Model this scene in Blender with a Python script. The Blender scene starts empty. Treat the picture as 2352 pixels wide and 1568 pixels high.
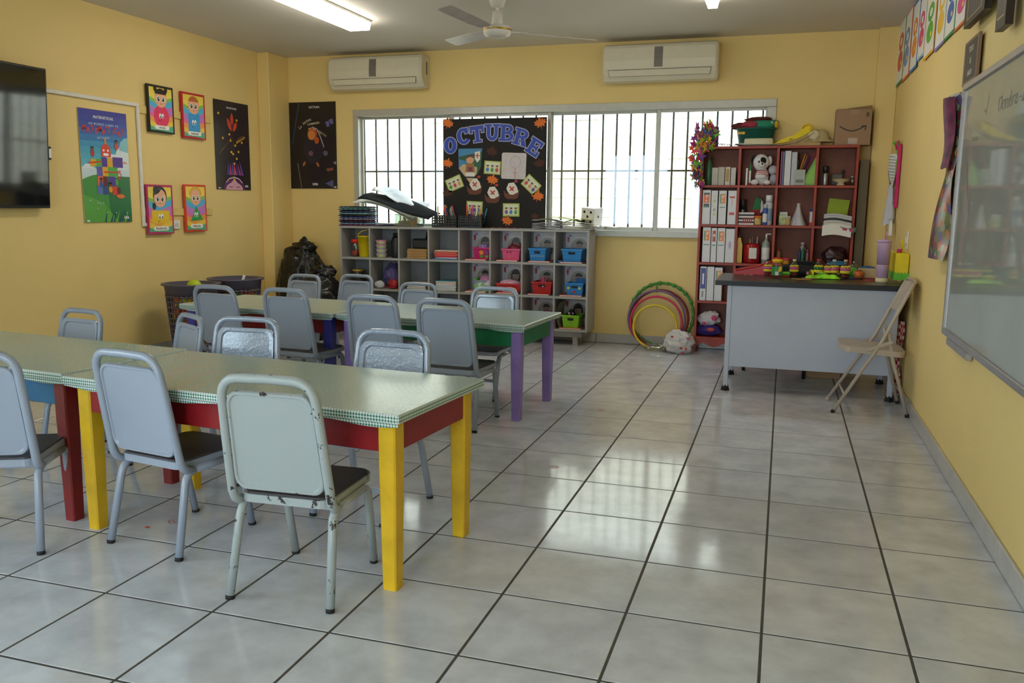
import bpy, bmesh, math, random
from mathutils import Vector, Matrix, Euler
random.seed(7)
R = math.radians
S = bpy.context.scene
COL = S.collection

# ---------------------------------------------------------------- camera
FPX = 1957.03
CAM = Vector((-0.0033, -2.4501, 1.2284))
_yaw, _pit, _rol = -0.305578, -0.157150, 0.0098133
FWD = Vector((math.sin(_yaw) * math.cos(_pit), math.cos(_yaw) * math.cos(_pit), math.sin(_pit)))
_r0 = Vector((math.cos(_yaw), -math.sin(_yaw), 0)); _u0 = _r0.cross(FWD)
RGT = _r0 * math.cos(_rol) + _u0 * math.sin(_rol)
UPV = -_r0 * math.sin(_rol) + _u0 * math.cos(_rol)
cd = bpy.data.cameras.new('camera'); cam = bpy.data.objects.new('camera', cd); COL.objects.link(cam)
cd.sensor_width = 36.0; cd.lens = 36.0 * FPX / 2352.0; cd.clip_start = 0.05; cd.clip_end = 200
cam.matrix_world = Matrix(((RGT.x, UPV.x, -FWD.x, CAM.x), (RGT.y, UPV.y, -FWD.y, CAM.y),
                           (RGT.z, UPV.z, -FWD.z, CAM.z), (0, 0, 0, 1)))
S.camera = cam

# ---------------------------------------------------------------- world, sun, exposure
S.view_settings.view_transform = 'Standard'; S.view_settings.look = 'None'
S.view_settings.gamma = 1.0; S.view_settings.use_curve_mapping = False
S.view_settings.exposure = 1.08
W = bpy.data.worlds.new('world'); S.world = W; W.use_nodes = True
_bg = W.node_tree.nodes['Background']
_bg.inputs['Color'].default_value = (0.74, 0.87, 1.0, 1); _bg.inputs['Strength'].default_value = 4.4
sd = bpy.data.lights.new('sun', 'SUN'); sd.energy = 4.0; sd.angle = R(0.6); sd.color = (1.0, 0.95, 0.88)
sun = bpy.data.objects.new('sun', sd); COL.objects.link(sun)
sun.rotation_euler = Vector((0.45, 0.55, -1.0)).to_track_quat('-Z', 'Y').to_euler()
S.cycles.max_bounces = 8; S.cycles.glossy_bounces = 3; S.cycles.caustics_reflective = False
LAMP_E = 9.0          # emission strength of the ceiling lamps' diffusers

# ---------------------------------------------------------------- pixel helpers (photo frame 2352 x 1568)
def ray(x, y): return FWD + RGT * ((x - 1176) / FPX) - UPV * ((y - 784) / FPX)
def _hit(x, y, ax, v):
    d = ray(x, y); return CAM + d * ((v - CAM[ax]) / d[ax])
def PX(x, y, v): return _hit(x, y, 0, v)
def PY(x, y, v): return _hit(x, y, 1, v)
def PZ(x, y, v=0.0): return _hit(x, y, 2, v)

# ---------------------------------------------------------------- materials
def lin(h):
    h = h.lstrip('#'); c = [int(h[i:i + 2], 16) / 255 for i in (0, 2, 4)]
    return tuple(x / 12.92 if x <= .04045 else ((x + .055) / 1.055) ** 2.4 for x in c)
_mc = {}
def M(hexc, rough=.5, metal=0., var=.06, scale=18., bump=0., bscale=120., name=None, spec=.5, coat=0., dist=0.01):
    key = (hexc, rough, metal, var, scale, bump, bscale, spec, coat)
    if key in _mc: return _mc[key]
    m = bpy.data.materials.new(name or 'paint_' + hexc); m.use_nodes = True
    nt = m.node_tree; n = nt.nodes; l = nt.links; p = n['Principled BSDF']
    c = lin(hexc)
    p.inputs['Roughness'].default_value = rough; p.inputs['Metallic'].default_value = metal
    p.inputs['Specular IOR Level'].default_value = spec; p.inputs['Coat Weight'].default_value = coat
    p.inputs['Coat Roughness'].default_value = .1
    tc = n.new('ShaderNodeTexCoord')
    nz = n.new('ShaderNodeTexNoise'); nz.inputs['Scale'].default_value = scale; nz.inputs['Detail'].default_value = 4
    l.new(tc.outputs['Object'], nz.inputs['Vector'])
    rp = n.new('ShaderNodeValToRGB')
    rp.color_ramp.elements[0].position = .3; rp.color_ramp.elements[1].position = .7
    rp.color_ramp.elements[0].color = tuple(min(1, x * (1 - var)) for x in c) + (1,)
    rp.color_ramp.elements[1].color = tuple(min(1, x * (1 + var)) for x in c) + (1,)
    l.new(nz.outputs['Fac'], rp.inputs['Fac']); l.new(rp.outputs['Color'], p.inputs['Base Color'])
    if bump:
        n2 = n.new('ShaderNodeTexNoise'); n2.inputs['Scale'].default_value = bscale; n2.inputs['Detail'].default_value = 3
        l.new(tc.outputs['Object'], n2.inputs['Vector'])
        b = n.new('ShaderNodeBump'); b.inputs['Strength'].default_value = bump; b.inputs['Distance'].default_value = dist
        l.new(n2.outputs['Fac'], b.inputs['Height']); l.new(b.outputs['Normal'], p.inputs['Normal'])
    _mc[key] = m
    return m

def node_mat(name):
    m = bpy.data.materials.new(name); m.use_nodes = True
    return m, m.node_tree.nodes, m.node_tree.links, m.node_tree.nodes['Principled BSDF']

def glass(name='clear_glass', tint='F4FAFA', refl=.07, rough=.02):
    m = bpy.data.materials.new(name); m.use_nodes = True; nt = m.node_tree; n = nt.nodes; n.clear()
    o = n.new('ShaderNodeOutputMaterial'); mx = n.new('ShaderNodeMixShader'); t = n.new('ShaderNodeBsdfTransparent')
    g = n.new('ShaderNodeBsdfGlossy'); g.inputs['Roughness'].default_value = rough
    t.inputs['Color'].default_value = lin(tint) + (1,); mx.inputs[0].default_value = refl
    nt.links.new(t.outputs[0], mx.inputs[1]); nt.links.new(g.outputs[0], mx.inputs[2]); nt.links.new(mx.outputs[0], o.inputs[0])
    return m
GLASS = glass()
PLASTIC_FILM = glass('clear_plastic', 'E4ECEA', .16, .08)

def emis(name, hexc, s):
    m = bpy.data.materials.new(name); m.use_nodes = True; n = m.node_tree.nodes; p = n['Principled BSDF']
    p.inputs['Base Color'].default_value = lin('FFFFFF') + (1,)
    p.inputs['Emission Color'].default_value = lin(hexc) + (1,); p.inputs['Emission Strength'].default_value = s
    return m

# ---------------------------------------------------------------- mesh builder
class B:
    def __init__(s, T=None): s.v = []; s.f = []; s.mi = []; s.sm = []; s.mats = []; s.T = T
    def add(s, vs, fs, mat, smooth=False):
        if mat not in s.mats: s.mats.append(mat)
        k = s.mats.index(mat); o = len(s.v)
        s.v += [tuple(s.T @ Vector(q)) if s.T else tuple(q) for q in vs]
        for f in fs: s.f.append([i + o for i in f]); s.mi.append(k); s.sm.append(smooth)
        return s
    def box(s, x0, y0, z0, x1, y1, z1, mat, bev=0., X=None):
        x0, x1 = min(x0, x1), max(x0, x1); y0, y1 = min(y0, y1), max(y0, y1); z0, z1 = min(z0, z1), max(z0, z1)
        if bev <= 0:
            vs = [(x, y, z) for x in (x0, x1) for y in (y0, y1) for z in (z0, z1)]
            fs = [(0, 1, 3, 2), (4, 6, 7, 5), (0, 4, 5, 1), (2, 3, 7, 6), (0, 2, 6, 4), (1, 5, 7, 3)]
        else:
            bev = min(bev, (x1 - x0) * .49, (y1 - y0) * .49, (z1 - z0) * .49)
            lo = (x0, y0, z0); hi = (x1, y1, z1); vs = []; idx = {}
            for cx in (0, 1):
                for cy in (0, 1):
                    for cz in (0, 1):
                        cc = (cx, cy, cz)
                        for a in range(3):
                            p = []
                            for b_ in range(3):
                                e = hi[b_] if cc[b_] else lo[b_]
                                if b_ != a: e += (-bev if cc[b_] else bev)
                                p.append(e)
                            idx[(cc, a)] = len(vs); vs.append(tuple(p))
            fs = []
            def C(x, y, z): return (x, y, z)
            for a in range(3):
                b_, c_ = [k for k in range(3) if k != a]
                for e in (0, 1):
                    loop = []
                    for (u, w) in ((0, 0), (1, 0), (1, 1), (0, 1)):
                        cc = [0, 0, 0]; cc[a] = e; cc[b_] = u; cc[c_] = w; loop.append(idx[(tuple(cc), a)])
                    fs.append(loop)
            for a in range(3):      # edges along axis a
                b_, c_ = [k for k in range(3) if k != a]
                for u in (0, 1):
                    for w in (0, 1):
                        c0 = [0, 0, 0]; c0[b_] = u; c0[c_] = w; c1 = list(c0); c1[a] = 1
                        fs.append([idx[(tuple(c0), b_)], idx[(tuple(c0), c_)], idx[(tuple(c1), c_)], idx[(tuple(c1), b_)]])
            for cx in (0, 1):
                for cy in (0, 1):
                    for cz in (0, 1): fs.append([idx[((cx, cy, cz), a)] for a in range(3)])
        if X: vs = [X @ Vector(q) for q in vs]
        return s.add(vs, fs, mat)
    def cbox(s, c, sz, mat, bev=0., rot=(0, 0, 0)):
        X = Matrix.Translation(Vector(c)) @ Euler(rot).to_matrix().to_4x4()
        h = [q / 2 for q in sz]
        return s.box(-h[0], -h[1], -h[2], h[0], h[1], h[2], mat, bev, X)
    def beam(s, p0, p1, w, h, mat, bev=0., up=(0, 0, 1)):
        p0 = Vector(p0); p1 = Vector(p1); d = (p1 - p0); L = d.length; d.normalize()
        u = Vector(up); x = d.cross(u)
        if x.length < 1e-5: x = d.cross(Vector((0, 1, 0)))
        x.normalize(); z = x.cross(d)
        X = Matrix(((x.x, d.x, z.x, p0.x), (x.y, d.y, z.y, p0.y), (x.z, d.z, z.z, p0.z), (0, 0, 0, 1)))
        return s.box(-w / 2, 0, -h / 2, w / 2, L, h / 2, mat, bev, X)
    def tube(s, path, r, mat, n=8, closed=False, caps=True, smooth=True, flat=1.0, phase=0.):
        P = [Vector(q) for q in path]; N = len(P); rr = r if isinstance(r, (list, tuple)) else [r] * N
        t0 = (P[1] - P[0]).normalized()
        u = t0.cross(Vector((0, 0, 1)))
        if u.length < 1e-4: u = t0.cross(Vector((0, 1, 0)))
        u.normalize(); vs = []; prev = t0
        for i in range(N):
            if closed: t = (P[(i + 1) % N] - P[i - 1]).normalized()
            else: t = ((P[min(i + 1, N - 1)] - P[i]).normalized() + (P[i] - P[max(i - 1, 0)]).normalized()).normalized()
            q = prev.rotation_difference(t); u = (q @ u); u = (u - t * u.dot(t)).normalized(); prev = t
            w = t.cross(u)
            for k in range(n):
                a = 2 * math.pi * k / n + phase
                vs.append(P[i] + u * (math.cos(a) * rr[i]) + w * (math.sin(a) * rr[i] * flat))
        fs = []
        for i in range(N if closed else N - 1):
            j = (i + 1) % N
            for k in range(n):
                k2 = (k + 1) % n
                fs.append((i * n + k, i * n + k2, j * n + k2, j * n + k))
        s.add(vs, fs, mat, smooth)
        if caps and not closed:
            s.add(vs[:n], [tuple(range(n))], mat); s.add(vs[-n:], [tuple(range(n))], mat)
        return s
    def cyl(s, p0, p1, r0, mat, r1=None, n=16, caps=True, smooth=True):
        return s.tube([p0, p1], [r0, r0 if r1 is None else r1], mat, n, caps=caps, smooth=smooth)
    def lathe(s, prof, mat, n=20, c=(0, 0, 0), sx=1., sy=1., smooth=True, close=True):
        vs = []; m = len(prof)
        for (r, z) in prof:
            for k in range(n):
                a = 2 * math.pi * k / n
                vs.append((c[0] + math.cos(a) * r * sx, c[1] + math.sin(a) * r * sy, c[2] + z))
        fs = [(i * n + k, i * n + (k + 1) % n, (i + 1) * n + (k + 1) % n, (i + 1) * n + k) for i in range(m - 1) for k in range(n)]
        s.add(vs, fs, mat, smooth)
        if close:
            if prof[0][0] > 1e-5: s.add(vs[:n], [tuple(range(n))], mat)
            if prof[-1][0] > 1e-5: s.add(vs[-n:], [tuple(range(n))], mat)
        return s
    def ball(s, c, r, mat, nu=14, nv=9, X=None):
        r = (r, r, r) if not isinstance(r, (tuple, list)) else r; vs = []
        for j in range(nv + 1):
            th = math.pi * j / nv
            for i in range(nu):
                a = 2 * math.pi * i / nu
                q = Vector((r[0] * math.sin(th) * math.cos(a), r[1] * math.sin(th) * math.sin(a), r[2] * math.cos(th)))
                if X: q = X @ q
                vs.append(Vector(c) + q)
        fs = [(j * nu + i, j * nu + (i + 1) % nu, (j + 1) * nu + (i + 1) % nu, (j + 1) * nu + i) for j in range(nv) for i in range(nu)]
        return s.add(vs, fs, mat, True)
    def prism(s, pts, d, mat, o=(0, 0, 0), u=(1, 0, 0), v=(0, 0, 1), smooth_side=False):
        o = Vector(o); u = Vector(u); v = Vector(v); w = u.cross(v) * d; n = len(pts)
        A = [o + u * a + v * b for a, b in pts]; Bq = [q + w for q in A]
        s.add(A + Bq, [tuple(range(n)), tuple(range(n, 2 * n))], mat)
        return s.add(A + Bq, [(i, (i + 1) % n, n + (i + 1) % n, n + i) for i in range(n)], mat, smooth_side)
    def grid(s, fn, nu, nv, mat, smooth=True, cu=False):
        vs = [fn(i / nu, j / nv) for j in range(nv + 1) for i in range(nu + (0 if cu else 1))]
        w = nu if cu else nu + 1
        fs = [(j * w + i, j * w + (i + 1) % w, (j + 1) * w + (i + 1) % w, (j + 1) * w + i) for j in range(nv) for i in range(nu)]
        return s.add(vs, fs, mat, smooth)
    def obj(s, name, parent=None, loc=None, rot=None, fix=True):
        me = bpy.data.meshes.new(name); me.from_pydata(s.v, [], s.f)
        for m in s.mats: me.materials.append(m)
        me.polygons.foreach_set('material_index', s.mi); me.polygons.foreach_set('use_smooth', s.sm)
        if fix:
            bm = bmesh.new(); bm.from_mesh(me); bmesh.ops.remove_doubles(bm, verts=bm.verts, dist=1e-6)
            bmesh.ops.recalc_face_normals(bm, faces=bm.faces); bm.to_mesh(me); bm.free()
        me.update()
        o = bpy.data.objects.new(name, me); COL.objects.link(o)
        if parent: o.parent = parent
        if loc is not None: o.location = loc
        if rot is not None: o.rotation_euler = rot
        return o

def tag(o, label, cat, group=None):
    o['label'] = label; o['category'] = cat
    if group: o['group'] = group
    return o
def struct(o, label=None):
    o['kind'] = 'structure'
    if label: o['label'] = label
    return o
def thing(name, label, cat, loc=(0, 0, 0), rz=0., group=None, rot=None, scale=None):
    o = bpy.data.objects.new(name, None); COL.objects.link(o); o.empty_display_size = .05
    o.location = loc; o.rotation_euler = rot if rot is not None else (0, 0, rz)
    if scale: o.scale = scale if isinstance(scale, (tuple, list)) else (scale,) * 3
    return tag(o, label, cat, group)
def dup(root, loc, rz, label=None, scale=None):
    r = root.copy(); COL.objects.link(r); r.location = loc; r.rotation_euler = (0, 0, rz)
    if scale: r.scale = (scale,) * 3
    if label: r['label'] = label
    for ch in list(root.children):
        c = ch.copy(); COL.objects.link(c); c.parent = r
        for g in list(ch.children):
            d = g.copy(); COL.objects.link(d); d.parent = c
    return r
def dup_part(o, parent, loc, rot=None):
    c = o.copy(); COL.objects.link(c); c.parent = parent; c.location = loc
    if rot is not None: c.rotation_euler = rot
    return c
def rrect(w, h, r, n=5, cx=0, cy=0):
    p = []
    for (sx, sy, a0) in ((1, 1, 0), (-1, 1, 90), (-1, -1, 180), (1, -1, 270)):
        for i in range(n + 1):
            a = R(a0 + 90 * i / n); p.append((cx + sx * (w / 2 - r) + r * math.cos(a), cy + sy * (h / 2 - r) + r * math.sin(a)))
    return p
def arc(c, r, a0, a1, n, f):
    return [f(c[0] + r * math.cos(R(a0 + (a1 - a0) * i / n)), c[1] + r * math.sin(R(a0 + (a1 - a0) * i / n))) for i in range(n + 1)]

# ---------------------------------------------------------------- print builder (flat artwork on paper)
_tc = {}
def text_polys(txt, size, bold=0.0, space=1.0, shear=0.):
    key = (txt, round(size, 4), bold, space, shear)
    if key in _tc: return _tc[key]
    cu = bpy.data.curves.new('t', 'FONT'); cu.body = txt; cu.size = size; cu.offset = bold; cu.align_x = 'CENTER'; cu.align_y = 'CENTER'
    cu.resolution_u = 3; cu.space_character = space; cu.shear = shear
    o = bpy.data.objects.new('t', cu); COL.objects.link(o)
    dg = bpy.context.evaluated_depsgraph_get(); dg.update()
    me = bpy.data.meshes.new_from_object(o.evaluated_get(dg))
    res = ([tuple(v.co)[:2] for v in me.vertices], [tuple(p.vertices) for p in me.polygons])
    bpy.data.objects.remove(o); bpy.data.curves.remove(cu); bpy.data.meshes.remove(me)
    _tc[key] = res
    return res
class Print:
    """artwork in paper coordinates: u right, v up, laid a hair above the sheet (w out of the sheet)"""
    def __init__(s, w, h, o, u, v, bend=None):
        s.b = B(); s.w = w; s.h = h; s.o = Vector(o); s.u = Vector(u).normalized(); s.v = Vector(v).normalized()
        s.n = s.u.cross(s.v); s.k = 0; s.rough = .45; s.bend = bend
    def P(s, a, b, d): return s.o + s.u * a + s.v * b + s.n * d
    def _z(s): s.k += 1; return .0004 + s.k * .00006
    def poly(s, pts, c, rough=None):
        z = s._z(); s.b.add([s.P(a, b, z) for a, b in pts], [tuple(range(len(pts)))], M(c, rough or s.rough, var=.02)); return s
    def rect(s, x0, y0, x1, y1, c): return s.poly([(x0, y0), (x1, y0), (x1, y1), (x0, y1)], c)
    def ell(s, x, y, rx, ry, c, n=18, a0=0, a1=360, rot=0):
        p = []
        for i in range(n if a1 - a0 >= 360 else n + 1):
            a = R(a0 + (a1 - a0) * i / n); q = (rx * math.cos(a), ry * math.sin(a)); t = R(rot)
            p.append((x + q[0] * math.cos(t) - q[1] * math.sin(t), y + q[0] * math.sin(t) + q[1] * math.cos(t)))
        return s.poly(p, c)
    def line(s, pts, w, c):
        for (a, b), (e, f) in zip(pts, pts[1:]):
            d = math.hypot(e - a, f - b) or 1; nx, ny = -(f - b) / d * w / 2, (e - a) / d * w / 2
            s.poly([(a + nx, b + ny), (e + nx, f + ny), (e - nx, f - ny), (a - nx, b - ny)], c); s.k -= 1
        s.k += 1
        return s
    def text(s, x, y, t, size, c, rot=0., bold=0., space=1., sx=1., shear=0.):
        vs, fs = text_polys(t, size, bold, space, shear); z = s._z(); ca, sa = math.cos(R(rot)), math.sin(R(rot))
        s.b.add([s.P(x + a * sx * ca - b * sa, y + a * sx * sa + b * ca, z) for a, b in vs], fs, M(c, s.rough, var=.02)); return s
    def obj(s, parent, name='printed_artwork'): return s.b.obj(name, parent, fix=False)

YEL = 'E9CB78'
XR, XL, YB, YR, ZC = .785, -4.88, 5.19, -4.2, 2.65
# ================================================================ the room
WALLM = M('EED28A', .62, var=.035, scale=1.6, bump=.12, bscale=60, name='yellow_wall_paint', dist=.004)
CEILM = M('D9D4CA', .7, var=.03, scale=1.2, bump=.08, bscale=50, name='ceiling_paint', dist=.003)
GROUT = M('4B4742', .8, var=.15, scale=30, bump=.3, bscale=200, name='dark_grout', dist=.002)
WT = .14
# window opening on the back wall
WX0, WX1, WZ0, WZ1 = -4.03, -.14, 1.0, 2.125
b = B()
for (x0, x1, z0, z1) in ((XL - WT, WX0, 0, ZC), (WX1, XR + WT, 0, ZC), (WX0, WX1, 0, WZ0), (WX0, WX1, WZ1, ZC)):
    b.box(x0, YB, z0, x1, YB + WT, z1, WALLM)
wall_back = struct(b.obj('wall_back'), 'yellow painted end wall with the wide barred window')
LW = (-4.0, -1.1, .85, 2.25)       # side windows behind the camera
wall_left = struct(B().box(XL - WT, LW[1], 0, XL, YB, ZC, WALLM).box(XL - WT, YR, 0, XL, LW[0], ZC, WALLM).box(XL - WT, LW[0], 0, XL, LW[1], LW[2], WALLM).box(XL - WT, LW[0], LW[3], XL, LW[1], ZC, WALLM).obj('wall_left'), 'yellow painted side wall carrying the television and posters')
wall_right = struct(B().box(XR, YR, 0, XR + WT, YB, ZC, WALLM).obj('wall_right'), 'yellow painted side wall carrying the whiteboard')
# rear wall with a band of windows and an open doorway
RW = ((-4.55, -2.2, .85, 2.3), (-1.8, -.5, 0.0, 2.15))
b = B()
b.box(XL - WT, YR - WT, 0, -3.55, YR, ZC, WALLM).box(-2.2, YR - WT, 0, -1.8, YR, ZC, WALLM).box(-.5, YR - WT, 0, XR + WT, YR, ZC, WALLM)
b.box(-3.55, YR - WT, 0, -2.2, YR, .85, WALLM).box(-3.55, YR - WT, 2.3, -2.2, YR, ZC, WALLM).box(-1.8, YR - WT, 2.15, -.5, YR, ZC, WALLM)
struct(b.obj('wall_rear'), 'yellow painted wall with the classroom entrance')
struct(B().box(XL - WT, YR - WT, ZC, XR + WT, YB + WT, ZC + .16, CEILM).obj('ceiling'), 'flat off-white plaster ceiling')
# corner columns
struct(B().box(XL, 4.84, 0, -4.755, YB, ZC, WALLM, .006).obj('trim_1'), 'yellow painted corner pillar beside the black bags')
struct(B().box(.63, 5.1, 0, XR, YB, ZC, WALLM, .006).obj('trim_2'), 'yellow painted corner pillar behind the red bookcase')

# ---- floor: dark grout slab with separate ceramic tiles
floor = struct(B().box(XL, YR, -.08, XR, YB, -.0012, GROUT).obj('floor'), 'glossy pale grey ceramic tile floor with dark joints')
fm, n, l, p = node_mat('glazed_floor_tile')
p.inputs['Roughness'].default_value = .16; p.inputs['Specular IOR Level'].default_value = .55
tc = n.new('ShaderNodeNewGeometry'); oi = n.new('ShaderNodeObjectInfo')
mp = n.new('ShaderNodeVectorMath'); mp.operation = 'ADD'
sc_ = n.new('ShaderNodeVectorMath'); sc_.operation = 'SCALE'; sc_.inputs[0].default_value = (31, 17, 7)
l.new(oi.outputs['Random'], sc_.inputs['Scale']); l.new(tc.outputs['Position'], mp.inputs[0]); l.new(sc_.outputs[0], mp.inputs[1])
nz = n.new('ShaderNodeTexNoise'); nz.inputs['Scale'].default_value = 7; nz.inputs['Detail'].default_value = 6; nz.inputs['Roughness'].default_value = .6
l.new(mp.outputs[0], nz.inputs['Vector'])
rp = n.new('ShaderNodeValToRGB'); e = rp.color_ramp.elements
e[0].position = .3; e[0].color = lin('BBBDC3') + (1,); e[1].position = .65; e[1].color = lin('D4D6DC') + (1,)
l.new(nz.outputs['Fac'], rp.inputs['Fac']); l.new(rp.outputs['Color'], p.inputs['Base Color'])
nr = n.new('ShaderNodeTexNoise'); nr.inputs['Scale'].default_value = 3.5; nr.inputs['Detail'].default_value = 3
l.new(tc.outputs['Position'], nr.inputs['Vector'])
mr = n.new('ShaderNodeMapRange'); mr.inputs['To Min'].default_value = .06; mr.inputs['To Max'].default_value = .15
l.new(nr.outputs['Fac'], mr.inputs['Value']); l.new(mr.outputs['Result'], p.inputs['Roughness'])
nb = n.new('ShaderNodeTexNoise'); nb.inputs['Scale'].default_value = 14; l.new(tc.outputs['Position'], nb.inputs['Vector'])
bp = n.new('ShaderNodeBump'); bp.inputs['Strength'].default_value = .05; bp.inputs['Distance'].default_value = .004
l.new(nb.outputs['Fac'], bp.inputs['Height']); l.new(bp.outputs['Normal'], p.inputs['Normal'])
TILEM = fm
TS, GAP = .4, .0078
full = None
def tile_mesh(w, d):
    return B().box(-w / 2, -d / 2, -.006, w / 2, d / 2, 0, TILEM, .0015)
for j in range(-4, 13):
    for i in range(-13, 2):
        x0, x1 = max(i * TS, XL), min((i + 1) * TS, XR); y0, y1 = j * TS, min((j + 1) * TS, YB)
        if x1 - x0 < .02: continue
        w, d = x1 - x0 - GAP, y1 - y0 - GAP
        c = ((x0 + x1) / 2, (y0 + y1) / 2, 0)
        if abs(w - (TS - GAP)) < 1e-4 and abs(d - (TS - GAP)) < 1e-4:
            if full is None: full = tile_mesh(w, d).obj('floor_tile', floor, c)
            else: dup_part(full, floor, c)
        else: tile_mesh(w, d).obj('floor_tile', floor, c)
b = B()
for j in range(-11, -4):
    for i in range(-13, 2):
        x0, x1 = max(i * TS, XL), min((i + 1) * TS, XR)
        if x1 - x0 > .02: b.box(x0 + GAP / 2, max(j * TS, YR) + GAP / 2, -.006, x1 - GAP / 2, (j + 1) * TS - GAP / 2, 0, TILEM, .0015)
o = b.obj('far_floor_tiles', floor); o['kind'] = 'stuff'

# ---- tile skirting
SKM = M('B9B7B2', .25, var=.06, scale=9, name='skirting_tile')
def skirting(name, pts, nrm, label):
    o = struct(B().box(pts[0][0], pts[0][1], 0, pts[1][0], pts[1][1], .082, GROUT).obj(name), label)
    ax = 0 if abs(pts[1][0] - pts[0][0]) > abs(pts[1][1] - pts[0][1]) else 1
    a0, a1 = sorted((pts[0][ax], pts[1][ax])); k = math.floor(a0 / TS)
    while k * TS < a1:
        s0, s1 = max(a0, k * TS) + .002, min(a1, (k + 1) * TS) - .002; k += 1
        if s1 - s0 < .02: continue
        bb = B()
        if ax == 0: bb.box(s0, pts[0][1] - .003, .003, s1, pts[1][1] - .001 , .085, SKM, .0015)
        else: bb.box(pts[0][0] + (-.003 if nrm < 0 else .001), s0, .003, pts[1][0] + (.003 if nrm > 0 else -.001), s1, .085, SKM, .0015)
        bb.obj('skirting_tile', o)
    return o
skirting('baseboard_back', ((-4.755, YB - .009), (.63, YB)), -1, 'pale grey tile skirting below the window wall')
skirting('baseboard_right', ((XR - .009, YR), (XR, 5.1)), -1, 'pale grey tile skirting below the whiteboard')
skirting('baseboard_left', ((XL, YR), (XL + .009, 4.84)), 1, 'pale grey tile skirting below the posters')

# ---- the barred window
ALU = M('B9B7AC', .38, .2, var=.05, name='aluminium')
win = struct(bpy.data.objects.new('window_1', None), 'wide aluminium sliding window with four panes'); COL.objects.link(win)
win.location = (WX0, YB, WZ0)
def wpart(name, x0, y0, z0, x1, y1, z1, m, bev=.003):
    return B().box(x0 - WX0, y0 - YB, z0 - WZ0, x1 - WX0, y1 - YB, z1 - WZ0, m, bev).obj(name, win)
FW = .055
wpart('window_frame_rail', WX0 - .02, YB - .015, WZ1 - FW, WX1 + .02, YB + .09, WZ1 + .01, ALU)
wpart('window_sill', WX0 - .02, YB - .04, WZ0 - .03, WX1 + .02, YB + .09, WZ0 + .025, ALU)
wpart('window_frame_post', WX0 - .02, YB - .013, WZ0 + .025, WX0 + .035, YB + .088, WZ1 - FW, ALU)
wpart('window_frame_post', WX1 - .05, YB - .013, WZ0 + .025, WX1 + .02, YB + .088, WZ1 - FW, ALU)
_mull = [PY(xp, 400, YB + .03).x for xp in (1037, 1262, 1508)]
_e = [WX0 + .03] + _mull + [WX1 - .045]
for k in range(4):
    yy = YB + (.052, .020, .050, .022)[k]
    x0, x1 = _e[k] - .012, _e[k + 1] + .012; z0, z1 = WZ0 + .02, WZ1 - FW + .005
    sw = .035
    f = B()
    f.box(x0 - WX0, yy - YB, z0 - WZ0, x0 + sw - WX0, yy + .024 - YB, z1 - WZ0, ALU, .003)
    f.box(x1 - sw - WX0, yy - YB, z0 - WZ0, x1 - WX0, yy + .024 - YB, z1 - WZ0, ALU, .003)
    f.box(x0 + sw - WX0, yy - YB, z0 - WZ0, x1 - sw - WX0, yy + .024 - YB, z0 + sw - WZ0, ALU, .003)
    f.box(x0 + sw - WX0, yy - YB, z1 - sw * .8 - WZ0, x1 - sw - WX0, yy + .024 - YB, z1 - WZ0, ALU, .003)
    sash = f.obj('window_sash', win)
    wpart('glass_pane', x0 + sw, yy + .010, z0 + sw, x1 - sw, yy + .014, z1 - sw * .8, GLASS, 0).parent = sash
    if k == 1:
        h = B().box(x1 - .03 - WX0, yy - .018 - YB, .58, x1 - .012 - WX0, yy - YB, .70, M('8C8A84', .4, .6), .004).obj('latch', sash)
# steel security grille outside
BAR = M('23211F', .55, .2, name='black_iron')
gr = thing('window_grille', 'black iron security bars fixed outside the wide window', 'window grille', (WX0, YB + .12, WZ0))
xs = WX0 + .035; k = 0
vb = B().tube([(0, 0, .0), (0, 0, WZ1 - WZ0)], .0092, BAR, 6).obj('vertical_bar', gr, (0.035, 0, 0))
while True:
    k += 1; x = .035 + k * .1255
    if x > WX1 - WX0 - .01: break
    dup_part(vb, gr, (x, 0, 0))
hb = B().tube([(0, 0, 0), (WX1 - WX0, 0, 0)], .0095, BAR, 6).obj('horizontal_bar', gr, (0, .009, .555))
dup_part(hb, gr, (0, .009, .03)); dup_part(hb, gr, (0, .009, 1.105))

# ---- outside: neighbouring white block wall, ground strip, eaves
GROUND = M('A9A59C', .9, var=.1, scale=5, bump=.3, bscale=80, name='concrete')
struct(B().box(-14, -16, -.25, 10, 16, -.082, GROUND).obj('ground_outside'), 'pale concrete yard outside')
WBLK = M('F1EFEA', .85, var=.05, scale=6, bump=.35, bscale=90, name='whitewashed_block', dist=.004)
WJ = M('D9D5CC', .9, var=.08, name='block_joint')
OY = YB + WT + 1.15
ow = struct(B().box(-9, OY + .012, -.08, 3.6, OY + .17, 2.9, WJ).obj('boundary_wall'), 'whitewashed concrete block wall outside the window')
blk = None
for r_ in range(1, 15):
    zc = -.08 + r_ * .2 + .1
    if zc < .75 or zc > 2.75: continue
    x = -5.9 + (.2 if r_ % 2 else 0)
    while x < 1.2:
        if blk is None: blk = B().box(-.196, -.006, -.096, .196, .06, .096, WBLK, .004).obj('block', ow, (x, OY + .008, zc))
        else: dup_part(blk, ow, (x, OY + .008 + random.uniform(-.003, .003), zc))
        x += .4

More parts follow.
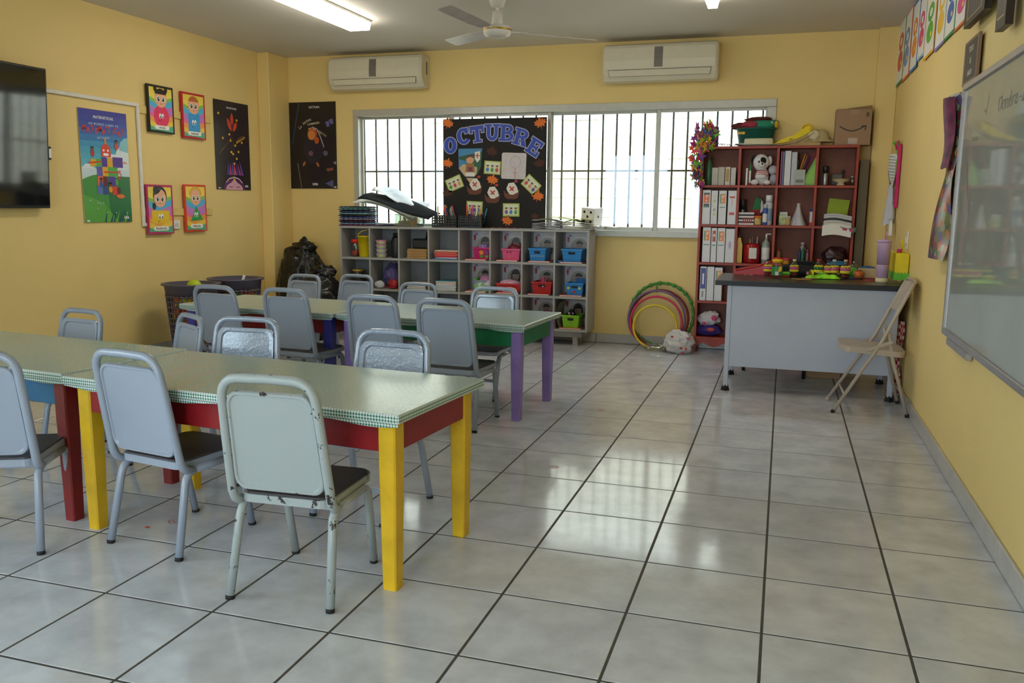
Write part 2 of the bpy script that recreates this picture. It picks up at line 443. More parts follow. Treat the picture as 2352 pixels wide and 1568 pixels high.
# ---- rear openings: aluminium frame, glass, and an open wooden door leaf
w2 = struct(B().box(-3.55, YR - .1, .85, -3.5, YR - .04, 2.3, ALU).box(-2.25, YR - .1, .85, -2.2, YR - .04, 2.3, ALU)
            .box(-3.5, YR - .1, .85, -2.25, YR - .04, .9, ALU).box(-3.5, YR - .1, 2.25, -2.25, YR - .04, 2.3, ALU)
            .box(-2.9, YR - .1, .9, -2.85, YR - .04, 2.25, ALU).obj('window_2'), 'aluminium window beside the entrance')
B().box(-3.5, YR - .075, .9, -2.9, YR - .071, 2.25, GLASS).obj('glass_pane', w2)
B().box(-2.85, YR - .075, .9, -2.25, YR - .071, 2.25, GLASS).obj('glass_pane', w2)
struct(B().box(-1.8, YR - WT, 0, -1.76, YR, 2.15, ALU).box(-.54, YR - WT, 0, -.5, YR, 2.15, ALU).box(-1.76, YR - WT, 2.11, -.54, YR, 2.15, ALU).obj('door_1'), 'open entrance doorway with aluminium frame')

w3 = struct(B().box(XL - .1, LW[0], LW[2], XL - .04, LW[0] + .05, LW[3], ALU).box(XL - .1, LW[1] - .05, LW[2], XL - .04, LW[1], LW[3], ALU)
            .box(XL - .1, LW[0] + .05, LW[2], XL - .04, LW[1] - .05, LW[2] + .05, ALU).box(XL - .1, LW[0] + .05, LW[3] - .05, XL - .04, LW[1] - .05, LW[3], ALU)
            .box(XL - .1, -2.575, LW[2] + .05, XL - .04, -2.525, LW[3] - .05, ALU).obj('window_3'), 'aluminium window in the television wall near the entrance')
B().box(XL - .075, LW[0] + .05, LW[2] + .05, XL - .071, -2.575, LW[3] - .05, GLASS).obj('glass_pane', w3)
B().box(XL - .075, -2.525, LW[2] + .05, XL - .071, LW[1] - .05, LW[3] - .05, GLASS).obj('glass_pane', w3)
# light portals on the openings (they only guide the sky light that comes through them)
def portal(name, c, w, h, rot):
    a = bpy.data.lights.new(name, 'AREA'); a.shape = 'RECTANGLE'; a.size = w; a.size_y = h; a.cycles.is_portal = True
    o = bpy.data.objects.new(name, a); COL.objects.link(o); o.location = c; o.rotation_euler = rot
portal('portal_back', ((WX0 + WX1) / 2, YB + WT + .03, (WZ0 + WZ1) / 2), WX1 - WX0, WZ1 - WZ0, (R(-90), 0, 0))
portal('portal_rear_window', (-2.875, YR - WT - .02, 1.575), 1.35, 1.45, (R(90), 0, 0))
portal('portal_side_window', (XL - WT - .02, (LW[0] + LW[1]) / 2, (LW[2] + LW[3]) / 2), LW[3] - LW[2], LW[1] - LW[0], (0, R(-90), 0))
portal('portal_rear_door', (-1.15, YR - WT - .02, 1.07), 1.3, 2.15, (R(90), 0, 0))

# ---- ceiling lamps
LWHITE = M('EDEBE4', .4, name='lamp_housing')
LAMPM = emis('lamp_diffuser', 'FFF6E8', LAMP_E)
def lamp(label, x, y0, y1, w, h=.07):
    t = thing('ceiling_lamp', label, 'ceiling lamp', (x, (y0 + y1) / 2, ZC), group=None)
    L = (y1 - y0) / 2
    B().box(-w / 2 - .01, -L, -.018, w / 2 + .01, L, 0, LWHITE, .003).obj('housing', t)
    B().prism([(-w / 2, -.018), (w / 2, -.018), (w / 2 - .012, -h), (-w / 2 + .012, -h)], 2 * L - .01, LAMPM, (0, L - .005, 0), (1, 0, 0), (0, 0, 1)).obj('diffuser', t)
    return t
lamp('lit fluorescent ceiling lamp above the tables by the television wall', -3.27, 2.62, 3.86, .19)
lamp('lit fluorescent ceiling lamp in line with the teacher desk', -.555, 2.56, 3.80, .085)
# ================================================================ tables
def gingham(name, cell=.0105):
    m, n, l, p = node_mat(name)
    tc = n.new('ShaderNodeTexCoord'); sx = n.new('ShaderNodeSeparateXYZ'); l.new(tc.outputs['Object'], sx.inputs[0])
    def stripe(inp):
        a = n.new('ShaderNodeMath'); a.operation = 'DIVIDE'; a.inputs[1].default_value = cell; l.new(inp, a.inputs[0])
        f = n.new('ShaderNodeMath'); f.operation = 'FRACT'; l.new(a.outputs[0], f.inputs[0])
        g = n.new('ShaderNodeMath'); g.operation = 'GREATER_THAN'; g.inputs[1].default_value = .5; l.new(f.outputs[0], g.inputs[0])
        return g
    gx, gy, gz = stripe(sx.outputs['X']), stripe(sx.outputs['Y']), stripe(sx.outputs['Z'])
    # choose the two axes that lie in the face
    ge = n.new('ShaderNodeTexCoord'); sn = n.new('ShaderNodeSeparateXYZ'); l.new(ge.outputs['Normal'], sn.inputs[0])
    def ab(inp):
        a = n.new('ShaderNodeMath'); a.operation = 'ABSOLUTE'; l.new(inp, a.inputs[0])
        g = n.new('ShaderNodeMath'); g.operation = 'LESS_THAN'; g.inputs[1].default_value = .7; l.new(a.outputs[0], g.inputs[0]); return g
    s = None
    for st, nn in ((gx, ab(sn.outputs['X'])), (gy, ab(sn.outputs['Y'])), (gz, ab(sn.outputs['Z']))):
        q = n.new('ShaderNodeMath'); q.operation = 'MULTIPLY'; l.new(st.outputs[0], q.inputs[0]); l.new(nn.outputs[0], q.inputs[1])
        if s is None: s = q
        else:
            a = n.new('ShaderNodeMath'); a.operation = 'ADD'; l.new(s.outputs[0], a.inputs[0]); l.new(q.outputs[0], a.inputs[1]); s = a
    h = n.new('ShaderNodeMath'); h.operation = 'MULTIPLY'; h.inputs[1].default_value = .5; l.new(s.outputs[0], h.inputs[0])
    rp = n.new('ShaderNodeValToRGB'); e = rp.color_ramp.elements; rp.color_ramp.interpolation = 'CONSTANT'
    e[0].position = 0; e[0].color = lin('E2E6E8') + (1,); e[1].position = .3; e[1].color = lin('A6C0B6') + (1,)
    x = rp.color_ramp.elements.new(.8); x.color = lin('1F6B52') + (1,)
    l.new(h.outputs[0], rp.inputs['Fac']); l.new(rp.outputs['Color'], p.inputs['Base Color'])
    p.inputs['Roughness'].default_value = .2; p.inputs['Specular IOR Level'].default_value = .6
    nb = n.new('ShaderNodeTexNoise'); nb.inputs['Scale'].default_value = 5; nb.inputs['Detail'].default_value = 3; l.new(tc.outputs['Object'], nb.inputs['Vector'])
    bp = n.new('ShaderNodeBump'); bp.inputs['Strength'].default_value = .12; bp.inputs['Distance'].default_value = .01
    l.new(nb.outputs['Fac'], bp.inputs['Height']); l.new(bp.outputs['Normal'], p.inputs['Normal'])
    return m
GING = gingham('green_gingham_oilcloth')
def painted_wood(hexc): return M(hexc, .42, var=.16, scale=9, bump=.25, bscale=40, name='painted_wood', dist=.004)
def table(label, c, ang, L, D, H, apron, leg, leg2=None):
    t = thing('classroom_table', label, 'table', (c[0], c[1], 0), R(ang))
    am, lm = painted_wood(apron), painted_wood(leg)
    th = .03
    b = B(); b.box(-L / 2, -D / 2, H - th, L / 2, D / 2, H, GING, .004)
    cover = b.obj('oilcloth_cover', t)
    # tucked hem below the edge: a thin slightly uneven strip
    hb = B()
    for sy in (-1, 1):
        def fn(u, v, sy=sy): return (-L / 2 + .006 + u * (L - .012), sy * (D / 2 - .006) , H - th + .004 - v * (.014 + .006 * math.sin(u * 23 + sy)))
        hb.grid(fn, 40, 1, GING)
    hb.obj('hem', cover)
    ins = .035; lw = .062; az0 = H - th - .105
    x0, x1, y0, y1 = -L / 2 + ins, L / 2 - ins, -D / 2 + ins, D / 2 - ins
    for sy in (y0, y1):
        s = 1 if sy > 0 else -1
        B().box(x0 + lw, sy - s * .006, az0, x1 - lw, sy - s * .028, H - th, am, .002).obj('apron', t)
    for sx in (x0, x1):
        s = 1 if sx > 0 else -1
        B().box(sx - s * .006, y0 + lw, az0, sx - s * .028, y1 - lw, H - th, am, .002).obj('apron', t)
    for sx in (-1, 1):
        for sy in (-1, 1):
            b = B(); cx = sx * (L / 2 - ins - lw / 2); cy = sy * (D / 2 - ins - lw / 2)
            b2 = [(lw / 2, H - th), (lw / 2, az0 - .05), (lw * .40, 0)]
            vs = []
            for w, z in b2:
                k = w * .82
                vs += [(w, k, z), (k, w, z), (-k, w, z), (-w, k, z), (-w, -k, z), (-k, -w, z), (k, -w, z), (w, -k, z)]
            fs = [(r_ * 8 + k, r_ * 8 + (k + 1) % 8, (r_ + 1) * 8 + (k + 1) % 8, (r_ + 1) * 8 + k) for r_ in range(2) for k in range(8)] + [tuple(range(8)), tuple(range(16, 24))]
            b.add(vs, fs, lm if not leg2 or sx > 0 else painted_wood(leg2)); b.obj('leg', t, (cx, cy, 0))
    return t
TA = table('child table with red apron and yellow legs under green gingham oilcloth', (-1.775, .235), -5.2, 1.43, .63, .595, '8C151B', 'E0B41A')
TB = table('child table with blue apron and dark red legs under green gingham oilcloth', (-3.215, .40), -6.0, 1.43, .63, .597, '12699A', '7E1516')
TC_ = table('child table with green apron and lilac legs under green gingham oilcloth', (-1.965, 2.48), -3.5, 1.24, .68, .567, '0E7A4A', '9279C4')
TD = table('child table with red apron and blue legs under green gingham oilcloth', (-3.20, 2.56), -4.0, 1.20, .68, .567, '8C151B', '3B3FA0')

# ================================================================ chairs
def chair_paint(name, hexc, chips, rough, bump, bs=55.):
    m, n, l, p = node_mat(name)
    tc = n.new('ShaderNodeTexCoord')
    nz = n.new('ShaderNodeTexNoise'); nz.inputs['Scale'].default_value = 26; nz.inputs['Detail'].default_value = 6; nz.inputs['Roughness'].default_value = .7
    l.new(tc.outputs['Object'], nz.inputs['Vector'])
    ge = n.new('ShaderNodeNewGeometry')
    a = n.new('ShaderNodeMapRange'); a.inputs['From Min'].default_value = .50; a.inputs['From Max'].default_value = .56
    l.new(ge.outputs['Pointiness'], a.inputs['Value'])
    s = n.new('ShaderNodeMath'); s.operation = 'MULTIPLY_ADD'; s.inputs[1].default_value = .10; l.new(a.outputs['Result'], s.inputs[0]); l.new(nz.outputs['Fac'], s.inputs[2])
    g = n.new('ShaderNodeMath'); g.operation = 'GREATER_THAN'; g.inputs[1].default_value = chips; l.new(s.outputs[0], g.inputs[0])
    mx = n.new('ShaderNodeMix'); mx.data_type = 'RGBA'; mx.inputs['A'].default_value = lin(hexc) + (1,); mx.inputs['B'].default_value = lin('2E2320') + (1,)
    l.new(g.outputs[0], mx.inputs['Factor']); l.new(mx.outputs['Result'], p.inputs['Base Color'])
    p.inputs['Roughness'].default_value = rough; p.inputs['Specular IOR Level'].default_value = .5; p.inputs['Coat Weight'].default_value = 1. if bump > .2 else .2; p.inputs['Coat Roughness'].default_value = .08 if bump > .2 else .2
    if bump:
        nb = n.new('ShaderNodeTexNoise'); nb.inputs['Scale'].default_value = bs; nb.inputs['Detail'].default_value = 2; l.new(tc.outputs['Object'], nb.inputs['Vector'])
        bp = n.new('ShaderNodeBump'); bp.inputs['Strength'].default_value = bump; bp.inputs['Distance'].default_value = .01
        l.new(nb.outputs['Fac'], bp.inputs['Height']); l.new(bp.outputs['Normal'], p.inputs['Normal'])
    return m
GREYP = chair_paint('grey_chair_enamel', '98A2B2', .86, .3, .04)
LUMPY = chair_paint('lumpy_glossy_grey_enamel', '9CA8BC', .86, .16, .32, 70.)
WORN = chair_paint('worn_pale_enamel', 'A3ACAD', .715, .42, .05)
SEATM = M('4A4548', .33, var=.12, scale=12, name='dark_seat_board')
RUB = M('1B1A1A', .7, name='black_rubber')
TR = .0142
def make_chair(name, label, P_, group=None):
    t = thing(name, label, 'chair', group=group)
    # side frames: rear leg - rail - front leg, each its own mesh
    for s in (-1, 1):
        rl = [(s * .172, -.188, .012), (s * .160, -.135, .255)] + [(s * .158, -.135 + .035 * (1 - math.cos(R(a))) + .01 * math.sin(R(a)), .255 + .045 * math.sin(R(a))) for a in (25, 50, 75, 90)]
        leg = B().tube(rl, TR, P_, 8, phase=R(22.5)).obj('leg', t)
        B().cyl((s * .1725, -.190, 0), (s * .1722, -.188, .012), .0146, RUB, n=8).obj('foot_cap', leg)
        fl = [(s * .150, .188, .012), (s * .155, .14, .25)] + [(s * .1565, .14 - .04 * (1 - math.cos(R(a))), .25 + .048 * math.sin(R(a))) for a in (30, 60, 90)]
        leg = B().tube(fl, TR, P_, 8, phase=R(22.5)).obj('leg', t)
        B().cyl((s * .1500, .190, 0), (s * .1501, .188, .012), .0146, RUB, n=8).obj('foot_cap', leg)
        B().tube([(s * .157, -.10, .300), (s * .1565, .105, .300)], TR, P_, 8, phase=R(22.5)).obj('side_rail', t)
    if P_ is LUMPY: B().beam((-.152, .163, .135), (.152, .163, .135), .010, .020, P_, .002).obj('stretcher', t)
    B().beam((-.155, -.09, .298), (.155, -.09, .298), .020, .018, P_, .002).obj('cross_rail', t)
    # back frame
    def bk(x, z):   # lean
        k = (z - .30) / .435; return (x, -.150 - .076 * k, z)
    hw0, hw1, rr, top = .160, .154, .060, .720
    path = [(.162, -.105, .305), (.165, -.130, .308), (.167, -.146, .320)]
    path += [bk(.168, .345), bk(.162, .52), bk(hw1 + .001, top - rr)]
    path += [bk(hw1 - rr + rr * math.cos(R(a)), top - rr + rr * math.sin(R(a))) for a in (22, 45, 67, 90)]
    path += [bk(.0, top + .002)]
    left = [(-q[0], q[1], q[2]) for q in reversed(path[:-1])]
    B().tube(path + left, TR * 1.04, P_, 8, phase=R(22.5)).obj('back_frame', t)
    # stamped back panel
    w, h, zc = .297, .322, .5165
    def bp(x, z, d): q = bk(x, z); return (q[0], q[1] + d * .985, q[2] + d * .17)
    rings = [(1, 1, .000), (1, 1, .012), (.965, .97, .014), (.86, .885, .013), (.83, .855, .004), (.0, .0, .004)]
    b = B()
    base = rrect(1, 1, .13, 6)
    def taper(x, z): k = (z - .36) / .32; return x * (1.03 - .08 * k)
    def ring(sw, sh, d):
        return [bp(taper(px_ * w * sw, zc + pz_ * h * sh), zc + pz_ * h * sh, d) for px_, pz_ in base]
    N = len(base); vs = []; fs = []
    for (sw, sh, d) in rings[:-1]: vs += ring(sw, sh, d)
    for i in range(len(rings) - 2):
        for k in range(N): fs.append((i * N + k, i * N + (k + 1) % N, (i + 1) * N + (k + 1) % N, (i + 1) * N + k))
    fs.append(tuple(range((len(rings) - 2) * N, (len(rings) - 1) * N)))
    b.add(vs, fs, P_)
    # rear face of the stamping: rim, then a flat field pushed back
    vs = ring(1, 1, 0) + ring(.985, .985, -.004) + ring(.94, .945, -.004) + ring(.915, .925, .001)
    fs = [(i * N + k, i * N + (k + 1) % N, (i + 1) * N + (k + 1) % N, (i + 1) * N + k) for i in range(3) for k in range(N)] + [tuple(range(3 * N, 4 * N))]
    b.add(vs, fs, P_); b.obj('back_panel', t)
    # seat: metal pan with dark board
    b = B(); sp = rrect(.315, .335, .045, 6, 0, .022)
    b.prism(sp, .026, P_, (0, 0, .308), (1, 0, 0), (0, 1, 0)); seat = b.obj('seat', t)
    b = B(); b.prism(rrect(.300, .320, .042, 6, 0, .022), .006, SEATM, (0, 0, .334), (1, 0, 0), (0, 1, 0)); b.obj('seat_board', seat)
    return t
proto = {}
def chair(kind, label, x, y, deg, scale=1.0, ref='back', z=.725):
    """x, y: where the middle of the top rail stands"""
    P_ = {'grey': GREYP, 'lumpy': LUMPY, 'worn': WORN}[kind]
    a = R(deg); off = Vector((0, -.226 * scale)); ox = x - (off.x * math.cos(a) - off.y * math.sin(a)); oy = y - (off.x * math.sin(a) + off.y * math.cos(a))
    if kind not in proto:
        proto[kind] = make_chair('school_chair', label, P_); c = proto[kind]
        c.location = (ox, oy, 0); c.rotation_euler = (0, 0, a); c.scale = (scale,) * 3
    else: c = dup(proto[kind], (ox, oy, 0), a, label, scale)
    if kind == 'lumpy': c.scale = (scale * 1.09, scale, scale)     # the lumpy painted chairs are a wider make
    return c
def CH(kind, label, px_, py_, deg, scale=1.0, dx=0., dy=0.):
    q = PZ(px_, py_, .735 * scale); return chair(kind, label, q.x + dx, q.y + dy, deg, scale)
CH('worn', 'pale school chair with chipped paint at the red and yellow table', 608, 866, 3, 1.0, -.02, .03)
CH('grey', 'grey school chair backed against the joint between red and blue tables', 282, 803, -9)
chair('grey', 'grey school chair tucked under the blue apron table by its dark red legs', -2.58, -.335, 25)
CH('lumpy', 'glossy grey school chair on the window side of the yellow legged table', 905, 756, 177, .965)
CH('lumpy', 'glossy grey school chair with thick lumpy paint beside a matte chair', 554, 729, 184, .95, 0, .05)
CH('grey', 'matte grey school chair turned at an angle behind the red apron table', 440, 720, 150, .925)
CH('grey', 'grey school chair behind the blue apron table against the yellow wall', 189, 708, 172, .93)
CH('grey', 'grey school chair pulled up to the end of blue legged table near baskets', 500, 652, -6, 1.0, 0, -.05)
CH('grey', 'grey school chair at the red apron table beside its inner blue leg', 662, 659, -6, 1.0, 0, -.05)
CH('grey', 'grey school chair at the green table beside the table joint', 857, 675, -5, 1.0, 0, -.03)
CH('grey', 'grey school chair at the green table next to the lilac corner leg', 1022, 684, -4, 1.0, 0, -.03)
CH('grey', 'grey school chair in front of the black bags behind the red table', 706, 629, 174, .93, -.02, 0)
CH('grey', 'grey school chair in front of the cubbies with trinkets behind the table joint', 815, 629, 175, .93, .02, 0)
CH('grey', 'grey school chair behind the green table facing stacked exercise books', 962, 648, 176, .925)
CH('lumpy', 'glossy grey school chair behind the green table in front of red baskets', 1138, 658, 177, .945)
from mathutils import noise
# ================================================================ generic makers
def blob(mat, c, r, amp=.12, freq=6., seed=0, zmin=None, nu=26, nv=16, crease=0., b=None):
    b = b or B(); vs = []; sv = Vector((seed * 7.3, seed * 3.1, seed * 1.7))
    for j in range(nv + 1):
        th = math.pi * j / nv
        for i in range(nu):
            a = 2 * math.pi * i / nu
            d = Vector((math.sin(th) * math.cos(a), math.sin(th) * math.sin(a), math.cos(th)))
            k = 1 + amp * noise.noise(d * freq * .35 + sv) * 2
            if crease: k += crease * (abs(noise.noise(d * freq * .45 + sv)) - .2) + crease * .45 * (abs(noise.noise(d * freq * 1.1 + sv)) - .2)
            q = Vector((d.x * r[0], d.y * r[1], d.z * r[2])) * k + Vector(c)
            if zmin is not None and q.z < zmin: q.z = zmin
            vs.append(q)
    b.add(vs, [(j * nu + i, j * nu + (i + 1) % nu, (j + 1) * nu + (i + 1) % nu, (j + 1) * nu + i) for j in range(nv) for i in range(nu)], mat, True)
    return b
def sheet(fn, mat, nu=14, nv=6, th=.0012):
    b = B(); lo = lambda u, v: Vector(fn(u, v)) - Vector((0, 0, th))
    b.grid(fn, nu, nv, mat); b.grid(lo, nu, nv, mat)
    for e_ in (0, 1):
        b.grid(lambda u, v, e_=e_: fn(u, e_) if v < .5 else lo(u, e_), nu, 1, mat, False); b.grid(lambda u, v, e_=e_: fn(e_, u) if v < .5 else lo(e_, u), nv, 1, mat, False)
    return b
PLB = M('161515', .28, var=.2, bump=.5, bscale=14, name='black_plastic_film', dist=.03)
WHITE = M('EDEBE6', .5, name='white_plastic'); BLACK = M('17171A', .4, name='black_plastic')
PAPER = M('ECE9E2', .7, var=.03, name='paper')
def frame_on(side, tl, br, off=.0):
    """rectangle on a wall from the photo's top-left and bottom-right pixels"""
    if side == 'L': a, c = PX(*tl, XL + off), PX(*br, XL + off); u = Vector((0, 1, 0)); w = c.y - a.y
    elif side == 'B': a, c = PY(*tl, YB - off), PY(*br, YB - off); u = Vector((1, 0, 0)); w = c.x - a.x
    else: a, c = PX(*tl, XR - off), PX(*br, XR - off); u = Vector((0, -1, 0)); w = a.y - c.y
    return (a + c) / 2, u, Vector((0, 0, 1)), w, a.z - c.z
def flat_thing(name, label, cat, fr, th, mat, part='sheet', group=None, bev=0., corner=0.):
    c, u, v, w, h = fr; n = u.cross(v)
    t = thing(name, label, cat, c, group=group)
    b = B()
    pts = rrect(w, h, corner, 5) if corner else [(-w / 2, -h / 2), (w / 2, -h / 2), (w / 2, h / 2), (-w / 2, h / 2)]
    b.prism(pts, th, mat, (0, 0, 0), u, v); b.obj(part, t)
    pr = Print(w, h, n * th, u, v)
    return t, pr

# ================================================================ left wall
# television
tvc = PX(50, 320, -4.78)
t = thing('television', 'large black flat television mounted on the yellow wall', 'television', (-4.795, 1.50, 1.645), rot=(0, R(3), 0))
TVB = M('0D0D0F', .35, name='tv_plastic')
scr, n_, l_, p_ = node_mat('tv_screen'); p_.inputs['Base Color'].default_value = (.004, .004, .005, 1); p_.inputs['Roughness'].default_value = .06; p_.inputs['Specular IOR Level'].default_value = .9
B().box(-.03, -.735, -.46, .012, .735, .46, TVB, .006).obj('casing', t)
B().box(.012, -.720, -.440, .0135, .720, .448, scr).obj('screen', t)
B().box(-.065, -.22, -.15, -.03, .22, .15, M('1a1a1c', .5), .004).obj('wall_bracket', t)
st = B().box(-.012, .735, -.135, .002, .765, -.045, BLACK, .004).obj('usb_stick', t)
B().box(.002, .742, -.12, .0035, .76, -.06, WHITE).obj('sticker', st)
# cable trunking
TRK = M('E3E0D6', .45, name='white_trunking')
a = PX(103, 209, XL); c2 = PX(312, 241, XL); e2 = PX(322, 516, XL); f2 = PX(340, 518, XL)
t = thing('cable_trunking', 'white plastic cable trunking running from the television to a socket', 'cable trunking', (XL + .003, c2.y, c2.z))
B().box(0, 2.0 - c2.y, -.014, .018, .014, .014, TRK, .003).obj('horizontal_run', t)
B().box(0, -.014, e2.z - c2.z + .014, .018, .014, -.014, TRK, .003).obj('vertical_run', t)
B().box(0, -.014, e2.z - c2.z - .014, .018, .12, e2.z - c2.z + .014, TRK, .003).obj('lower_run', t)
sp = PX(403, 516, XL)
t = thing('wall_socket', 'small white wall socket under the rectangle card', 'socket', (XL, sp.y, sp.z))
B().box(0, -.045, -.037, .014, .045, .037, WHITE, .004).obj('plate', t)
B().box(.014, -.022, -.014, .017, .022, .014, M('D8D5CC', .4), .002).obj('outlet', t)
# battens behind the cards
BATM = M('E2C878', .55, var=.05, name='yellow_batten')
for (p0, p1, lb) in (((314, 252), (482, 274), 'yellow painted wooden batten behind the circle and square cards'), ((322, 481), (486, 491), 'yellow painted wooden batten behind the rectangle and triangle cards')):
    q0, q1 = PX(*p0, XL), PX(*p1, XL); zc = (q0.z + q1.z) / 2 - .0
    tag(B().box(0, 0, -.03, .014, q1.y - q0.y, .03, BATM, .002).obj('batten', None, (XL, q0.y, zc)), lb, 'batten')
def face(pr, x, y, r, skin, hair, kind, shut=False):
    if kind == 'buns':
        pr.ell(x - r * .85, y + r * .95, r * .28, r * .42, hair, 12, rot=25); pr.ell(x + r * .85, y + r * .95, r * .28, r * .42, hair, 12, rot=-25)
    if kind == 'pony':
        pr.ell(x - r * .62, y + r * .85, r * .45, r * .55, hair, 14); pr.ell(x - r * 1.0, y - r * .9, r * .3, r * .4, hair, 12)
        pr.ell(x, y + r * .2, r * 1.12, r * 1.15, hair, 22)
    if kind == 'curl':
        for k in range(7): pr.ell(x + r * math.cos(R(20 + 24 * k)) * .95, y + r * (.25 + math.sin(R(20 + 24 * k)) * .85), r * .36, r * .34, hair, 10)
    pr.ell(x, y, r, r * 1.02, skin, 22)
    if kind in ('buns', 'short'): pr.ell(x, y + r * .12, r * 1.02, r * .98, hair, 18, 20, 160)
    if kind == 'pony': pr.poly([(x - r * .95, y + r * .3), (x - r * .6, y + r * .95), (x + r * .3, y + r * 1.0), (x - r * .2, y + r * .55)], hair)
    for s in (-1, 1):
        if shut: pr.line([(x + s * r * .4 - r * .2, y - r * .02), (x + s * r * .4, y - r * .12), (x + s * r * .4 + r * .2, y - r * .02)], r * .07, '3A1D35')
        else:
            pr.ell(x + s * r * .42, y - r * .1, r * .3, r * .36, 'F7F4F0', 14); pr.ell(x + s * r * .38, y - r * .1, r * .19, r * .27, '20160F', 12); pr.ell(x + s * r * .33, y, r * .07, r * .09, 'FFFFFF', 8)
        pr.ell(x + s * r * .55, y - r * .5, r * .16, r * .1, 'F0938A', 10)
    pr.line([(x - r * .12, y - r * .58), (x, y - r * .63), (x + r * .12, y - r * .58)], r * .06, '8A2F22')
def card(label, tl, br, edge, word, shape, kid):
    fr = frame_on('L', tl, br, .014)
    t, pr = flat_thing('shape_card', label, 'wall card', fr, .016, M(edge, .6), 'foam_backing', bev=.002)
    w, h = fr[3], fr[4]; mx = w * .06
    pr.rect(-w / 2 + mx, -h / 2 + mx, w / 2 - mx, h / 2 - mx, 'F4D84E')
    X0, X1, Y0, Y1 = -w / 2 + mx, w / 2 - mx, -h / 2 + mx, h / 2 - mx
    for k, (cc, ya, yb) in enumerate((('F7E05A', .86, .70), ('8CC65A', .74, .62), ('54B5E4', .66, .50), ('EE6FA8', .52, .32), ('C77FD0', .5, .42), ('F6A24A', .30, .16), ('F5D24C', .18, .08), ('57B58E', .07, .0))):
        a0, b0 = Y0 + (Y1 - Y0) * ya, Y0 + (Y1 - Y0) * yb
        pr.poly([(X0, a0 + h * .03), (-w * .1, a0 - h * .05), (X1, a0 + h * .06), (X1, b0 - h * .02), (-w * .1, max(Y0, b0 - h * .08)), (X0, b0)], cc)
    yk = h * .23
    sc = shape[0]; col = shape[1]; ys = -h * .15
    if sc == 'circle': pr.ell(0, ys, w * .30, w * .30, col, 28)
    elif sc == 'square': pr.rect(-w * .25, ys - w * .28, w * .25, ys + w * .26, col)
    elif sc == 'rect': pr.rect(-w * .34, ys - h * .13, w * .34, ys + h * .13, col)
    else: pr.poly([(0, ys + h * .19), (-w * .27, ys - h * .13), (w * .32, ys - h * .10)], col)
    for s in (-1, 1):
        pr.ell(s * w * .05, ys + h * .01, w * .045, h * .055, 'FDFDFB', 14); pr.ell(s * w * .05 + w * .008, ys - h * .01, w * .02, h * .028, '1A1A1A', 10)
    pr.line([(-w * .12, ys - h * .08), (-w * .09, ys - h * .10), (-w * .03, ys - h * .095)], w * .012, '1A1A1A')
    face(pr, 0, yk, w * .235, 'F3B58C', kid[1], kid[0])
    pr.poly(rrect(w * .56, h * .085, h * .03, 4, 0, -h * .385), 'F8F6F1')
    pr.text(0, -h * .385, word, h * .072, '161616', bold=.0006)
    pr.obj(t); return t
card('black framed wall card of a girl with a pink circle', (333, 191), (398, 309), '1B1416', 'círculo', ('circle', 'EC2E63'), ('buns', '23150F'))
card('red framed wall card of a boy with a blue square', (412, 209), (470, 322), 'C3232A', 'cuadrado', ('square', '2E9BDD'), ('short', 'C06A2E'))
card('magenta framed wall card of a girl with a yellow rectangle', (331, 423), (397, 536), 'BE2F63', 'Rectángulo', ('rect', 'EFC81F'), ('pony', '23252C'))
card('orange framed wall card of a child with a green triangle', (419, 423), (473, 530), 'DE4A22', 'triángulo', ('tri', '2FA24C'), ('curl', 'E9B23B'))
# poster: mathematics
fr = frame_on('L', (177, 246), (303, 509), .006)
t, pr = flat_thing('poster', 'blue and green mathematics poster with a block figure on a hill', 'poster', fr, .0025, PAPER)
pr.rough = .25; w, h = fr[3], fr[4]
for k in range(10): pr.rect(-w / 2, h / 2 - h * .055 * (k + 1), w / 2, h / 2 - h * .055 * k, ['4549A6', '4450AB', '425BB2', '3F6CB8', '3F80BF', '459AC6', '4FAACB', '57B3CF', '63BBD3', '72C3D8'][k])
pr.poly([(w * .1, -h * .05), (w * .12, h * .06), (w * .2, h * .1), (w * .26, h * .17), (w * .36, h * .2), (w * .5, h * .24), (w * .5, -h * .05)], 'DDE9EC'); pr.poly([(w * .3, h * .16), (w * .33, h * .23), (w * .42, h * .27), (w * .5, h * .28), (w * .5, h * .14)], '8CC7CF'); pr.poly([(-w * .5, -h * .12), (-w * .5, -h * .02), (-w * .42, h * .02), (-w * .32, h * .02), (-w * .22, -h * .02), (-w * .18, -h * .12)], 'E6ECEE'); pr.ell(w * .15, h * .02, w * .2, h * .1, 'E6ECEE', 18)
pr.rect(-w / 2, -h * .12, w / 2, -h * .02, 'CFE3E6')
pr.poly([(-w / 2, -h * .12)] + [(-w / 2 + w * k / 10, -h * .12 + h * .05 * math.sin(k * .45)) for k in range(11)] + [(w / 2, -h / 2), (-w / 2, -h / 2)], '4C9A44')
pr.poly([(0, -h * .14), (w * .25, -h * .08), (w / 2, -h * .08), (w / 2, -h / 2), (w * .05, -h / 2)], '2F7A45')
pr.poly([(-w / 2, -h * .25), (-w * .1, -h * .32), (w * .2, -h / 2), (-w / 2, -h / 2)], '63AC4B')
for k in range(9): pr.poly([(w * (-.1 + .06 * k), -h / 2), (w * (-.02 + .065 * k), -h * (.36 + .02 * (k % 3))), (w * (-.06 + .06 * k), -h / 2)], ['2A5E63', '7DB64A', '1F4F5C'][k % 3])
pr.text(0, h * .435, 'MATEMÁTICAS', h * .036, 'F2F2F4', bold=.0005)
pr.text(0, h * .375, 'UN MUNDO LLENO DE', h * .026, 'C9D6E6', bold=.0006, space=1.4)
for k, ch in enumerate('MATEMATICAS'):
    pr.text(w * (-.40 + .08 * k), h * (.325 + (-.014 if k % 2 else .006)), ch, h * .072, 'DC3A2C', rot=(-6 if k % 2 else 5), bold=.0010)
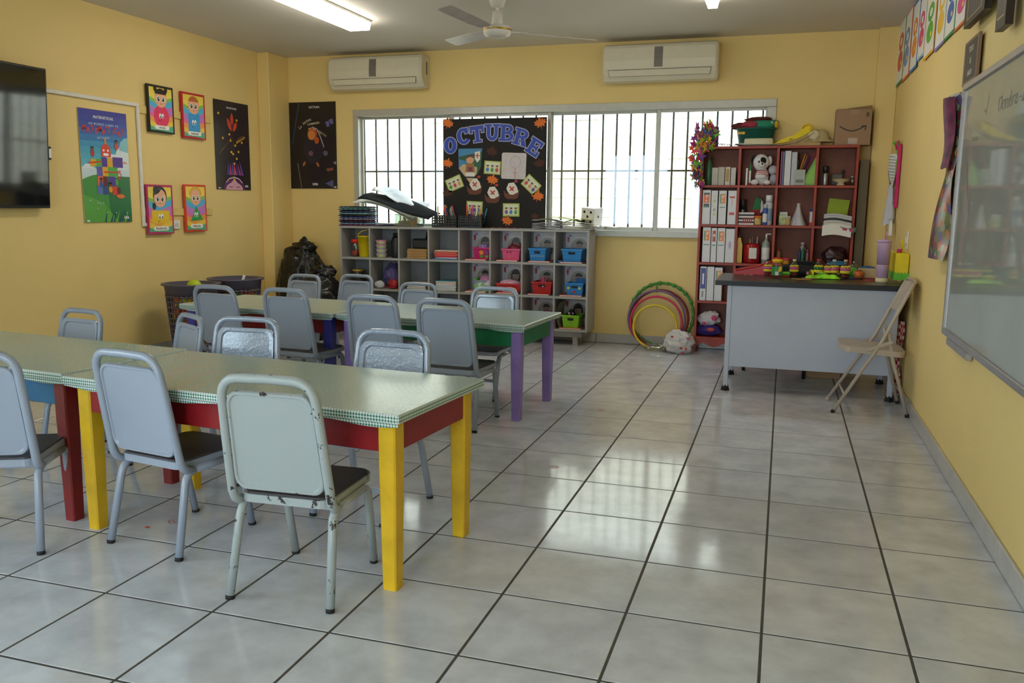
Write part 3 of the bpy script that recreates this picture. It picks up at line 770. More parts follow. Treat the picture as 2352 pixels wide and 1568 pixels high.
pr.text(-w * .02, h * .262, 'por conocer', h * .030, 'D9E6E8', rot=3, shear=.2)
bw = w * .115; P4, Y4, G4, R4 = '5A3C9C', 'E8B01E', '58B04A', 'E0492F'
def blk_(x, y, c, dk=None, ww=1., hh=1.): pr.rect(w * x, h * y, w * x + bw * ww, h * y + h * .085 * hh, c)
pr.rect(-w * .01, h * .2, w * .03, h * .255, 'E8923B')
pr.ell(0.005, h * .15, w * .10, h * .055, R4, 20, 0, 180); pr.rect(-w * .10 + .005, h * .09, w * .10 + .005, h * .15, R4)
for s in (-1, 1): pr.ell(.005 + s * w * .045, h * .148, w * .022, h * .011, 'F4F0E6', 10)
pr.poly(rrect(w * .11, h * .022, h * .008, 3, .005, h * .112), 'FBFBF8')
blk_(-.09, .0, P4); blk_(.025, .0, Y4); blk_(.14, .0, P4, ww=1.9, hh=1.1); blk_(-.205, .0, G4, hh=.8); blk_(-.32, .0, Y4, hh=.75)
blk_(-.2, -.085, '6B58B5'); blk_(-.085, -.085, Y4); blk_(.03, -.085, G4, ww=1.8)
blk_(-.2, -.17, 'E2704F'); blk_(-.085, -.17, '6A2A35', ww=.8); blk_(.03, -.17, P4, ww=1.3); blk_(.18, -.16, G4, ww=.5, hh=.6)
blk_(-.22, -.245, '5B77B8', hh=.85); blk_(-.085, -.25, '3F4C96', ww=.8, hh=.9); blk_(.10, -.25, R4, ww=.9, hh=.9); blk_(.2, -.26, '6A2A35', ww=.6, hh=.9)
pr.ell(w * .27, -h * .262, w * .09, h * .02, 'F0793C', 14)
pr.line([(-w * .37, h * .028), (-w * .1, h * .045)], h * .012, 'DB2F2A'); pr.line([(-w * .05, -h * .045), (w * .2, -h * .045), (w * .3, -h * .03)], h * .012, 'DB2F2A')
pr.line([(w * (.27 + .04 * math.cos(R(k * 30))), h * (-.075 + .028 * math.sin(R(k * 30)))) for k in range(13)], h * .008, 'E2562F')
pr.line([(w * .35, h * .05), (w * .44, h * .045)], h * .014, 'E88B62')
for (x, y, c) in ((-.27, .115, 'C23B33'), (.24, .19, 'DF4B45'), (-.13, -.16, '3E57A0'), (.06, -.2, 'E7A63A')):
    pr.ell(w * x, h * y, w * .04, h * .032, c, 10); pr.ell(w * x, h * (y + .04), w * .03, h * .018, '8A4A2D', 10); pr.ell(w * x, h * (y + .047), w * .033, h * .015, '1D1310', 10, 0, 180)
for k in range(8): pr.ell(w * random.uniform(-.4, .4), -h * random.uniform(.3, .42), w * .012, h * .006, 'CFE2F0', 8)
pr.text(w * .37, -h * .46, 'UVA', h * .032, 'F4F4F4', bold=.0016); pr.rect(-w * .47, -h * .495, -w * .41, -h * .478, 'E8E8E8'); pr.obj(t)
# poster: mindfulness
fr = frame_on('L', (489, 226), (576, 437), .006)
t, pr = flat_thing('poster', 'dark mindfulness poster with red leaves above a sleeping face', 'poster', fr, .0025, M('241A24', .3))
pr.rough = .28; w, h = fr[3], fr[4]
pr.rect(-w / 2, -h / 2, w / 2, h / 2, '241A24'); pr.text(0, h * .425, 'MINDFULNESS', h * .030, 'E8E6EA', bold=.0004)
pr.line([(0.0, h * .18), (w * .02, -h * .1)], w * .016, '5A1E28')
for a_, L_, x_ in ((90, .15, .0), (118, .17, -.02), (55, .14, .02)):
    ca, sa = math.cos(R(a_)), math.sin(R(a_)); n2 = (-sa, ca); b0 = (w * x_, h * (.23 if a_ == 90 else .165))
    pr.poly([(b0[0] + ca * L_ * h * s + n2[0] * q * h, b0[1] + sa * L_ * h * s + n2[1] * q * h) for s, q in ((0, 0), (.25, .024), (.55, .03), (.8, .018), (1, 0), (.8, -.018), (.55, -.03), (.25, -.024))], 'D8472C')
for (x, y) in ((.14, .30), (-.09, .13), (-.06, .06), (.07, .01), (-.05, -.07), (.0, -.09), (.16, -.06), (.1, -.14), (-.28, .08), (.27, .05), (-.38, .35), (.02, -.2)): pr.ell(w * x, h * y, w * .028, h * .014, 'E5B32B', 10)
for k in range(7): pr.poly([(w * (-.2 + .07 * k), -h * .33), (w * (-.16 + .055 * k), -h * (.16 + .03 * (k % 2))), (w * (-.13 + .07 * k), -h * .33)], ['4A3F9A', 'B3477F', '6A4FB0', 'D85A5A'][k % 4])
pr.ell(0.0, -h * .5, w * .31, h * .15, '5B2A63', 24, 0, 180); pr.ell(0, -h * .5, w * .25, h * .085, 'E0A7BE', 22, 0, 180)
pr.poly([(0, -h * .375), (-w * .1, -h * .42), (w * .1, -h * .42)], 'E0A7BE')
for s in (-1, 1): pr.line([(s * w * .05, -h * .465), (s * w * .1, -h * .473), (s * w * .16, -h * .462)], w * .012, '5B2A4A')
pr.ell(0, -h * .385, w * .025, h * .018, 'F0C02E', 8)
pr.line([(-w * .24, -h * .42), (-w * .15, -h * .375), (0, -h * .355), (w * .15, -h * .375), (w * .24, -h * .42)], w * .018, 'E5C8D8')
for k, ch in enumerate('un momento y el tiempo'): pr.text(w * (-.38 + .0155 * k), h * (-.09 + .0085 * k), ch, h * .022, 'D9A345', rot=42)
pr.text(w * .21, h * .105, 'una actitud es la', h * .018, 'B7863B', rot=24); pr.text(w * .23, h * .078, 'ESPERANZA', h * .036, 'E0A83C', rot=24, bold=.0008)
pr.text(w * .36, -h * .455, 'UVA', h * .030, 'F4F4F4', bold=.0014); pr.rect(-w * .47, -h * .49, -w * .4, -h * .478, 'E8E8E8'); pr.obj(t)
# poster: reading, on the back wall
fr = frame_on('B', (662, 236), (775, 433), .006)
t, pr = flat_thing('poster', 'dark reading poster with a glowing orange figure beside the window', 'poster', fr, .0025, M('1E1719', .3))
pr.rough = .3; w, h = fr[3], fr[4]
pr.rect(-w / 2, -h / 2, w / 2, h / 2, '1E1719'); pr.text(w * .05, h * .44, 'LECTURA', h * .034, 'E8E4E0', bold=.0005)
pr.line([(-w * .27, h * .49), (-w * .43, h * .02)], w * .02, '3D4663'); pr.line([(-w * .33, -h * .2), (-w * .26, -h * .49)], w * .012, '8C8880')
pr.poly([(-w * .2, -h * .02), (-w * .1, h * .17), (0, h * .22), (w * .1, h * .17), (w * .26, -h * .06), (w * .1, -h * .2), (-w * .1, -h * .2)], '2A2230')
pr.ell(0, h * .14, w * .10, h * .075, 'C05A22', 20); pr.ell(-w * .02, h * .12, w * .075, h * .055, 'DB8A45', 18); pr.ell(w * .09, h * .06, w * .05, h * .04, 'C05A22', 12)
pr.line([(0, h * .215), (w * .1, h * .19), (w * .17, h * .1), (w * .24, -h * .02)], w * .02, 'A9A6B4')
pr.ell(-w * .04, -h * .09, w * .05, h * .03, '7B5060', 14); pr.ell(w * .27, -h * .09, w * .05, h * .03, '5E5F75', 14)
for (x, y, a_) in ((-.19, -.21, 60), (.1, -.22, -60)): pr.ell(w * x, h * y, w * .05, h * .014, 'C0702E', 10, rot=a_)
pr.poly([(w * .28, h * .27), (w * .35, h * .28), (w * .37, h * .22), (w * .31, h * .21)], '6A66A0'); pr.poly([(w * .35, h * .29), (w * .43, h * .31), (w * .45, h * .25), (w * .39, h * .24)], '6A66A0')
pr.poly([(w * .27, -h * .27), (w * .42, -h * .255), (w * .43, -h * .285), (w * .31, -h * .3)], '8A4A3E'); pr.poly([(w * .25, -h * .44), (w * .42, -h * .4), (w * .42, -h * .49)], '5A5C8E'); pr.poly([(w * .42, -h * .2), (w * .49, -h * .18), (w * .49, -h * .225)], '8C8C9C')
for k, ch in enumerate('La lectura'): pr.text(w * (-.27 + .026 * k), h * (.205 + .095 * math.sin(R(k * 9.5))), ch, h * .05, 'DCCFB0', rot=48 - 4.5 * k, shear=.2)
pr.text(w * .03, h * .252, 'COMIENZA', h * .032, 'DCCFB0', rot=8, bold=.0006)
for k, ch in enumerate('en el regazo'): pr.text(w * (-.07 + .032 * k), h * (.198 - .0007 * k * k), ch, h * .042, 'DCCFB0', rot=4 - 3 * k, shear=.2)
pr.text(w * .04, -h * .45, 'UVA', h * .036, 'F4F4F4', bold=.0014); pr.rect(w * .44, -h * .49, w * .485, -h * .475, 'E8E8E8'); pr.obj(t)

# ================================================================ air conditioners
ACW = M('DED6BE', .4, var=.02, name='aged_white_plastic'); ACG = M('7A736A', .5, name='grey_strip')
def aircon(label, x0, x1, ztop, zbot, vent):
    w = x1 - x0; h = ztop - zbot
    t = thing('air_conditioner', label, 'air conditioner', ((x0 + x1) / 2, YB, zbot))
    prof = [(0, .02), (0, h), (.16, h), (.185, h - .012), (.198, h - .04), (.205, h * .55), (.203, h * .33), (.185, .06), (.14, .012), (.08, 0)]
    b = B(); N = len(prof); secs = []
    for sx, k in ((-w / 2, .93), (-w / 2 + .012, .985), (-w / 2 + .03, 1), (w / 2 - .03, 1), (w / 2 - .012, .985), (w / 2, .93)):
        secs.append([(sx, -y * k, h / 2 + (z - h / 2) * k) for y, z in prof])
    vs = sum(secs, []); fs = [(i * N + k, i * N + (k + 1) % N, (i + 1) * N + (k + 1) % N, (i + 1) * N + k) for i in range(5) for k in range(N)] + [tuple(range(N)), tuple(range(5 * N, 6 * N))]
    b.add(vs, fs, ACW); b.obj('body', t)
    b = B(); pf = [(.199, h - .035), (.2075, h * .55), (.2055, h * .36)]
    for (q0, q1) in zip(pf, pf[1:]): b.add([(-w / 2 + .02, -q0[0] - .003, q0[1]), (w / 2 - .02, -q0[0] - .003, q0[1]), (w / 2 - .02, -q1[0] - .003, q1[1]), (-w / 2 + .02, -q1[0] - .003, q1[1])], [(0, 1, 2, 3)], ACW)
    fp = b.obj('front_panel', t)
    b = B()
    for (q0, q1) in zip(pf, pf[1:]): b.add([(-.036 - .005, -q0[0] - .005, q0[1]), (.036 - .005, -q0[0] - .005, q0[1]), (.036 - .005, -q1[0] - .005, q1[1]), (-.036 - .005, -q1[0] - .005, q1[1])], [(0, 1, 2, 3)], ACG)
    b.obj('display_strip', fp)
    b = B(); b.add([(-w / 2 + .05, -.2042, h * .315), (w / 2 - .05, -.2042, h * .315), (w / 2 - .06, -.186, h * .14), (-w / 2 + .06, -.186, h * .14)], [(0, 1, 2, 3)], M('55503F', .6)); gp = b.obj('outlet_gap', t)
    b = B(); b.add([(-w / 2 + .054, -.2066, h * .30), (w / 2 - .054, -.2066, h * .30), (w / 2 - .064, -.189, h * .145), (-w / 2 + .064, -.189, h * .145)], [(0, 1, 2, 3)], ACW); b.obj('louver', t)
    if vent: B().box(w / 2 - .001, -.09, h * .42, w / 2 + .002, -.06, h * .80, ACG, .001).obj('side_vent', t)
    return t
aircon('cream split air conditioner above the reading poster corner', -4.21, -3.245, 2.60, 2.30, True)
aircon('cream split air conditioner above the bookcase end of window', -1.565, -.60, 2.595, 2.285, False)

# ================================================================ ceiling fan
hub = PY(1142, 72, 3.4)
FANW = M('D9D4CB', .35, name='fan_enamel'); FANB = M('B4ACA8', .4, name='fan_blade_enamel', var=.12, scale=12); GOLD = M('B08A2E', .3, .9, name='gold_trim')
t = thing('ceiling_fan', 'white three blade ceiling fan hanging on a rod', 'ceiling fan', (hub.x, hub.y, ZC))
hz = hub.z - ZC
B().cyl((0, 0, hz + .1), (0, 0, -.02), .011, FANW, n=12).obj('down_rod', t)
B().lathe([(.0, -.07), (.045, -.06), (.06, -.01), (.062, 0)], FANW, 20).obj('ceiling_canopy', t)
B().lathe([(.034, hz + .13), (.036, hz + .10), (.04, hz + .05), (.045, hz + .035)], FANW, 20).obj('rod_cover', t)
mo = B().lathe([(.0, hz - .045), (.06, hz - .042), (.085, hz - .03), (.098, hz - .012), (.10, hz + .012), (.092, hz + .03), (.06, hz + .038), (0, hz + .04)], FANW, 28).obj('motor_housing', t)
B().lathe([(.0995, hz + .000), (.1015, hz + .003), (.1015, hz + .009), (.0995, hz + .012)], GOLD, 28, close=False).obj('gold_ring', mo)
_tips = [PZ(x, y, hub.z - .01) for x, y in ((1370, 92), (990, 44), (1045, 122))]
a0 = R(20)
for k in range(3):
    a = a0 + k * 2 * math.pi / 3
    X = Matrix.Translation((0, 0, hz)) @ Matrix.Rotation(R(4), 4, Vector((-.3, .95, 0))) @ Matrix.Rotation(a, 4, 'Z') @ Matrix.Rotation(R(11), 4, 'X')
    bb = B(X); bb.prism([(.155, -.045), (.30, -.062), (.675, -.062), (.69, -.048), (.69, .042), (.675, .052), (.30, .052), (.155, .04)], .004, FANB, (0, 0, 0), (1, 0, 0), (0, 1, 0)); bl = bb.obj('blade', t)
    bb = B(X); bb.beam((.085, 0, .004), (.215, 0, .006), .034, .006, FANW, .001).beam((.19, -.03, .007), (.19, .03, .007), .03, .005, FANW, .001); bb.obj('blade_bracket', bl)

# ================================================================ right wall
# whiteboard
q0, q1 = PX(2213, 206, XR - .02), PX(2175, 757, XR - .02)
wy1 = 2.12; wz1, wz0 = 1.80, .655; wy0 = -.30
t = thing('whiteboard', 'large glossy whiteboard with aluminium frame and faint writing', 'whiteboard', (XR, (wy0 + wy1) / 2, (wz0 + wz1) / 2))
hw, hh = (wy1 - wy0) / 2, (wz1 - wz0) / 2
wbm, n_, l_, p_ = node_mat('whiteboard_enamel'); p_.inputs['Roughness'].default_value = .035; p_.inputs['Specular IOR Level'].default_value = .8
tcx = n_.new('ShaderNodeTexCoord'); nzx = n_.new('ShaderNodeTexNoise'); nzx.inputs['Scale'].default_value = 3; nzx.inputs['Detail'].default_value = 5; l_.new(tcx.outputs['Object'], nzx.inputs['Vector'])
rpx = n_.new('ShaderNodeValToRGB'); rpx.color_ramp.elements[0].color = lin('9FA39A') + (1,); rpx.color_ramp.elements[1].color = lin('B4B8B0') + (1,); l_.new(nzx.outputs['Fac'], rpx.inputs['Fac']); l_.new(rpx.outputs['Color'], p_.inputs['Base Color'])
WBF = M('B7B4B8', .35, .7, name='whiteboard_frame')
B().box(-.016, -hw, -hh, 0, hw, hh, wbm).obj('writing_surface', t)
for (z0, z1) in ((-hh - .02, -hh + .012), (hh - .02, hh + .012)): B().box(-.026, -hw - .012, z0, 0, hw + .012, z1, WBF, .004).obj('frame_rail', t)
for s in (-1, 1): B().box(-.026, s * hw - .010, -hh, 0, s * hw + .010, hh, WBF, .004).obj('frame_stile', t)
B().box(-.030, hw - .62, -hh - .05, -.004, hw - .16, -hh - .018, WBF, .003).obj('fixing_plate', t)
pr = Print(1, 1, (-.016, 0, 0), (0, -1, 0), (0, 0, 1)); pr.rough = .4
def wbp(px_, py_): q = PX(px_, py_, XR - .016); return (-(q.y - (wy0 + wy1) / 2), q.z - (wz0 + wz1) / 2)
x, y = wbp(2268, 242); pr.text(x, y, '/', .11, '55504F', shear=.1)
x, y = wbp(2322, 228); pr.text(x + .06, y, 'Octubre -2024', .085, '55504F', shear=.25, space=1.05)
x, y = wbp(2240, 318); pr.text(x, y, 'Alumnos', .03, '6A6A60', shear=.2)
for k in range(13):
    x, y = wbp(2222 if k < 8 else 2226, 372 + k * 10.5); pr.text(x, y, ['3', 'Dia', '8', '12', 'L', '5', '7', 'M', '9', '1', 'J', '4', 'V'][k], .03, '5F625C' if k != 12 else 'B4574A')
for (px_, c_) in ((2262, 'B65850'), (2216, 'C9655A'), (2232, 'B0625A')):
    x, y = wbp(px_, 250 if px_ == 2262 else 300); pr.line([(x, y), (x + .012, y - .015)], .006, c_)
x, y = wbp(2224, 250); pr.line([(x, y), (x + .004, y - .06), (x - .002, y - .13)], .005, 'C48078')
x, y = wbp(2232, 465); pr.line([(x, y), (x + .03, y - .002)], .005, '6FA0A8')
pr.obj(t, 'marker_writing')
# little chalkboard sign
fr = frame_on('R', (2216, 200), (2256, 72), .0)
def right_rect(pTL, pTR, pBL, off):
    a, c, d = PX(*pTL, XR - off), PX(*pTR, XR - off), PX(*pBL, XR - off)
    w = a.y - c.y; h = a.z - d.z
    return (a + c) / 2 - Vector((0, 0, h / 2)), Vector((0, -1, 0)), Vector((0, 0, 1)), w, h
fr = right_rect((2224, 104), (2258, 68), (2213, 204), .012)
t, pr = flat_thing('chalkboard_sign', 'small chalkboard sign in a thin brown frame above the whiteboard', 'sign', fr, .012, M('8A6A55', .5), 'frame'); w, h = fr[3], fr[4]
pr.rect(-w * .42, -h * .44, w * .42, h * .44, '2E2C2A')
for k, s_ in enumerate(('TODO', 'ES', 'AMOR')): pr.text(0, h * (.26 - .27 * k), s_, h * .17, 'CFCBC2', bold=.0008)
pr.obj(t, 'chalk_face')
# dark picture frames, cut by the top of the picture
for (TL, TR_, BL, lb) in (((2240, -60), (2290, -110), (2240, 50), 'dark wooden picture frame at the end of the flash card row'), ((2325, -150), (2352, -200), (2325, 65), 'narrow dark picture frame high above the whiteboard')):
    fr = right_rect(TL, TR_, BL, .03)
    t, pr = flat_thing('picture_frame', lb, 'picture frame', fr, .028, M('241A18', .4), 'frame'); w, h = fr[3], fr[4]
    pr.rect(-w * .36, -h * .40, w * .36, h * .40, 'B79A55'); pr.rect(-w * .33, -h * .38, w * .33, h * .38, '3A3230'); pr.obj(t, 'picture')
# flash cards along the top of the right wall
cards = [((2052, 62), (2076, 36), (2052, 202), 'F0A030', '8A8070'), ((2068, 44), (2085, 24), (2068, 186), '1D8A4F', 'D2403A'), ((2082, 34), (2100, 10), (2082, 176), 'E8702A', '5F8FC8'), ((2101, 10), (2118, -12), (2101, 155), '2F74C4', 'EE8A2A'),
         ((2116, 0), (2134, -24), (2116, 130), '7FC0EE', 'E03A78'), ((2134, -24), (2158, -50), (2134, 122), 'F2B22C', '58B23C'), ((2160, -50), (2184, -80), (2163, 100), '8A7AC0', 'F0C23A'), ((2182, -70), (2207, -98), (2182, 78), '1D8A4F', '3F68B8'), ((2205, -90), (2235, -120), (2204, 56), 'E8702A', 'E04A90')]
ords = ['first', 'second', 'third', 'fourth', 'fifth', 'sixth', 'seventh', 'eighth', 'ninth']
nm_ = ['amber bordered', 'green bordered', 'orange bordered', 'blue bordered', 'pale blue bordered', 'yellow bordered', 'violet bordered', 'dark green bordered', 'bright orange bordered']
pic_ = ['grey', 'red', 'blue', 'orange', 'pink', 'green', 'yellow', 'deep blue', 'magenta']
for k, (TL, TR_, BL, edge, pc) in enumerate(cards):
    fr = right_rect(TL, TR_, BL, .008 + .002 * (k % 2))
    t, pr = flat_thing('flash_card', nm_[k] + ' flash card with ' + pic_[k] + ' figure, ' + ords[k] + ' from the corner pillar', 'flash card', fr, .002, M(edge, .5), 'card', 'flash cards on the whiteboard wall'); w, h = fr[3], fr[4]
    pr.rect(-w * .44, -h * .46, w * .44, h * .46, 'EDEBE4')
    pr.ell(0, h * .12, w * .3, h * .13, pc, 16); pr.ell(0, -h * .16, w * .32, h * .15, pc, 16); pr.ell(0, h * .12, w * .13, h * .06, 'EDEBE4', 12); pr.ell(-w * .1, h * .26, w * .06, h * .03, 'F4E9A0', 8); pr.ell(w * .12, -h * .2, w * .08, h * .04, 'F2D060', 8)
    pr.obj(t)
# curled glossy garland strip (poster seen edge on) beside the whiteboard
gm, n_, l_, p_ = node_mat('crumpled_print'); p_.inputs['Roughness'].default_value = .22
vx = n_.new('ShaderNodeTexVoronoi'); vx.inputs['Scale'].default_value = 26; tcx = n_.new('ShaderNodeTexCoord'); l_.new(tcx.outputs['Object'], vx.inputs['Vector'])
rpx = n_.new('ShaderNodeValToRGB'); rpx.color_ramp.interpolation = 'CONSTANT'
for k_, c_ in enumerate(('4E5A30', '6B6B34', '8A3A2C', '5B4C7A', 'B5602C', '3F5A40', '7A2F4A', '9A9A88')):
    el = rpx.color_ramp.elements[k_] if k_ < 2 else rpx.color_ramp.elements.new(k_ / 8)
    el.position = k_ / 8; el.color = lin(c_) + (1,)
sxx = n_.new('ShaderNodeSeparateColor'); l_.new(vx.outputs['Color'], sxx.inputs['Color']); l_.new(sxx.outputs['Red'], rpx.inputs['Fac']); l_.new(rpx.outputs['Color'], p_.inputs['Base Color'])
gz1, gz0 = PX(2168, 232, XR - .04).z, PX(2140, 590, XR - .04).z; gy = PX(2168, 300, XR - .04).y
t = thing('wall_hanging', 'long crumpled glossy print hanging beside the whiteboard', 'wall hanging', (XR, gy, (gz0 + gz1) / 2))
H_ = (gz1 - gz0)
def gfn(u, v): return Vector((-.008 - .05 * u * (1 - u) * 2 - .045 * v * v * v - .015 * math.sin(v * 9 + u * 3), .05 + .02 * v - u * .36 + .03 * math.sin(v * 5), H_ / 2 - v * H_))
b = B(); b.grid(gfn, 10, 26, gm); b.grid(lambda u, v: gfn(u, v) + Vector((.002, 0, 0)), 10, 26, gm); b.obj('printed_sheet', t)
b = B(); b.grid(lambda u, v: gfn(.45 + .4 * u, .02 + .42 * v) + Vector((-.016 - .02 * math.sin(u * 3.1), 0, 0)), 6, 8, M('6B2348', .5, var=.6, scale=20)); b.obj('maroon_flap', t)
# hooks with papers
hk = PX(2062, 338, XR - .03)
t = thing('paper_clip_hanger', 'pink and green clip hanger holding papers on the wall', 'hanger', (XR, hk.y, hk.z))
PK = M('C81E6A', .4); GRN = M('58B82E', .4)
B().box(-.03, -.045, -.44, -.004, -.012, .02, PK, .006).obj('pink_strap', t)
B().box(-.034, -.012, -.20, -.006, .012, .02, GRN, .005).obj('green_strap', t)
B().tube([(-.012, .10, -.02), (-.03, .10, .025), (-.045, .06, .035), (-.03, .0, .03)], .012, GRN, 8).obj('green_clip', t)
B().tube([(-.012, -.03, .0), (-.03, -.03, .045), (-.045, -.03, .03), (-.04, -.03, -.02)], .006, PK, 8).obj('pink_clip', t)
t = thing('hanging_paper', 'printed white sheets bunched under the pink and green clips', 'paper', (XR, hk.y, hk.z))
def pfn(u, v): return Vector((-.05 - .02 * math.sin(u * 4 + v * 3) + .01 * v, .20 - u * .22 + v * -.02, -.03 - v * .24 - .02 * u))
b = sheet(pfn, PAPER, 8, 8); o = b.obj('top_sheet', t)
pr = B()
for k in range(9): pr.grid(lambda u, v, k=k: pfn(.15 + .7 * u, .08 + .095 * k + .02 * v) + Vector((-.0015, 0, 0)), 4, 1, M('8A8A8C', .7))
pr.obj('printed_lines', o)
b = sheet(lambda u, v: Vector((-.045 - .03 * math.sin(u * 5 + 1) * (.4 + v), .14 - u * (.14 - .06 * v) - .03 * v, -.25 - v * .30 - .02 * math.sin(u * 7))), M('C9C7CE', .6), 8, 8); b.obj('crumpled_sheet', t)
b = sheet(lambda u, v: Vector((-.04 - .01 * math.sin(u * 5), .03 - u * .07 - .02 * v, -.52 - v * .12)), PAPER, 4, 4); b.obj('paper_scrap', t)
# light switch
sw = PX(2086, 552, XR)
t = thing('light_switch', 'small cream light switch on the wall behind the desk', 'light switch', (XR, sw.y, sw.z))
B().box(-.012, -.04, -.06, 0, .04, .06, M('E6DFC4', .45), .004).obj('plate', t); B().box(-.018, -.013, -.025, -.012, .013, .025, WHITE, .003).obj('rocker', t)
# yellow wall pocket
yp0 = PX(2046, 572, XR - .05); yp1 = PX(2083, 645, XR - .05)
t = thing('wall_pocket', 'yellow paper pocket with green grass fringe hanging by the desk', 'wall pocket', (XR, (yp0.y + yp1.y) / 2, yp1.z))
hh_ = yp0.z - yp1.z; ww_ = .16
YP = M('E7CF12', .5, name='yellow_foam')
B().box(-.085, -ww_, .0, -.004, ww_ * .9, hh_, YP, .004).obj('pocket', t)
b = B(); pts = [(-.088, 0)]
for k in range(9): pts += [(-.088 + .0 + k * .0098, .03 + (.016 if k % 2 else 0))]
b.prism([(-.092, -.02)] + [(-.092 + .092 * k / 10, .018 + (.014 if k % 2 else 0)) for k in range(11)] + [(0, -.02)], .005, GRN, (0, -ww_ - .0005, 0), (1, 0, 0), (0, 0, 1))
b.prism([(-ww_, -.02)] + [(-ww_ + 1.9 * ww_ * k / 16, .018 + (.014 if k % 2 else 0)) for k in range(17)] + [(ww_ * .9, -.02)], .005, GRN, (-.0855, 0, 0), (0, 1, 0), (0, 0, 1))
b.obj('grass_fringe', t)
B().tube([(-.04, -.05, hh_), (-.04, -.05, hh_ + .07), (-.045, -.045, hh_ + .09), (-.05, -.05, hh_ + .07)], .006, M('E7CF12', .4), 8).obj('scissor_handle', t)
B().cyl((-.06, -.08, hh_ - .02), (-.06, -.08, hh_ + .025), .014, PK, n=10).obj('pink_pen', t)
# hanging yellow tag cords
# ================================================================ cubby unit
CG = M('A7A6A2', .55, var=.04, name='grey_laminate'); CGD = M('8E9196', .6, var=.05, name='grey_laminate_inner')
CX0, CX1, CYF, CYB, CZ0, CZ1 = -4.045, -1.615, 4.86, YB - .045, .13, 1.03
t = thing('cubby_shelf', 'long grey cubby shelf unit with three rows of compartments', 'shelf unit', ((CX0 + CX1) / 2, CYF, 0))
ox = (CX0 + CX1) / 2; hw = (CX1 - CX0) / 2; dp = CYB - CYF; pt = .02
B().box(-hw, 0, CZ1 - pt, hw, dp, CZ1, CG, .002).obj('top_board', t)
B().box(-hw, 0, CZ0, hw, dp, CZ0 + pt, CG, .002).obj('bottom_board', t)
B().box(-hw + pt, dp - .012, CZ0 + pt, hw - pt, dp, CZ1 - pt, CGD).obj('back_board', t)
for s in (-1, 1): B().box(s * hw, 0, CZ0 + pt, s * (hw - pt), dp, CZ1 - pt, CG, .001).obj('side_board', t)
cw = (2 * hw - pt) / 8
rz = [CZ0 + pt + (CZ1 - CZ0 - pt) / 3 * k for k in range(3)]       # shelf tops of rows 0 (bottom) .. 2 (top)
for k in (1, 2): B().box(-hw + pt, .004, rz[k] - pt, hw - pt, dp - .012, rz[k], CG, .001).obj('shelf_board', t)
dv = None
for k in range(1, 8):
    for r_ in range(3):
        z0, z1 = rz[r_], (rz[r_ + 1] - pt if r_ < 2 else CZ1 - pt)
        x = -hw + pt / 2 + cw * k
        B().box(x - .008, .006, z0, x + .008, dp - .012, z1, CG, .001).obj('divider', t)
B().box(-hw + .06, .05, .075, hw - .06, .085, CZ0, CG, .002).obj('plinth', t); B().box(-hw + .06, dp - .1, .075, hw - .06, dp - .065, CZ0, CG, .002).obj('plinth', t)
for x in (-hw + .12, -.4, .4, hw - .12):
    for y in (.05, dp - .1): B().box(x - .022, y, 0, x + .022, y + .04, .076, CG, .002).obj('foot', t)
def cell(c, r_, u=.5, d=.15):
    """world position on the board of cell c (0..7 from the bag corner), row r_ (2 top)"""
    x0 = CX0 + pt / 2 + cw * c; return Vector((x0 + cw * u, CYF + d, rz[r_] + .0012))
def at(px_, py_, Y, z): q = PY(px_, py_, Y); return Vector((q.x, q.y, z + .0012))
# laminated name sheets at the back of the cubbies
names = {(4, 2): ('top fifth', '1E1512', 'long'), (5, 2): ('top sixth', '2A1B14', 'long'), (6, 2): ('top seventh', '15110F', 'short'), (7, 2): ('top last', '17120F', 'short'),
         (4, 1): ('middle fifth', '201713', 'short'), (5, 1): ('middle sixth', '1C1410', 'long'), (6, 1): ('middle seventh', '14100E', 'short'), (7, 1): ('middle last', '26201C', 'short'),
         (6, 0): ('bottom seventh', '1C1512', 'short'), (7, 0): ('bottom last', '15110F', 'long')}
for (c, r_), (nm, hair, cut) in names.items():
    q = cell(c, r_, .5, dp - .0145)
    t = thing('name_sheet', 'laminated portrait sheet at the back of the ' + nm + ' cubby', 'portrait sheet', q, group='portrait sheets in the cubbies')
    w, h = .235, .262
    B().box(-w / 2, -.0015, .004, w / 2, 0, .004 + h, M('D9D6DC', .25, var=.03)).obj('sheet', t)
    pr = Print(w, h, (0, -.0015, .004 + h / 2), (1, 0, 0), (0, 0, 1)); pr.rough = .25
    pr.poly([(-w * .42, h * .36), (-w * .30, h * .42), (-w * .22, h * .34)], '8E7BC0'); pr.poly([(-w * .43, h * .34), (-w * .33, h * .33), (-w * .36, h * .14), (-w * .42, h * .16)], 'C8444C')
    for k in range(5): pr.text(w * (-.02 + .075 * k), h * .375, 'N', h * .085, 'D9954A')
    pr.poly([(w * .36, h * .3), (w * .45, h * .38), (w * .43, h * .27)], 'B5504A')
    pr.ell(w * .06, -h * .02, w * .33, h * .31, 'B99A86', 26); pr.ell(w * .06, -h * .02, w * .31, h * .29, 'A9A39C', 26)
    if cut == 'long': pr.ell(w * .06, h * .02, w * .2, h * .26, hair, 20)
    pr.ell(w * .06, h * .02, w * .135, h * .165, 'A98A7C', 20); pr.ell(w * .06, h * .09, w * .15, h * .125, hair, 18, 0, 180)
    for s in (-1, 1): pr.ell(w * (.06 + s * .055), h * .02, w * .022, h * .016, '2A1D18', 8)
    pr.ell(w * .06, -h * .065, w * .05, h * .013, '7A3F3A', 8); pr.ell(w * .06, -h * .24, w * .17, h * .08, '2B2A30', 16, 0, 180)
    pr.poly([(-w * .25, -h * .2), (-w * .18, -h * .16), (-w * .15, -h * .26), (-w * .22, -h * .28)], 'C9955F')
    pr.obj(t)
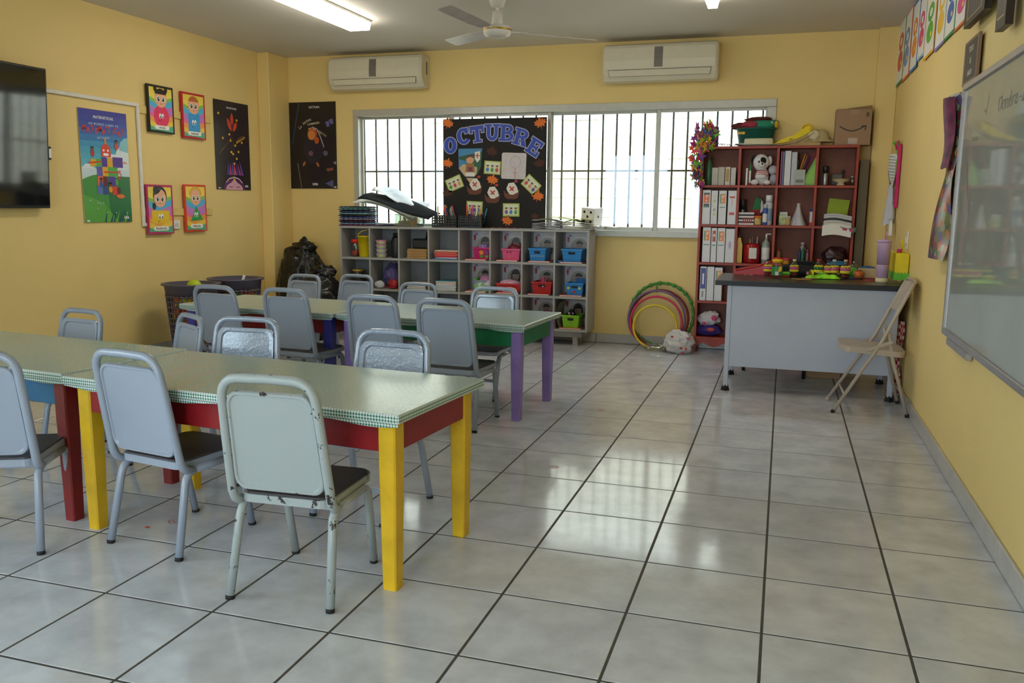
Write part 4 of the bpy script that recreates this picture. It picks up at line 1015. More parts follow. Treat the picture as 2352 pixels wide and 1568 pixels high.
# notebooks under the baskets
def notebook(label, q, w, d, hgt, cover, rz_=0., group=None):
    t = thing('notebook', label, 'notebook', q, R(rz_), group)
    B().box(-w / 2, 0, 0, w / 2, d, hgt * .25, M(cover, .4), .0008).obj('cover', t)
    B().box(-w / 2 + .003, .0015, hgt * .25, w / 2 - .003, d - .002, hgt * .85, PAPER).obj('pages', t)
    B().box(-w / 2, 0, hgt * .85, w / 2, d, hgt, M(cover, .4), .0006).obj('cover', t)
    return t
lat = {}
def lattice(hexc):
    if hexc in lat: return lat[hexc]
    m, n, l, p = node_mat('basket_plastic'); p.inputs['Roughness'].default_value = .35
    tc = n.new('ShaderNodeTexCoord'); v = n.new('ShaderNodeTexVoronoi'); v.inputs['Scale'].default_value = 75; l.new(tc.outputs['Object'], v.inputs['Vector'])
    mr = n.new('ShaderNodeMapRange'); mr.inputs['From Min'].default_value = .15; mr.inputs['From Max'].default_value = .45; l.new(v.outputs['Distance'], mr.inputs['Value'])
    bp = n.new('ShaderNodeBump'); bp.inputs['Strength'].default_value = .6; bp.inputs['Distance'].default_value = .004; bp.invert = True; l.new(mr.outputs['Result'], bp.inputs['Height']); l.new(bp.outputs['Normal'], p.inputs['Normal'])
    p.inputs['Base Color'].default_value = lin(hexc) + (1,); lat[hexc] = m
    return m
def basket(label, q, w, d, h, hexc, slot=True, deco=None, rzd=0., solid=False):
    t = thing('storage_basket', label, 'basket', q, R(rzd))
    m = M(hexc, .35) if solid else lattice(hexc); b = B(); tp = .86
    def ring(k, z, ins=0): a, e = w / 2 * k - ins, d / 2 * k - ins; return [(-a, -e + d / 2, z), (a, -e + d / 2, z), (a, e + d / 2, z), (-a, e + d / 2, z)]
    vs = ring(tp, 0) + ring(1, h) + ring(1, h, .004) + ring(tp, .004, .004)
    fs = [(r_ * 4 + k, r_ * 4 + (k + 1) % 4, (r_ + 1) * 4 + (k + 1) % 4, (r_ + 1) * 4 + k) for r_ in range(3) for k in range(4)] + [(0, 1, 2, 3), (12, 13, 14, 15)]
    b.add(vs, fs, m); b.obj('body', t)
    e = .006; rb = B()
    rb.beam((-w / 2 - e, 0 - .002, h), (w / 2 + e, 0 - .002, h), .008, .014, M(hexc, .35), .002).beam((-w / 2 - e, d + .002, h), (w / 2 + e, d + .002, h), .008, .014, M(hexc, .35), .002)
    rb.beam((-w / 2 - .002, 0, h), (-w / 2 - .002, d, h), .008, .014, M(hexc, .35), .002).beam((w / 2 + .002, 0, h), (w / 2 + .002, d, h), .008, .014, M(hexc, .35), .002); rb.obj('rim', t)
    sl = math.atan((1 - tp) * d / 2 / h)
    if slot:
        pts = rrect(w * .36, h * .2, h * .095, 5, 0, 0)
        B().prism(pts, .002, M('10131A', .6), (0, -.001 + (1 - .72) * (1 - tp) * d / 2, h * .72), (1, 0, 0), (0, -math.sin(sl), math.cos(sl))).obj('handle_slot', t)
    if deco: deco(t, w, d, h, sl, tp)
    return t
def dots(spec):
    def f(t, w, d, h, sl, tp):
        b = B()
        for (x, z, r_, c) in spec:
            pts = [(r_ * math.cos(R(30 * k)), r_ * math.sin(R(30 * k))) for k in range(12)]
            b.prism(pts, .0035, M(c, .4), (w * x, -.001 + (1 - z) * (1 - tp) * d / 2, h * z), (1, 0, 0), (0, -math.sin(sl), math.cos(sl)))
        b.obj('stickers', t)
    return f
def flowers(t, w, d, h, sl, tp):
    b = B(); V = (0, -math.sin(sl), math.cos(sl))
    for (x, c, c2) in ((.02, 'F2A32B', 'E8742A'), (.34, '6E4AA0', 'C03A4A')):
        o = Vector((w * x, -.001 + .4 * (1 - tp) * d / 2, h * .6))
        for k in range(5): a = R(90 + 72 * k); b.prism([(.013 * math.cos(a) + .009 * math.cos(R(45 * j)), .013 * math.sin(a) + .009 * math.sin(R(45 * j))) for j in range(8)], .003, M(c, .4), o, (1, 0, 0), V)
        b.prism([(.009 * math.cos(R(45 * j)), .009 * math.sin(R(45 * j))) for j in range(8)], .0045, M(c2, .4), o, (1, 0, 0), V)
        b.prism([(-.02, -.022), (-.012, -.028), (0, -.024), (.012, -.028), (.02, -.022), (.012, -.045), (-.012, -.045)], .003, M('4FB53A', .4), o, (1, 0, 0), V)
    b.obj('flower_decoration', t)
def case(label, q, r, hexc, rzd=0, seed=1):
    b = blob(M(hexc, .45, var=.25, scale=40), (0, 0, r[2] * .8), r, .05, 4, seed, zmin=0, nu=20, nv=12)
    t = thing('pencil_case', label, 'pencil case', q, R(rzd)); b.obj('pouch', t)
    B().tube([(-r[0] * .7, -r[1] * .45, r[2] * 1.45), (0, -r[1] * .35, r[2] * 1.72), (r[0] * .7, -r[1] * .45, r[2] * 1.45)], .003, M('E8E2D8', .4), 6).obj('zip', t); return t
NBT = .012
spec = [(4, 2, 'D04A38', 'notebook with red cover under the magenta flower basket'), (5, 2, 'C8443A', 'notebook with red cover under the pink basket'), (6, 2, 'D2452F', 'notebook with red cover under the beaded blue basket'), (7, 2, 'B8302C', 'notebook with dark red cover under the plain blue basket'),
        (4, 1, 'D98A78', 'notebook with salmon cover under the patterned carton'), (5, 1, 'CF5A60', 'notebook with rose cover under the wide red tray basket'), (6, 1, 'B03A30', 'notebook with brick cover under the red basket'), (7, 1, 'C24A35', 'notebook with orange red cover under the blue face basket'), (7, 0, 'C05044', 'notebook with red cover under the lime basket'), (6, 0, 'BE3E40', 'notebook with crimson cover under the magenta basket')]
for c, r_, cv, lb in spec: notebook(lb, cell(c, r_, .52 if c != 7 else .5, .012), .20, .245, NBT, cv, random.uniform(-3, 3))
def on_nb(c, r_, u, d): q = cell(c, r_, u, d); q.z += NBT; return q
basket('magenta basket with felt flowers in the top row', on_nb(4, 2, .66, .05), .155, .20, .10, 'C2226E', False, flowers, solid=True)
case('lilac pencil case in the magenta flower basket', on_nb(4, 2, .66, .15) + Vector((0, 0, .06)), (.055, .07, .045), 'A48BC8', seed=3)
basket('pink basket with red rim in the top row', on_nb(5, 2, .62, .04), .17, .20, .095, 'E25A8A', False, dots([(-.2, .75, .006, '5A1430'), (0, .75, .006, '5A1430'), (-.1, .3, .008, 'E8A06A')]), solid=True)
case('dark red patterned pencil case in the pink basket', on_nb(5, 2, .66, .15) + Vector((0, 0, .05)), (.07, .055, .055), '7A1F2C', seed=4)
basket('blue lattice basket with a row of beads in the top row', on_nb(6, 2, .45, .03), .155, .20, .105, '2C86CC', True, dots([(x * .16 - .32, .42, .005, 'D8D2C0') for x in range(5)]))
basket('plain blue lattice basket in the top row by the window sill', on_nb(7, 2, .50, .03), .18, .22, .105, '2C8AD2', True)
tag(B().box(-.02, 0, 0, .02, .03, .02, M('2B7FC6', .5), .004).obj('toy_block', None, cell(7, 2, .13, .05)), 'tiny blue toy block beside the plain blue basket', 'toy')
# patterned carton in the middle row
pm, n_, l_, p_ = node_mat('bubble_print'); vx = n_.new('ShaderNodeTexVoronoi'); vx.inputs['Scale'].default_value = 22; tcx = n_.new('ShaderNodeTexCoord'); l_.new(tcx.outputs['Object'], vx.inputs['Vector'])
rpx = n_.new('ShaderNodeValToRGB'); rpx.color_ramp.interpolation = 'CONSTANT'
for k_, c_ in enumerate(('7FA88C', 'D9D2E2', '8F7FB0', '7EBE62')):
    el = rpx.color_ramp.elements[k_] if k_ < 2 else rpx.color_ramp.elements.new(k_ / 4)
    el.position = k_ / 4; el.color = lin(c_) + (1,)
sxx = n_.new('ShaderNodeSeparateColor'); l_.new(vx.outputs['Color'], sxx.inputs['Color']); l_.new(sxx.outputs['Green'], rpx.inputs['Fac']); l_.new(rpx.outputs['Color'], p_.inputs['Base Color'])
t = thing('storage_carton', 'carton with green and lilac bubble print in the middle row', 'box', on_nb(4, 1, .70, .05))
b = B(); b.box(-.075, 0, 0, .075, .004, .1, pm).box(-.075, .196, 0, .075, .2, .1, pm).box(-.075, .004, 0, -.071, .196, .1, pm).box(.071, .004, 0, .075, .196, .1, pm).box(-.071, .004, 0, .071, .196, .004, pm); b.obj('carton', t)
B().prism([(-.078, .1), (-.078, .118), (-.05, .104)], .2, M('63B040', .5), (0, .2, 0), (1, 0, 0), (0, 0, 1)).obj('flap', t)
case('pink and lilac bag lying in the bubble print carton', on_nb(4, 1, .72, .14) + Vector((0, 0, .055)), (.06, .06, .05), 'D58AB8', seed=6)
basket('wide red tray basket heaped with pink cases in the middle row', on_nb(5, 1, .56, .03), .235, .22, .075, 'C62A26', False, None)
case('pale pink padded case lying in the wide red tray basket', on_nb(5, 1, .52, .13) + Vector((0, 0, .04)), (.105, .07, .04), 'DDA9C2', seed=7)
case('peach ruffled case in front of the wide red tray basket', on_nb(5, 1, .62, .02) + Vector((0, 0, .0)), (.075, .014, .028), 'E99A8C', seed=8)
basket('red lattice basket with pink pencils in the middle row', on_nb(6, 1, .60, .03), .185, .21, .10, 'B8201C', True, dots([(.06, .68, .007, 'D9B7C8')]))
for k in range(4): tag(B().cyl((0, 0, 0), (.01 - .006 * k, .015, .135), .006, M(['D9356E', 'E86A9A', '7A2A4A', 'D84A80'][k], .4), n=8).obj('pencil', None, on_nb(6, 1, .52 + .05 * k, .10) + Vector((0, 0, .006))), ['crimson', 'light pink', 'maroon', 'rose'][k] + ' pencil standing in the red lattice basket', 'pencil', 'pencils in the red basket')
basket('blue lattice basket with yellow and red button face', on_nb(7, 1, .60, .03), .155, .20, .10, '2C86CC', True, dots([(-.36, .62, .011, 'E8D43A'), (.3, .62, .011, 'E8D43A'), (-.02, .30, .012, 'CF2A2A')]))
basket('bright blue lattice basket nested behind the button face basket', on_nb(7, 1, .71, .215), .13, .05, .125, '1F78C4', False)
basket('magenta lattice basket in the bottom row beside the lilac leg', on_nb(6, 0, .69, .04), .14, .2, .11, 'B21E7A', True)
basket('lime green lattice basket in the bottom row', on_nb(7, 0, .50, .03), .155, .20, .105, '86C626', True)
t = thing('plush_toy', 'small black plush bird in the lime basket', 'plush toy', on_nb(7, 0, .48, .11) + Vector((0, 0, .006)))
blob(M('17161A', .8), (0, 0, .075), (.04, .04, .08), .05, 3, 3, zmin=0).obj('body', t)
B().ball((-.018, -.036, .118), .009, M('D8D4CC', .5)).ball((.018, -.036, .118), .009, M('9A7CC0', .5)).obj('eyes', t)
B().ball((-.012, -.04, .10), (.012, .008, .006), M('E8882A', .5)).obj('beak', t)
tag(B().grid(lambda u, v: (.0 - .035 * math.sin(v * 3.1), u * .24, v * .235), 4, 10, M('A8A096', .6)).grid(lambda u, v: (.011 - .035 * math.sin(v * 3.1), u * .24, v * .235), 4, 10, M('A8A096', .6)).obj('bent_board', None, cell(7, 0, .17, .03)), 'bent grey card leaning beside the lime basket', 'board')
# --- left half of the cubbies
def jar(name, label, q, r, h, body, lid, lidc, cat='jar', content=None, neck=.8, lidh=.018, n=18):
    t = thing(name, label, cat, q)
    B().lathe([(r * .9, 0), (r, .006), (r, h * .72), (r * neck, h * .86), (r * neck, h - lidh)], body, n).obj('body', t)
    B().lathe([(r * neck * 1.08, h - lidh), (r * neck * 1.1, h - .003), (r * neck, h)], M(lidc, .4) if lid else WHITE, n).obj('lid', t)
    if content: blob(M(content, .6, var=.6, scale=90), (0, 0, h * .2), (r * .85, r * .85, h * .2), .1, 6, 2, zmin=.004, nu=14, nv=8).obj('contents', t)
    return t
CLEAR = glass('clear_jar', 'E9EEEC', .12, .05)
jar('jar', 'clear jar of red sweets with a red lid in the first cubby', cell(0, 2, .34, .10), .042, .165, CLEAR, 1, 'D4231E', content='C23A2A', neck=.95, lidh=.035)
t = thing('bucket', 'yellow plastic bucket with handle in the first cubby', 'bucket', cell(0, 2, .69, .10))
YB_ = M('E9CD14', .35)
B().lathe([(.055, 0), (.058, .004), (.072, .19), (.076, .19), (.076, .2), (.069, .2), (.056, .008), (0, .008)], YB_, 22).obj('body', t)
B().tube([(-.074, 0, .19), (-.045, -.055, .215), (.0, -.062, .245), (.05, -.03, .262), (.066, 0, .2)], .005, YB_, 8).obj('handle', t)
for k in range(4):
    q = cell(1, 2, .30, .075); q.z += k * .041
    t = thing('food_container', ['round lidded snack pot at the foot of its stack', 'round lidded snack pot second in its stack', 'round lidded snack pot third in its stack', 'round lidded snack pot on top of its stack'][k], 'container', q, group='stacked snack pots')
    B().lathe([(.042, 0), (.052, .03), (.053, .033)], M('D9D9A8', .4, var=.2, scale=30), 18).obj('pot', t); B().lathe([(.057, .033), (.057, .039), (.05, .041)], M(['9E93C0', '9E93C0', 'C77FB0', 'D080B0'][k], .4), 18).obj('lid', t)
t = thing('water_bottle', 'black water bottle in the second cubby', 'bottle', cell(1, 2, .77, .11))
B().lathe([(.05, 0), (.053, .01), (.053, .15), (.045, .18), (.03, .2)], BLACK, 18).obj('body', t); B().lathe([(.032, .2), (.034, .225), (.02, .232)], BLACK, 18).obj('cap', t)
for k in range(4):
    q = cell(2, 2, .56, .04); q.z += k * .0225
    tag(B().box(-.10, 0, 0, .10, .2, .0215, M('A9824E', .55, var=.15, scale=30, name='raw_wood'), .002).obj('wooden_block', None, q + Vector((.003 * (k % 2), 0, 0))), ['tan wooden block at the bottom of its pile', 'tan wooden block second in its pile', 'tan wooden block third in its pile', 'tan wooden block on top of its pile'][k], 'wooden block', 'pile of wooden blocks')
q = cell(2, 2, .66, .12); q.z += .091
t = thing('hole_punch', 'black metal punch standing on the wooden blocks', 'hole punch', q)
B().box(-.1, -.03, 0, .09, .08, .09, BLACK, .012).obj('base', t); B().tube([(.02, .03, .085), (.03, .03, .15), (.055, .03, .155), (.075, .03, .13), (.075, .03, .085)], .009, BLACK, 8).obj('handle', t)
fc = ['2A7FC0', 'D9D6CC', 'B23048', 'D23A62', 'E86A4A', 'C93A40', 'E07A58', 'C82F38', 'E2D6C0']
for k, c_ in enumerate(fc):
    q = cell(3, 2, .52 + .02 * (k % 3), .03); q.z += k * .0092
    tag(B().box(-.115 + .01 * (k % 2), 0, 0, .115, .22, .009, M(c_, .35), .001).obj('folder', None, q, (0, 0, R(random.uniform(-3, 5)))), ['blue', 'white', 'crimson', 'pink', 'coral', 'red', 'salmon', 'scarlet', 'ivory'][k] + ' plastic folder lying in the folder pile of the fourth cubby', 'folder', 'folders in the fourth cubby')
# middle row
jar('jar', 'dark jar with a gold lid in the middle left cubby', cell(0, 1, .40, .11), .055, .17, M('3A332A', .3), 1, 'B79A3E', neck=.9, lidh=.02)
for k, (c_, u, d) in enumerate((('D8402E', .30, .05), ('3FA84A', .5, .045), ('E0C12E', .74, .06), ('2F6FC0', .86, .1), ('D8402E', .42, .035), ('3FA84A', .62, .03))):
    tag(B().cbox((0, 0, .016), (.032, .032, .032), M(c_, .4), .003).obj('toy_brick', None, cell(0, 1, u, d), (0, 0, R(20 * k))), ['red', 'green', 'yellow', 'blue', 'scarlet', 'bright green'][k] + ' toy brick in front of the gold lidded jar', 'toy brick', 'toy bricks')
case('clear wrapped party favour behind the toy bricks', cell(0, 1, .80, .18), (.035, .04, .08), '8FA0A0', seed=12)
t = thing('gift_bag', 'crumpled purple patterned plastic bag in the middle row', 'bag', cell(1, 1, .56, .15)); blob(M('5C5288', .4, var=.5, scale=24, bump=.4, bscale=30, dist=.02), (.005, 0, .115), (.09, .08, .115), .12, 8, 5, zmin=0, crease=.25).obj('bag', t)
t = thing('plastic_bag', 'crumpled white plastic bag at the front of middle row', 'bag', cell(1, 1, .27, .045)); blob(M('CBCBD0', .35), (0, 0, .035), (.05, .03, .038), .1, 8, 6, zmin=0, crease=.2).obj('bag', t)
t = thing('plastic_bag', 'red plastic pouch beside the purple bag', 'bag', cell(1, 1, .74, .042)); blob(M('A81E26', .35), (0, 0, .045), (.05, .026, .045), .1, 8, 7, zmin=0, crease=.2).obj('bag', t)
for k in range(5):
    q = cell(2, 1, .55, .03); q.z += k * .014
    notebook(['beige workbook lying flat, lowest in the third cubby', 'grey workbook lying flat, second in the third cubby', 'tan workbook lying flat, middle of the third cubby pile', 'brown workbook lying flat, fourth in the third cubby', 'cream workbook lying flat on top of the third cubby pile'][k], q, .20 - .008 * (k % 3), .24, .0135, ['B5A898', '8F8A84', 'A89A86', '7A7068', 'C4BBAA'][k], 4 * (k % 2))
for k in range(8):
    q = cell(3, 1, .54, .03); q.z += k * .0115
    notebook(['teal', 'white', 'grey blue', 'pale', 'sky blue', 'ivory', 'orange', 'turquoise'][k] + ' exercise book in the pile of the fourth middle cubby', q, .21 - .006 * (k % 3), .25, .011, ['5A8FA0', 'D0D0CC', '8FA0B5', 'C4CCD0', '6FA8C8', 'D8D4CC', 'D9764A', '4FA0A8'][k], random.uniform(-4, 4), 'exercise books')
tag(B().tube([(0, 0, 0), (.04, -.02, .02), (.1, -.01, .012), (.14, .02, .001)], .0025, M('C8282C', .5), 6).obj('red_ribbon', None, cell(1, 1, .45, .015) + Vector((0, 0, .003))), 'thin red ribbon lying at the front of the middle row', 'ribbon')

# ================================================================ on top of the cubbies
TOPZ = CZ1 + .001
FX = at(835, 515, 5.0, CZ1)
mc = ['27304A', '6FA0A0', '23242E', '8F3A62', '5A5590', '1E2230', '7FB0A8', '35427A', '26262C', '5E8A90']
for k in range(10):
    q = at(823, 515, 4.98, CZ1); q.z = TOPZ + k * .0185
    t = thing('egg_tray', ['navy', 'pale teal', 'charcoal', 'plum', 'violet blue', 'midnight', 'mint', 'indigo', 'near black', 'sea green'][k] + ' painted egg tray in the stack beside the clear block box', 'egg tray', q + Vector((.004 * math.sin(k * 2.1), 0, 0)), R(2 * math.sin(k)), 'stack of painted egg trays')
    b = B(); b.box(-.15, -.11, 0, .15, .11, .006, M(mc[k], .7))
    for i in range(6):
        for j in range(4):
            cx, cy = -.125 + i * .05, -.083 + j * .055
            vs = [(cx - .022, cy - .022, .006), (cx + .022, cy - .022, .006), (cx + .022, cy + .022, .006), (cx - .022, cy + .022, .006), (cx - .01, cy - .01, .0178), (cx + .01, cy - .01, .0178), (cx + .01, cy + .01, .0178), (cx - .01, cy + .01, .0178)]
            b.add(vs, [(0, 1, 5, 4), (1, 2, 6, 5), (2, 3, 7, 6), (3, 0, 4, 7), (4, 5, 6, 7)], M(mc[(k + 3) % 10], .7))
    b.obj('tray', t)
SZ = TOPZ + .19
base = at(860, 455, 4.98, 0)
tag(sheet(lambda u, v: (-.30 + u * .62, -.14 + v * .30, .022 - .155 * u * u + .02 * math.sin(u * 3 + v) + .03 * v), M('DDD6C8', .6), 16, 6).obj('paper_sheet', None, (base.x + .10, base.y, SZ + .002)), 'large off-white card sheet jutting over the egg tray stack', 'paper sheet')
tag(sheet(lambda u, v: (-.19 + u * .72, -.16 + v * .30, .060 - .19 * u ** 1.3 + .012 * math.sin(u * 7 + v * 4) + .075 * v), M('141312', .9, spec=.1), 18, 6).obj('card_sheet', None, (base.x + .1, base.y - .02, SZ + .003)), 'long black card sheet sagging from egg trays to pen baskets', 'card sheet')
tag(sheet(lambda u, v: (-.12 + u * .52, .0 + v * .20, .135 - .19 * u ** 1.1 + .016 * math.sin(u * 9 + v * 5) + .06 * v), M('C4C3C0', .35, .0, bump=.6, bscale=20), 24, 8).obj('foil_sheet', None, (base.x + .09, base.y, SZ + .006)), 'crumpled silver foil sheet lying on the black card', 'foil sheet')
tag(sheet(lambda u, v: (-.2 * 0 + u * .34, -.06 + v * .2, .001 + .02 * math.sin(u * 3.1) * (1 - v)), M('6A4A78', .6), 10, 4).obj('foam_sheet', None, at(862, 512, 4.93, CZ1)), 'purple foam sheet lying beside the egg tray stack', 'foam sheet')
q = at(940, 512, 4.95, CZ1)
t = thing('block_box', 'clear plastic box of coloured blocks on the cubby shelf', 'box', q)
b = B(); b.box(-.115, -.07, 0, .115, -.067, .12, PLASTIC_FILM).box(-.115, .067, 0, .115, .07, .12, PLASTIC_FILM).box(-.115, -.067, 0, -.112, .067, .12, PLASTIC_FILM).box(.112, -.067, 0, .115, .067, .12, PLASTIC_FILM).box(-.112, -.067, 0, .112, .067, .003, PLASTIC_FILM); b.obj('clear_box', t)
b = B(); rnd = random.Random(5)
for k in range(46): b.cbox((rnd.uniform(-.085, .095), rnd.uniform(-.05, .045), .02 + .06 * rnd.random() * (1 if k > 15 else .3)), (.03, .03, .03), M(rnd.choice(['6A4FA0', '5A4AA8', 'E09A2A', 'E0A83A', 'C8402E', '4F8A3A', '7FC03A', '5868B0']), .45), .003, (rnd.random(), rnd.random(), rnd.random()))
o = b.obj('blocks', t); o['kind'] = 'stuff'
# black pen baskets
pens = [('second', 1022, ['2F8FA0', '7FB82E', '1B1B1F']), ('third', 1078, ['E06A2A', '7A4AA8', '2F5FB0', 'D03A5A', '8A8A8E', '303038'])]
for k, (x0, x1) in enumerate(((992, 1048), (1052, 1106))):
    qa, qb = PY(x0, 500, 4.93), PY(x1, 500, 4.93); w = qb.x - qa.x; q = Vector(((qa.x + qb.x) / 2, 4.93, TOPZ))
    t = thing('pen_basket', ['black slotted pen basket beside the clear block box', 'black slotted pen basket in front of the October board'][k], 'basket', q); h = .105
    PB = M('121214', .4); b = B()
    b.box(-w / 2, 0, 0, w / 2, .14, .005, PB)
    for i in range(5):
        z0 = .005 + i * .024; 
        for (a0, b0, a1, b1) in ((-w / 2, 0, w / 2, .005), (-w / 2, .135, w / 2, .14), (-w / 2, .005, -w / 2 + .005, .135), (w / 2 - .005, .005, w / 2, .135)): b.box(a0, b0, z0, a1, b1, z0 + (.012 if i < 4 else .008), PB)
    nS = max(4, int(w / .022))
    for i in range(nS + 1):
        x = -w / 2 + .004 + (w - .008) * i / nS; b.box(x - .0055, .0005, .005, x + .0055, .0045, h - .004, PB); b.box(x - .0055, .1355, .005, x + .0055, .1395, h - .004, PB)
    b.obj('slotted_body', t)
    rnd = random.Random(11 + k); PCN = {'D8401E': 'red', 'E8A01E': 'amber', '4A3A90': 'violet', '2F8F9A': 'teal', '5FB02A': 'green', '1A1A1C': 'black', 'B8B4B0': 'silver', '7A4A8A': 'plum', '8A8C90': 'grey', 'E8E4DC': 'white', 'D05A8A': 'pink'}
    cols_ = list(PCN); rnd.shuffle(cols_)
    for i in range(11):
        c_ = cols_[i]
        x = -w / 2 + .02 + (w - .04) * rnd.random(); L = rnd.uniform(.13, .2); dx = rnd.uniform(-.05, .05)
        x1_ = max(-w / 2 + .01, min(w / 2 - .01, x + dx)) if L < .15 else x + dx
        tag(B().cyl((0, 0, 0), (x1_ - x, rnd.uniform(-.02, .03), L), .0065, M(c_, .4), n=8).obj('pen', None, q + Vector((x, .035 + .07 * rnd.random(), .008))), PCN[c_] + [' pen standing in the pen basket beside block box', ' pen standing in the pen basket before the October board'][k], 'pen', ['pens in the first basket', 'pens in the second basket'][k])
# exercise book pile, dice
q = at(1292, 515, 4.95, CZ1); rnd = random.Random(3)
for k in range(11):
    side = -1 if k % 2 else 1; cc = ['D6D0BC', 'C6C2C8', 'CFC9B4', 'BDB9C4', 'DAD6CC', 'C2BEBC', 'B8B6A0', 'CAC6CC', 'D4CDB8', 'B2AFB4', 'A8A838'][k]
    def bf(u, v, side=side, k=k): return Vector((side * (.01 + u * .26) - .03 * 0, -.10 + v * .22 + .006 * (k % 3), .0062 * k + .016 * math.sin(min(1, u * 1.15) * 3.1) * (.4 + k / 14) + (.02 if k > 8 else 0) * u))
    tag(sheet(bf, M(cc, .6), 12, 4, .0045).obj('exercise_book', None, (q.x + .01, q.y + .02, TOPZ + .006), (0, 0, R(rnd.uniform(-5, 5)))), 'limp exercise book, ' + ['lowest', 'second up', 'third up', 'fourth up', 'fifth up', 'sixth up', 'seventh up', 'eighth up', 'ninth up', 'tenth up', 'eleventh up'][k] + ' in the splayed pile beside the paper dice', 'exercise book', 'splayed exercise books')
tag(sheet(lambda u, v: (-.19 + u * .36, -.10 + v * .2, .085 + .022 * math.sin(u * 3.0) - .02 * u), M('8C9A22', .5), 14, 4, .004).obj('exercise_book', None, (q.x, q.y + .01, TOPZ + .006)), 'olive green covered exercise book on top of the splayed pile', 'exercise book')
q = at(1360, 505, 5.04, CZ1)
t = thing('paper_dice', 'white paper dice with black spots beside the window', 'dice', (q.x - .01, 5.06, TOPZ + .045), rot=(R(4), R(5), R(-22)))
B().box(-.068, -.068, 0, .068, .068, .15, M('E6E3DE', .6), .003).obj('cube', t)
SP = M('1E1C1C', .5)
for (x, z) in ((-.035, .115), (.035, .115), (0, .075), (-.035, .035), (.035, .035)): B().prism([(x + .012 * math.cos(R(30 * k)), z + .012 * math.sin(R(30 * k))) for k in range(12)], .001, SP, (0, -.0682, 0), (1, 0, 0), (0, 0, 1)).obj('spot', t)
B().prism([(.010 * math.cos(R(30 * k)), .075 + .012 * math.sin(R(30 * k))) for k in range(12)], .001, SP, (.0682, 0, 0), (0, 1, 0), (0, 0, 1)).obj('spot', t)
tag(sheet(lambda u, v: (-.06 + u * .26, -.1 + v * .2, .008 * math.sin(u * 4)), PAPER, 8, 3).box(-.05, -.05, -.03, .1, .08, -.003, PAPER).obj('paper_stack', None, (q.x + .02, q.y, TOPZ + .031)), 'loose white papers under the paper dice', 'papers')

# ================================================================ October board
bx0, bx1 = PY(1018, 400, 5.12).x, PY(1254, 400, 5.12).x; bz1 = PY(1136, 271, 5.12).z
t = thing('bulletin_board', 'black October notice board with paper leaves and ships at the window', 'notice board', ((bx0 + bx1) / 2, 5.12, CZ1), rot=(R(0.0), 0, 0))
bw, bh = bx1 - bx0, bz1 - CZ1 - .001
B().box(-bw / 2, 0, .0012, bw / 2, .012, bh, M('201D1C', .8, var=.12, scale=8), .001).obj('backing', t)
def bpos(px_, py_): q = PY(px_, py_, 5.12); return q.x - (bx0 + bx1) / 2, q.z - CZ1
def stick(name, pts_list, x, z, rot=0., s=1., lift=0.):
    b = B(); ca, sa = math.cos(R(rot)), math.sin(R(rot))
    for i_, (pts, mat, d) in enumerate(pts_list):
        d = d + i_ * .00007
        pp = [(s * (a * ca - b_ * sa), s * (a * sa + b_ * ca)) for a, b_ in pts]
        b.prism(pp, .0018, mat, (x, -.0002 - d - lift, z), (1, 0, 0), (0, 0, 1))
    return b.obj(name, t)
LEAF = [(0, -.5), (.04, -.22), (.3, -.32), (.26, -.16), (.5, -.05), (.40, .02), (.46, .2), (.28, .16), (.24, .30), (.13, .2), (.0, .5), (-.13, .2), (-.24, .30), (-.28, .16), (-.46, .2), (-.40, .02), (-.5, -.05), (-.26, -.16), (-.3, -.32), (-.04, -.22)]
ORG, BRN = M('E9782E', .7), M('4F2A1B', .75)
for (x, y, r_, m, s) in ((1029, 283, 20, ORG, .115), (1241, 282, -15, ORG, .12), (1028, 375, 15, ORG, .11), (1239, 375, -10, BRN, .11), (1130, 348, 10, BRN, .115), (1131, 413, 15, ORG, .118), (1235, 450, 10, ORG, .125), (1026, 443, -20, BRN, .115), (1165, 507, 15, ORG, .115), (1229, 497, 0, BRN, .08)):
    x_, z_ = bpos(x, y); stick('paper_leaf', [(LEAF, m, .0)], max(-bw / 2 + s * .42, min(bw / 2 - s * .3, x_)), z_, -r_, s)
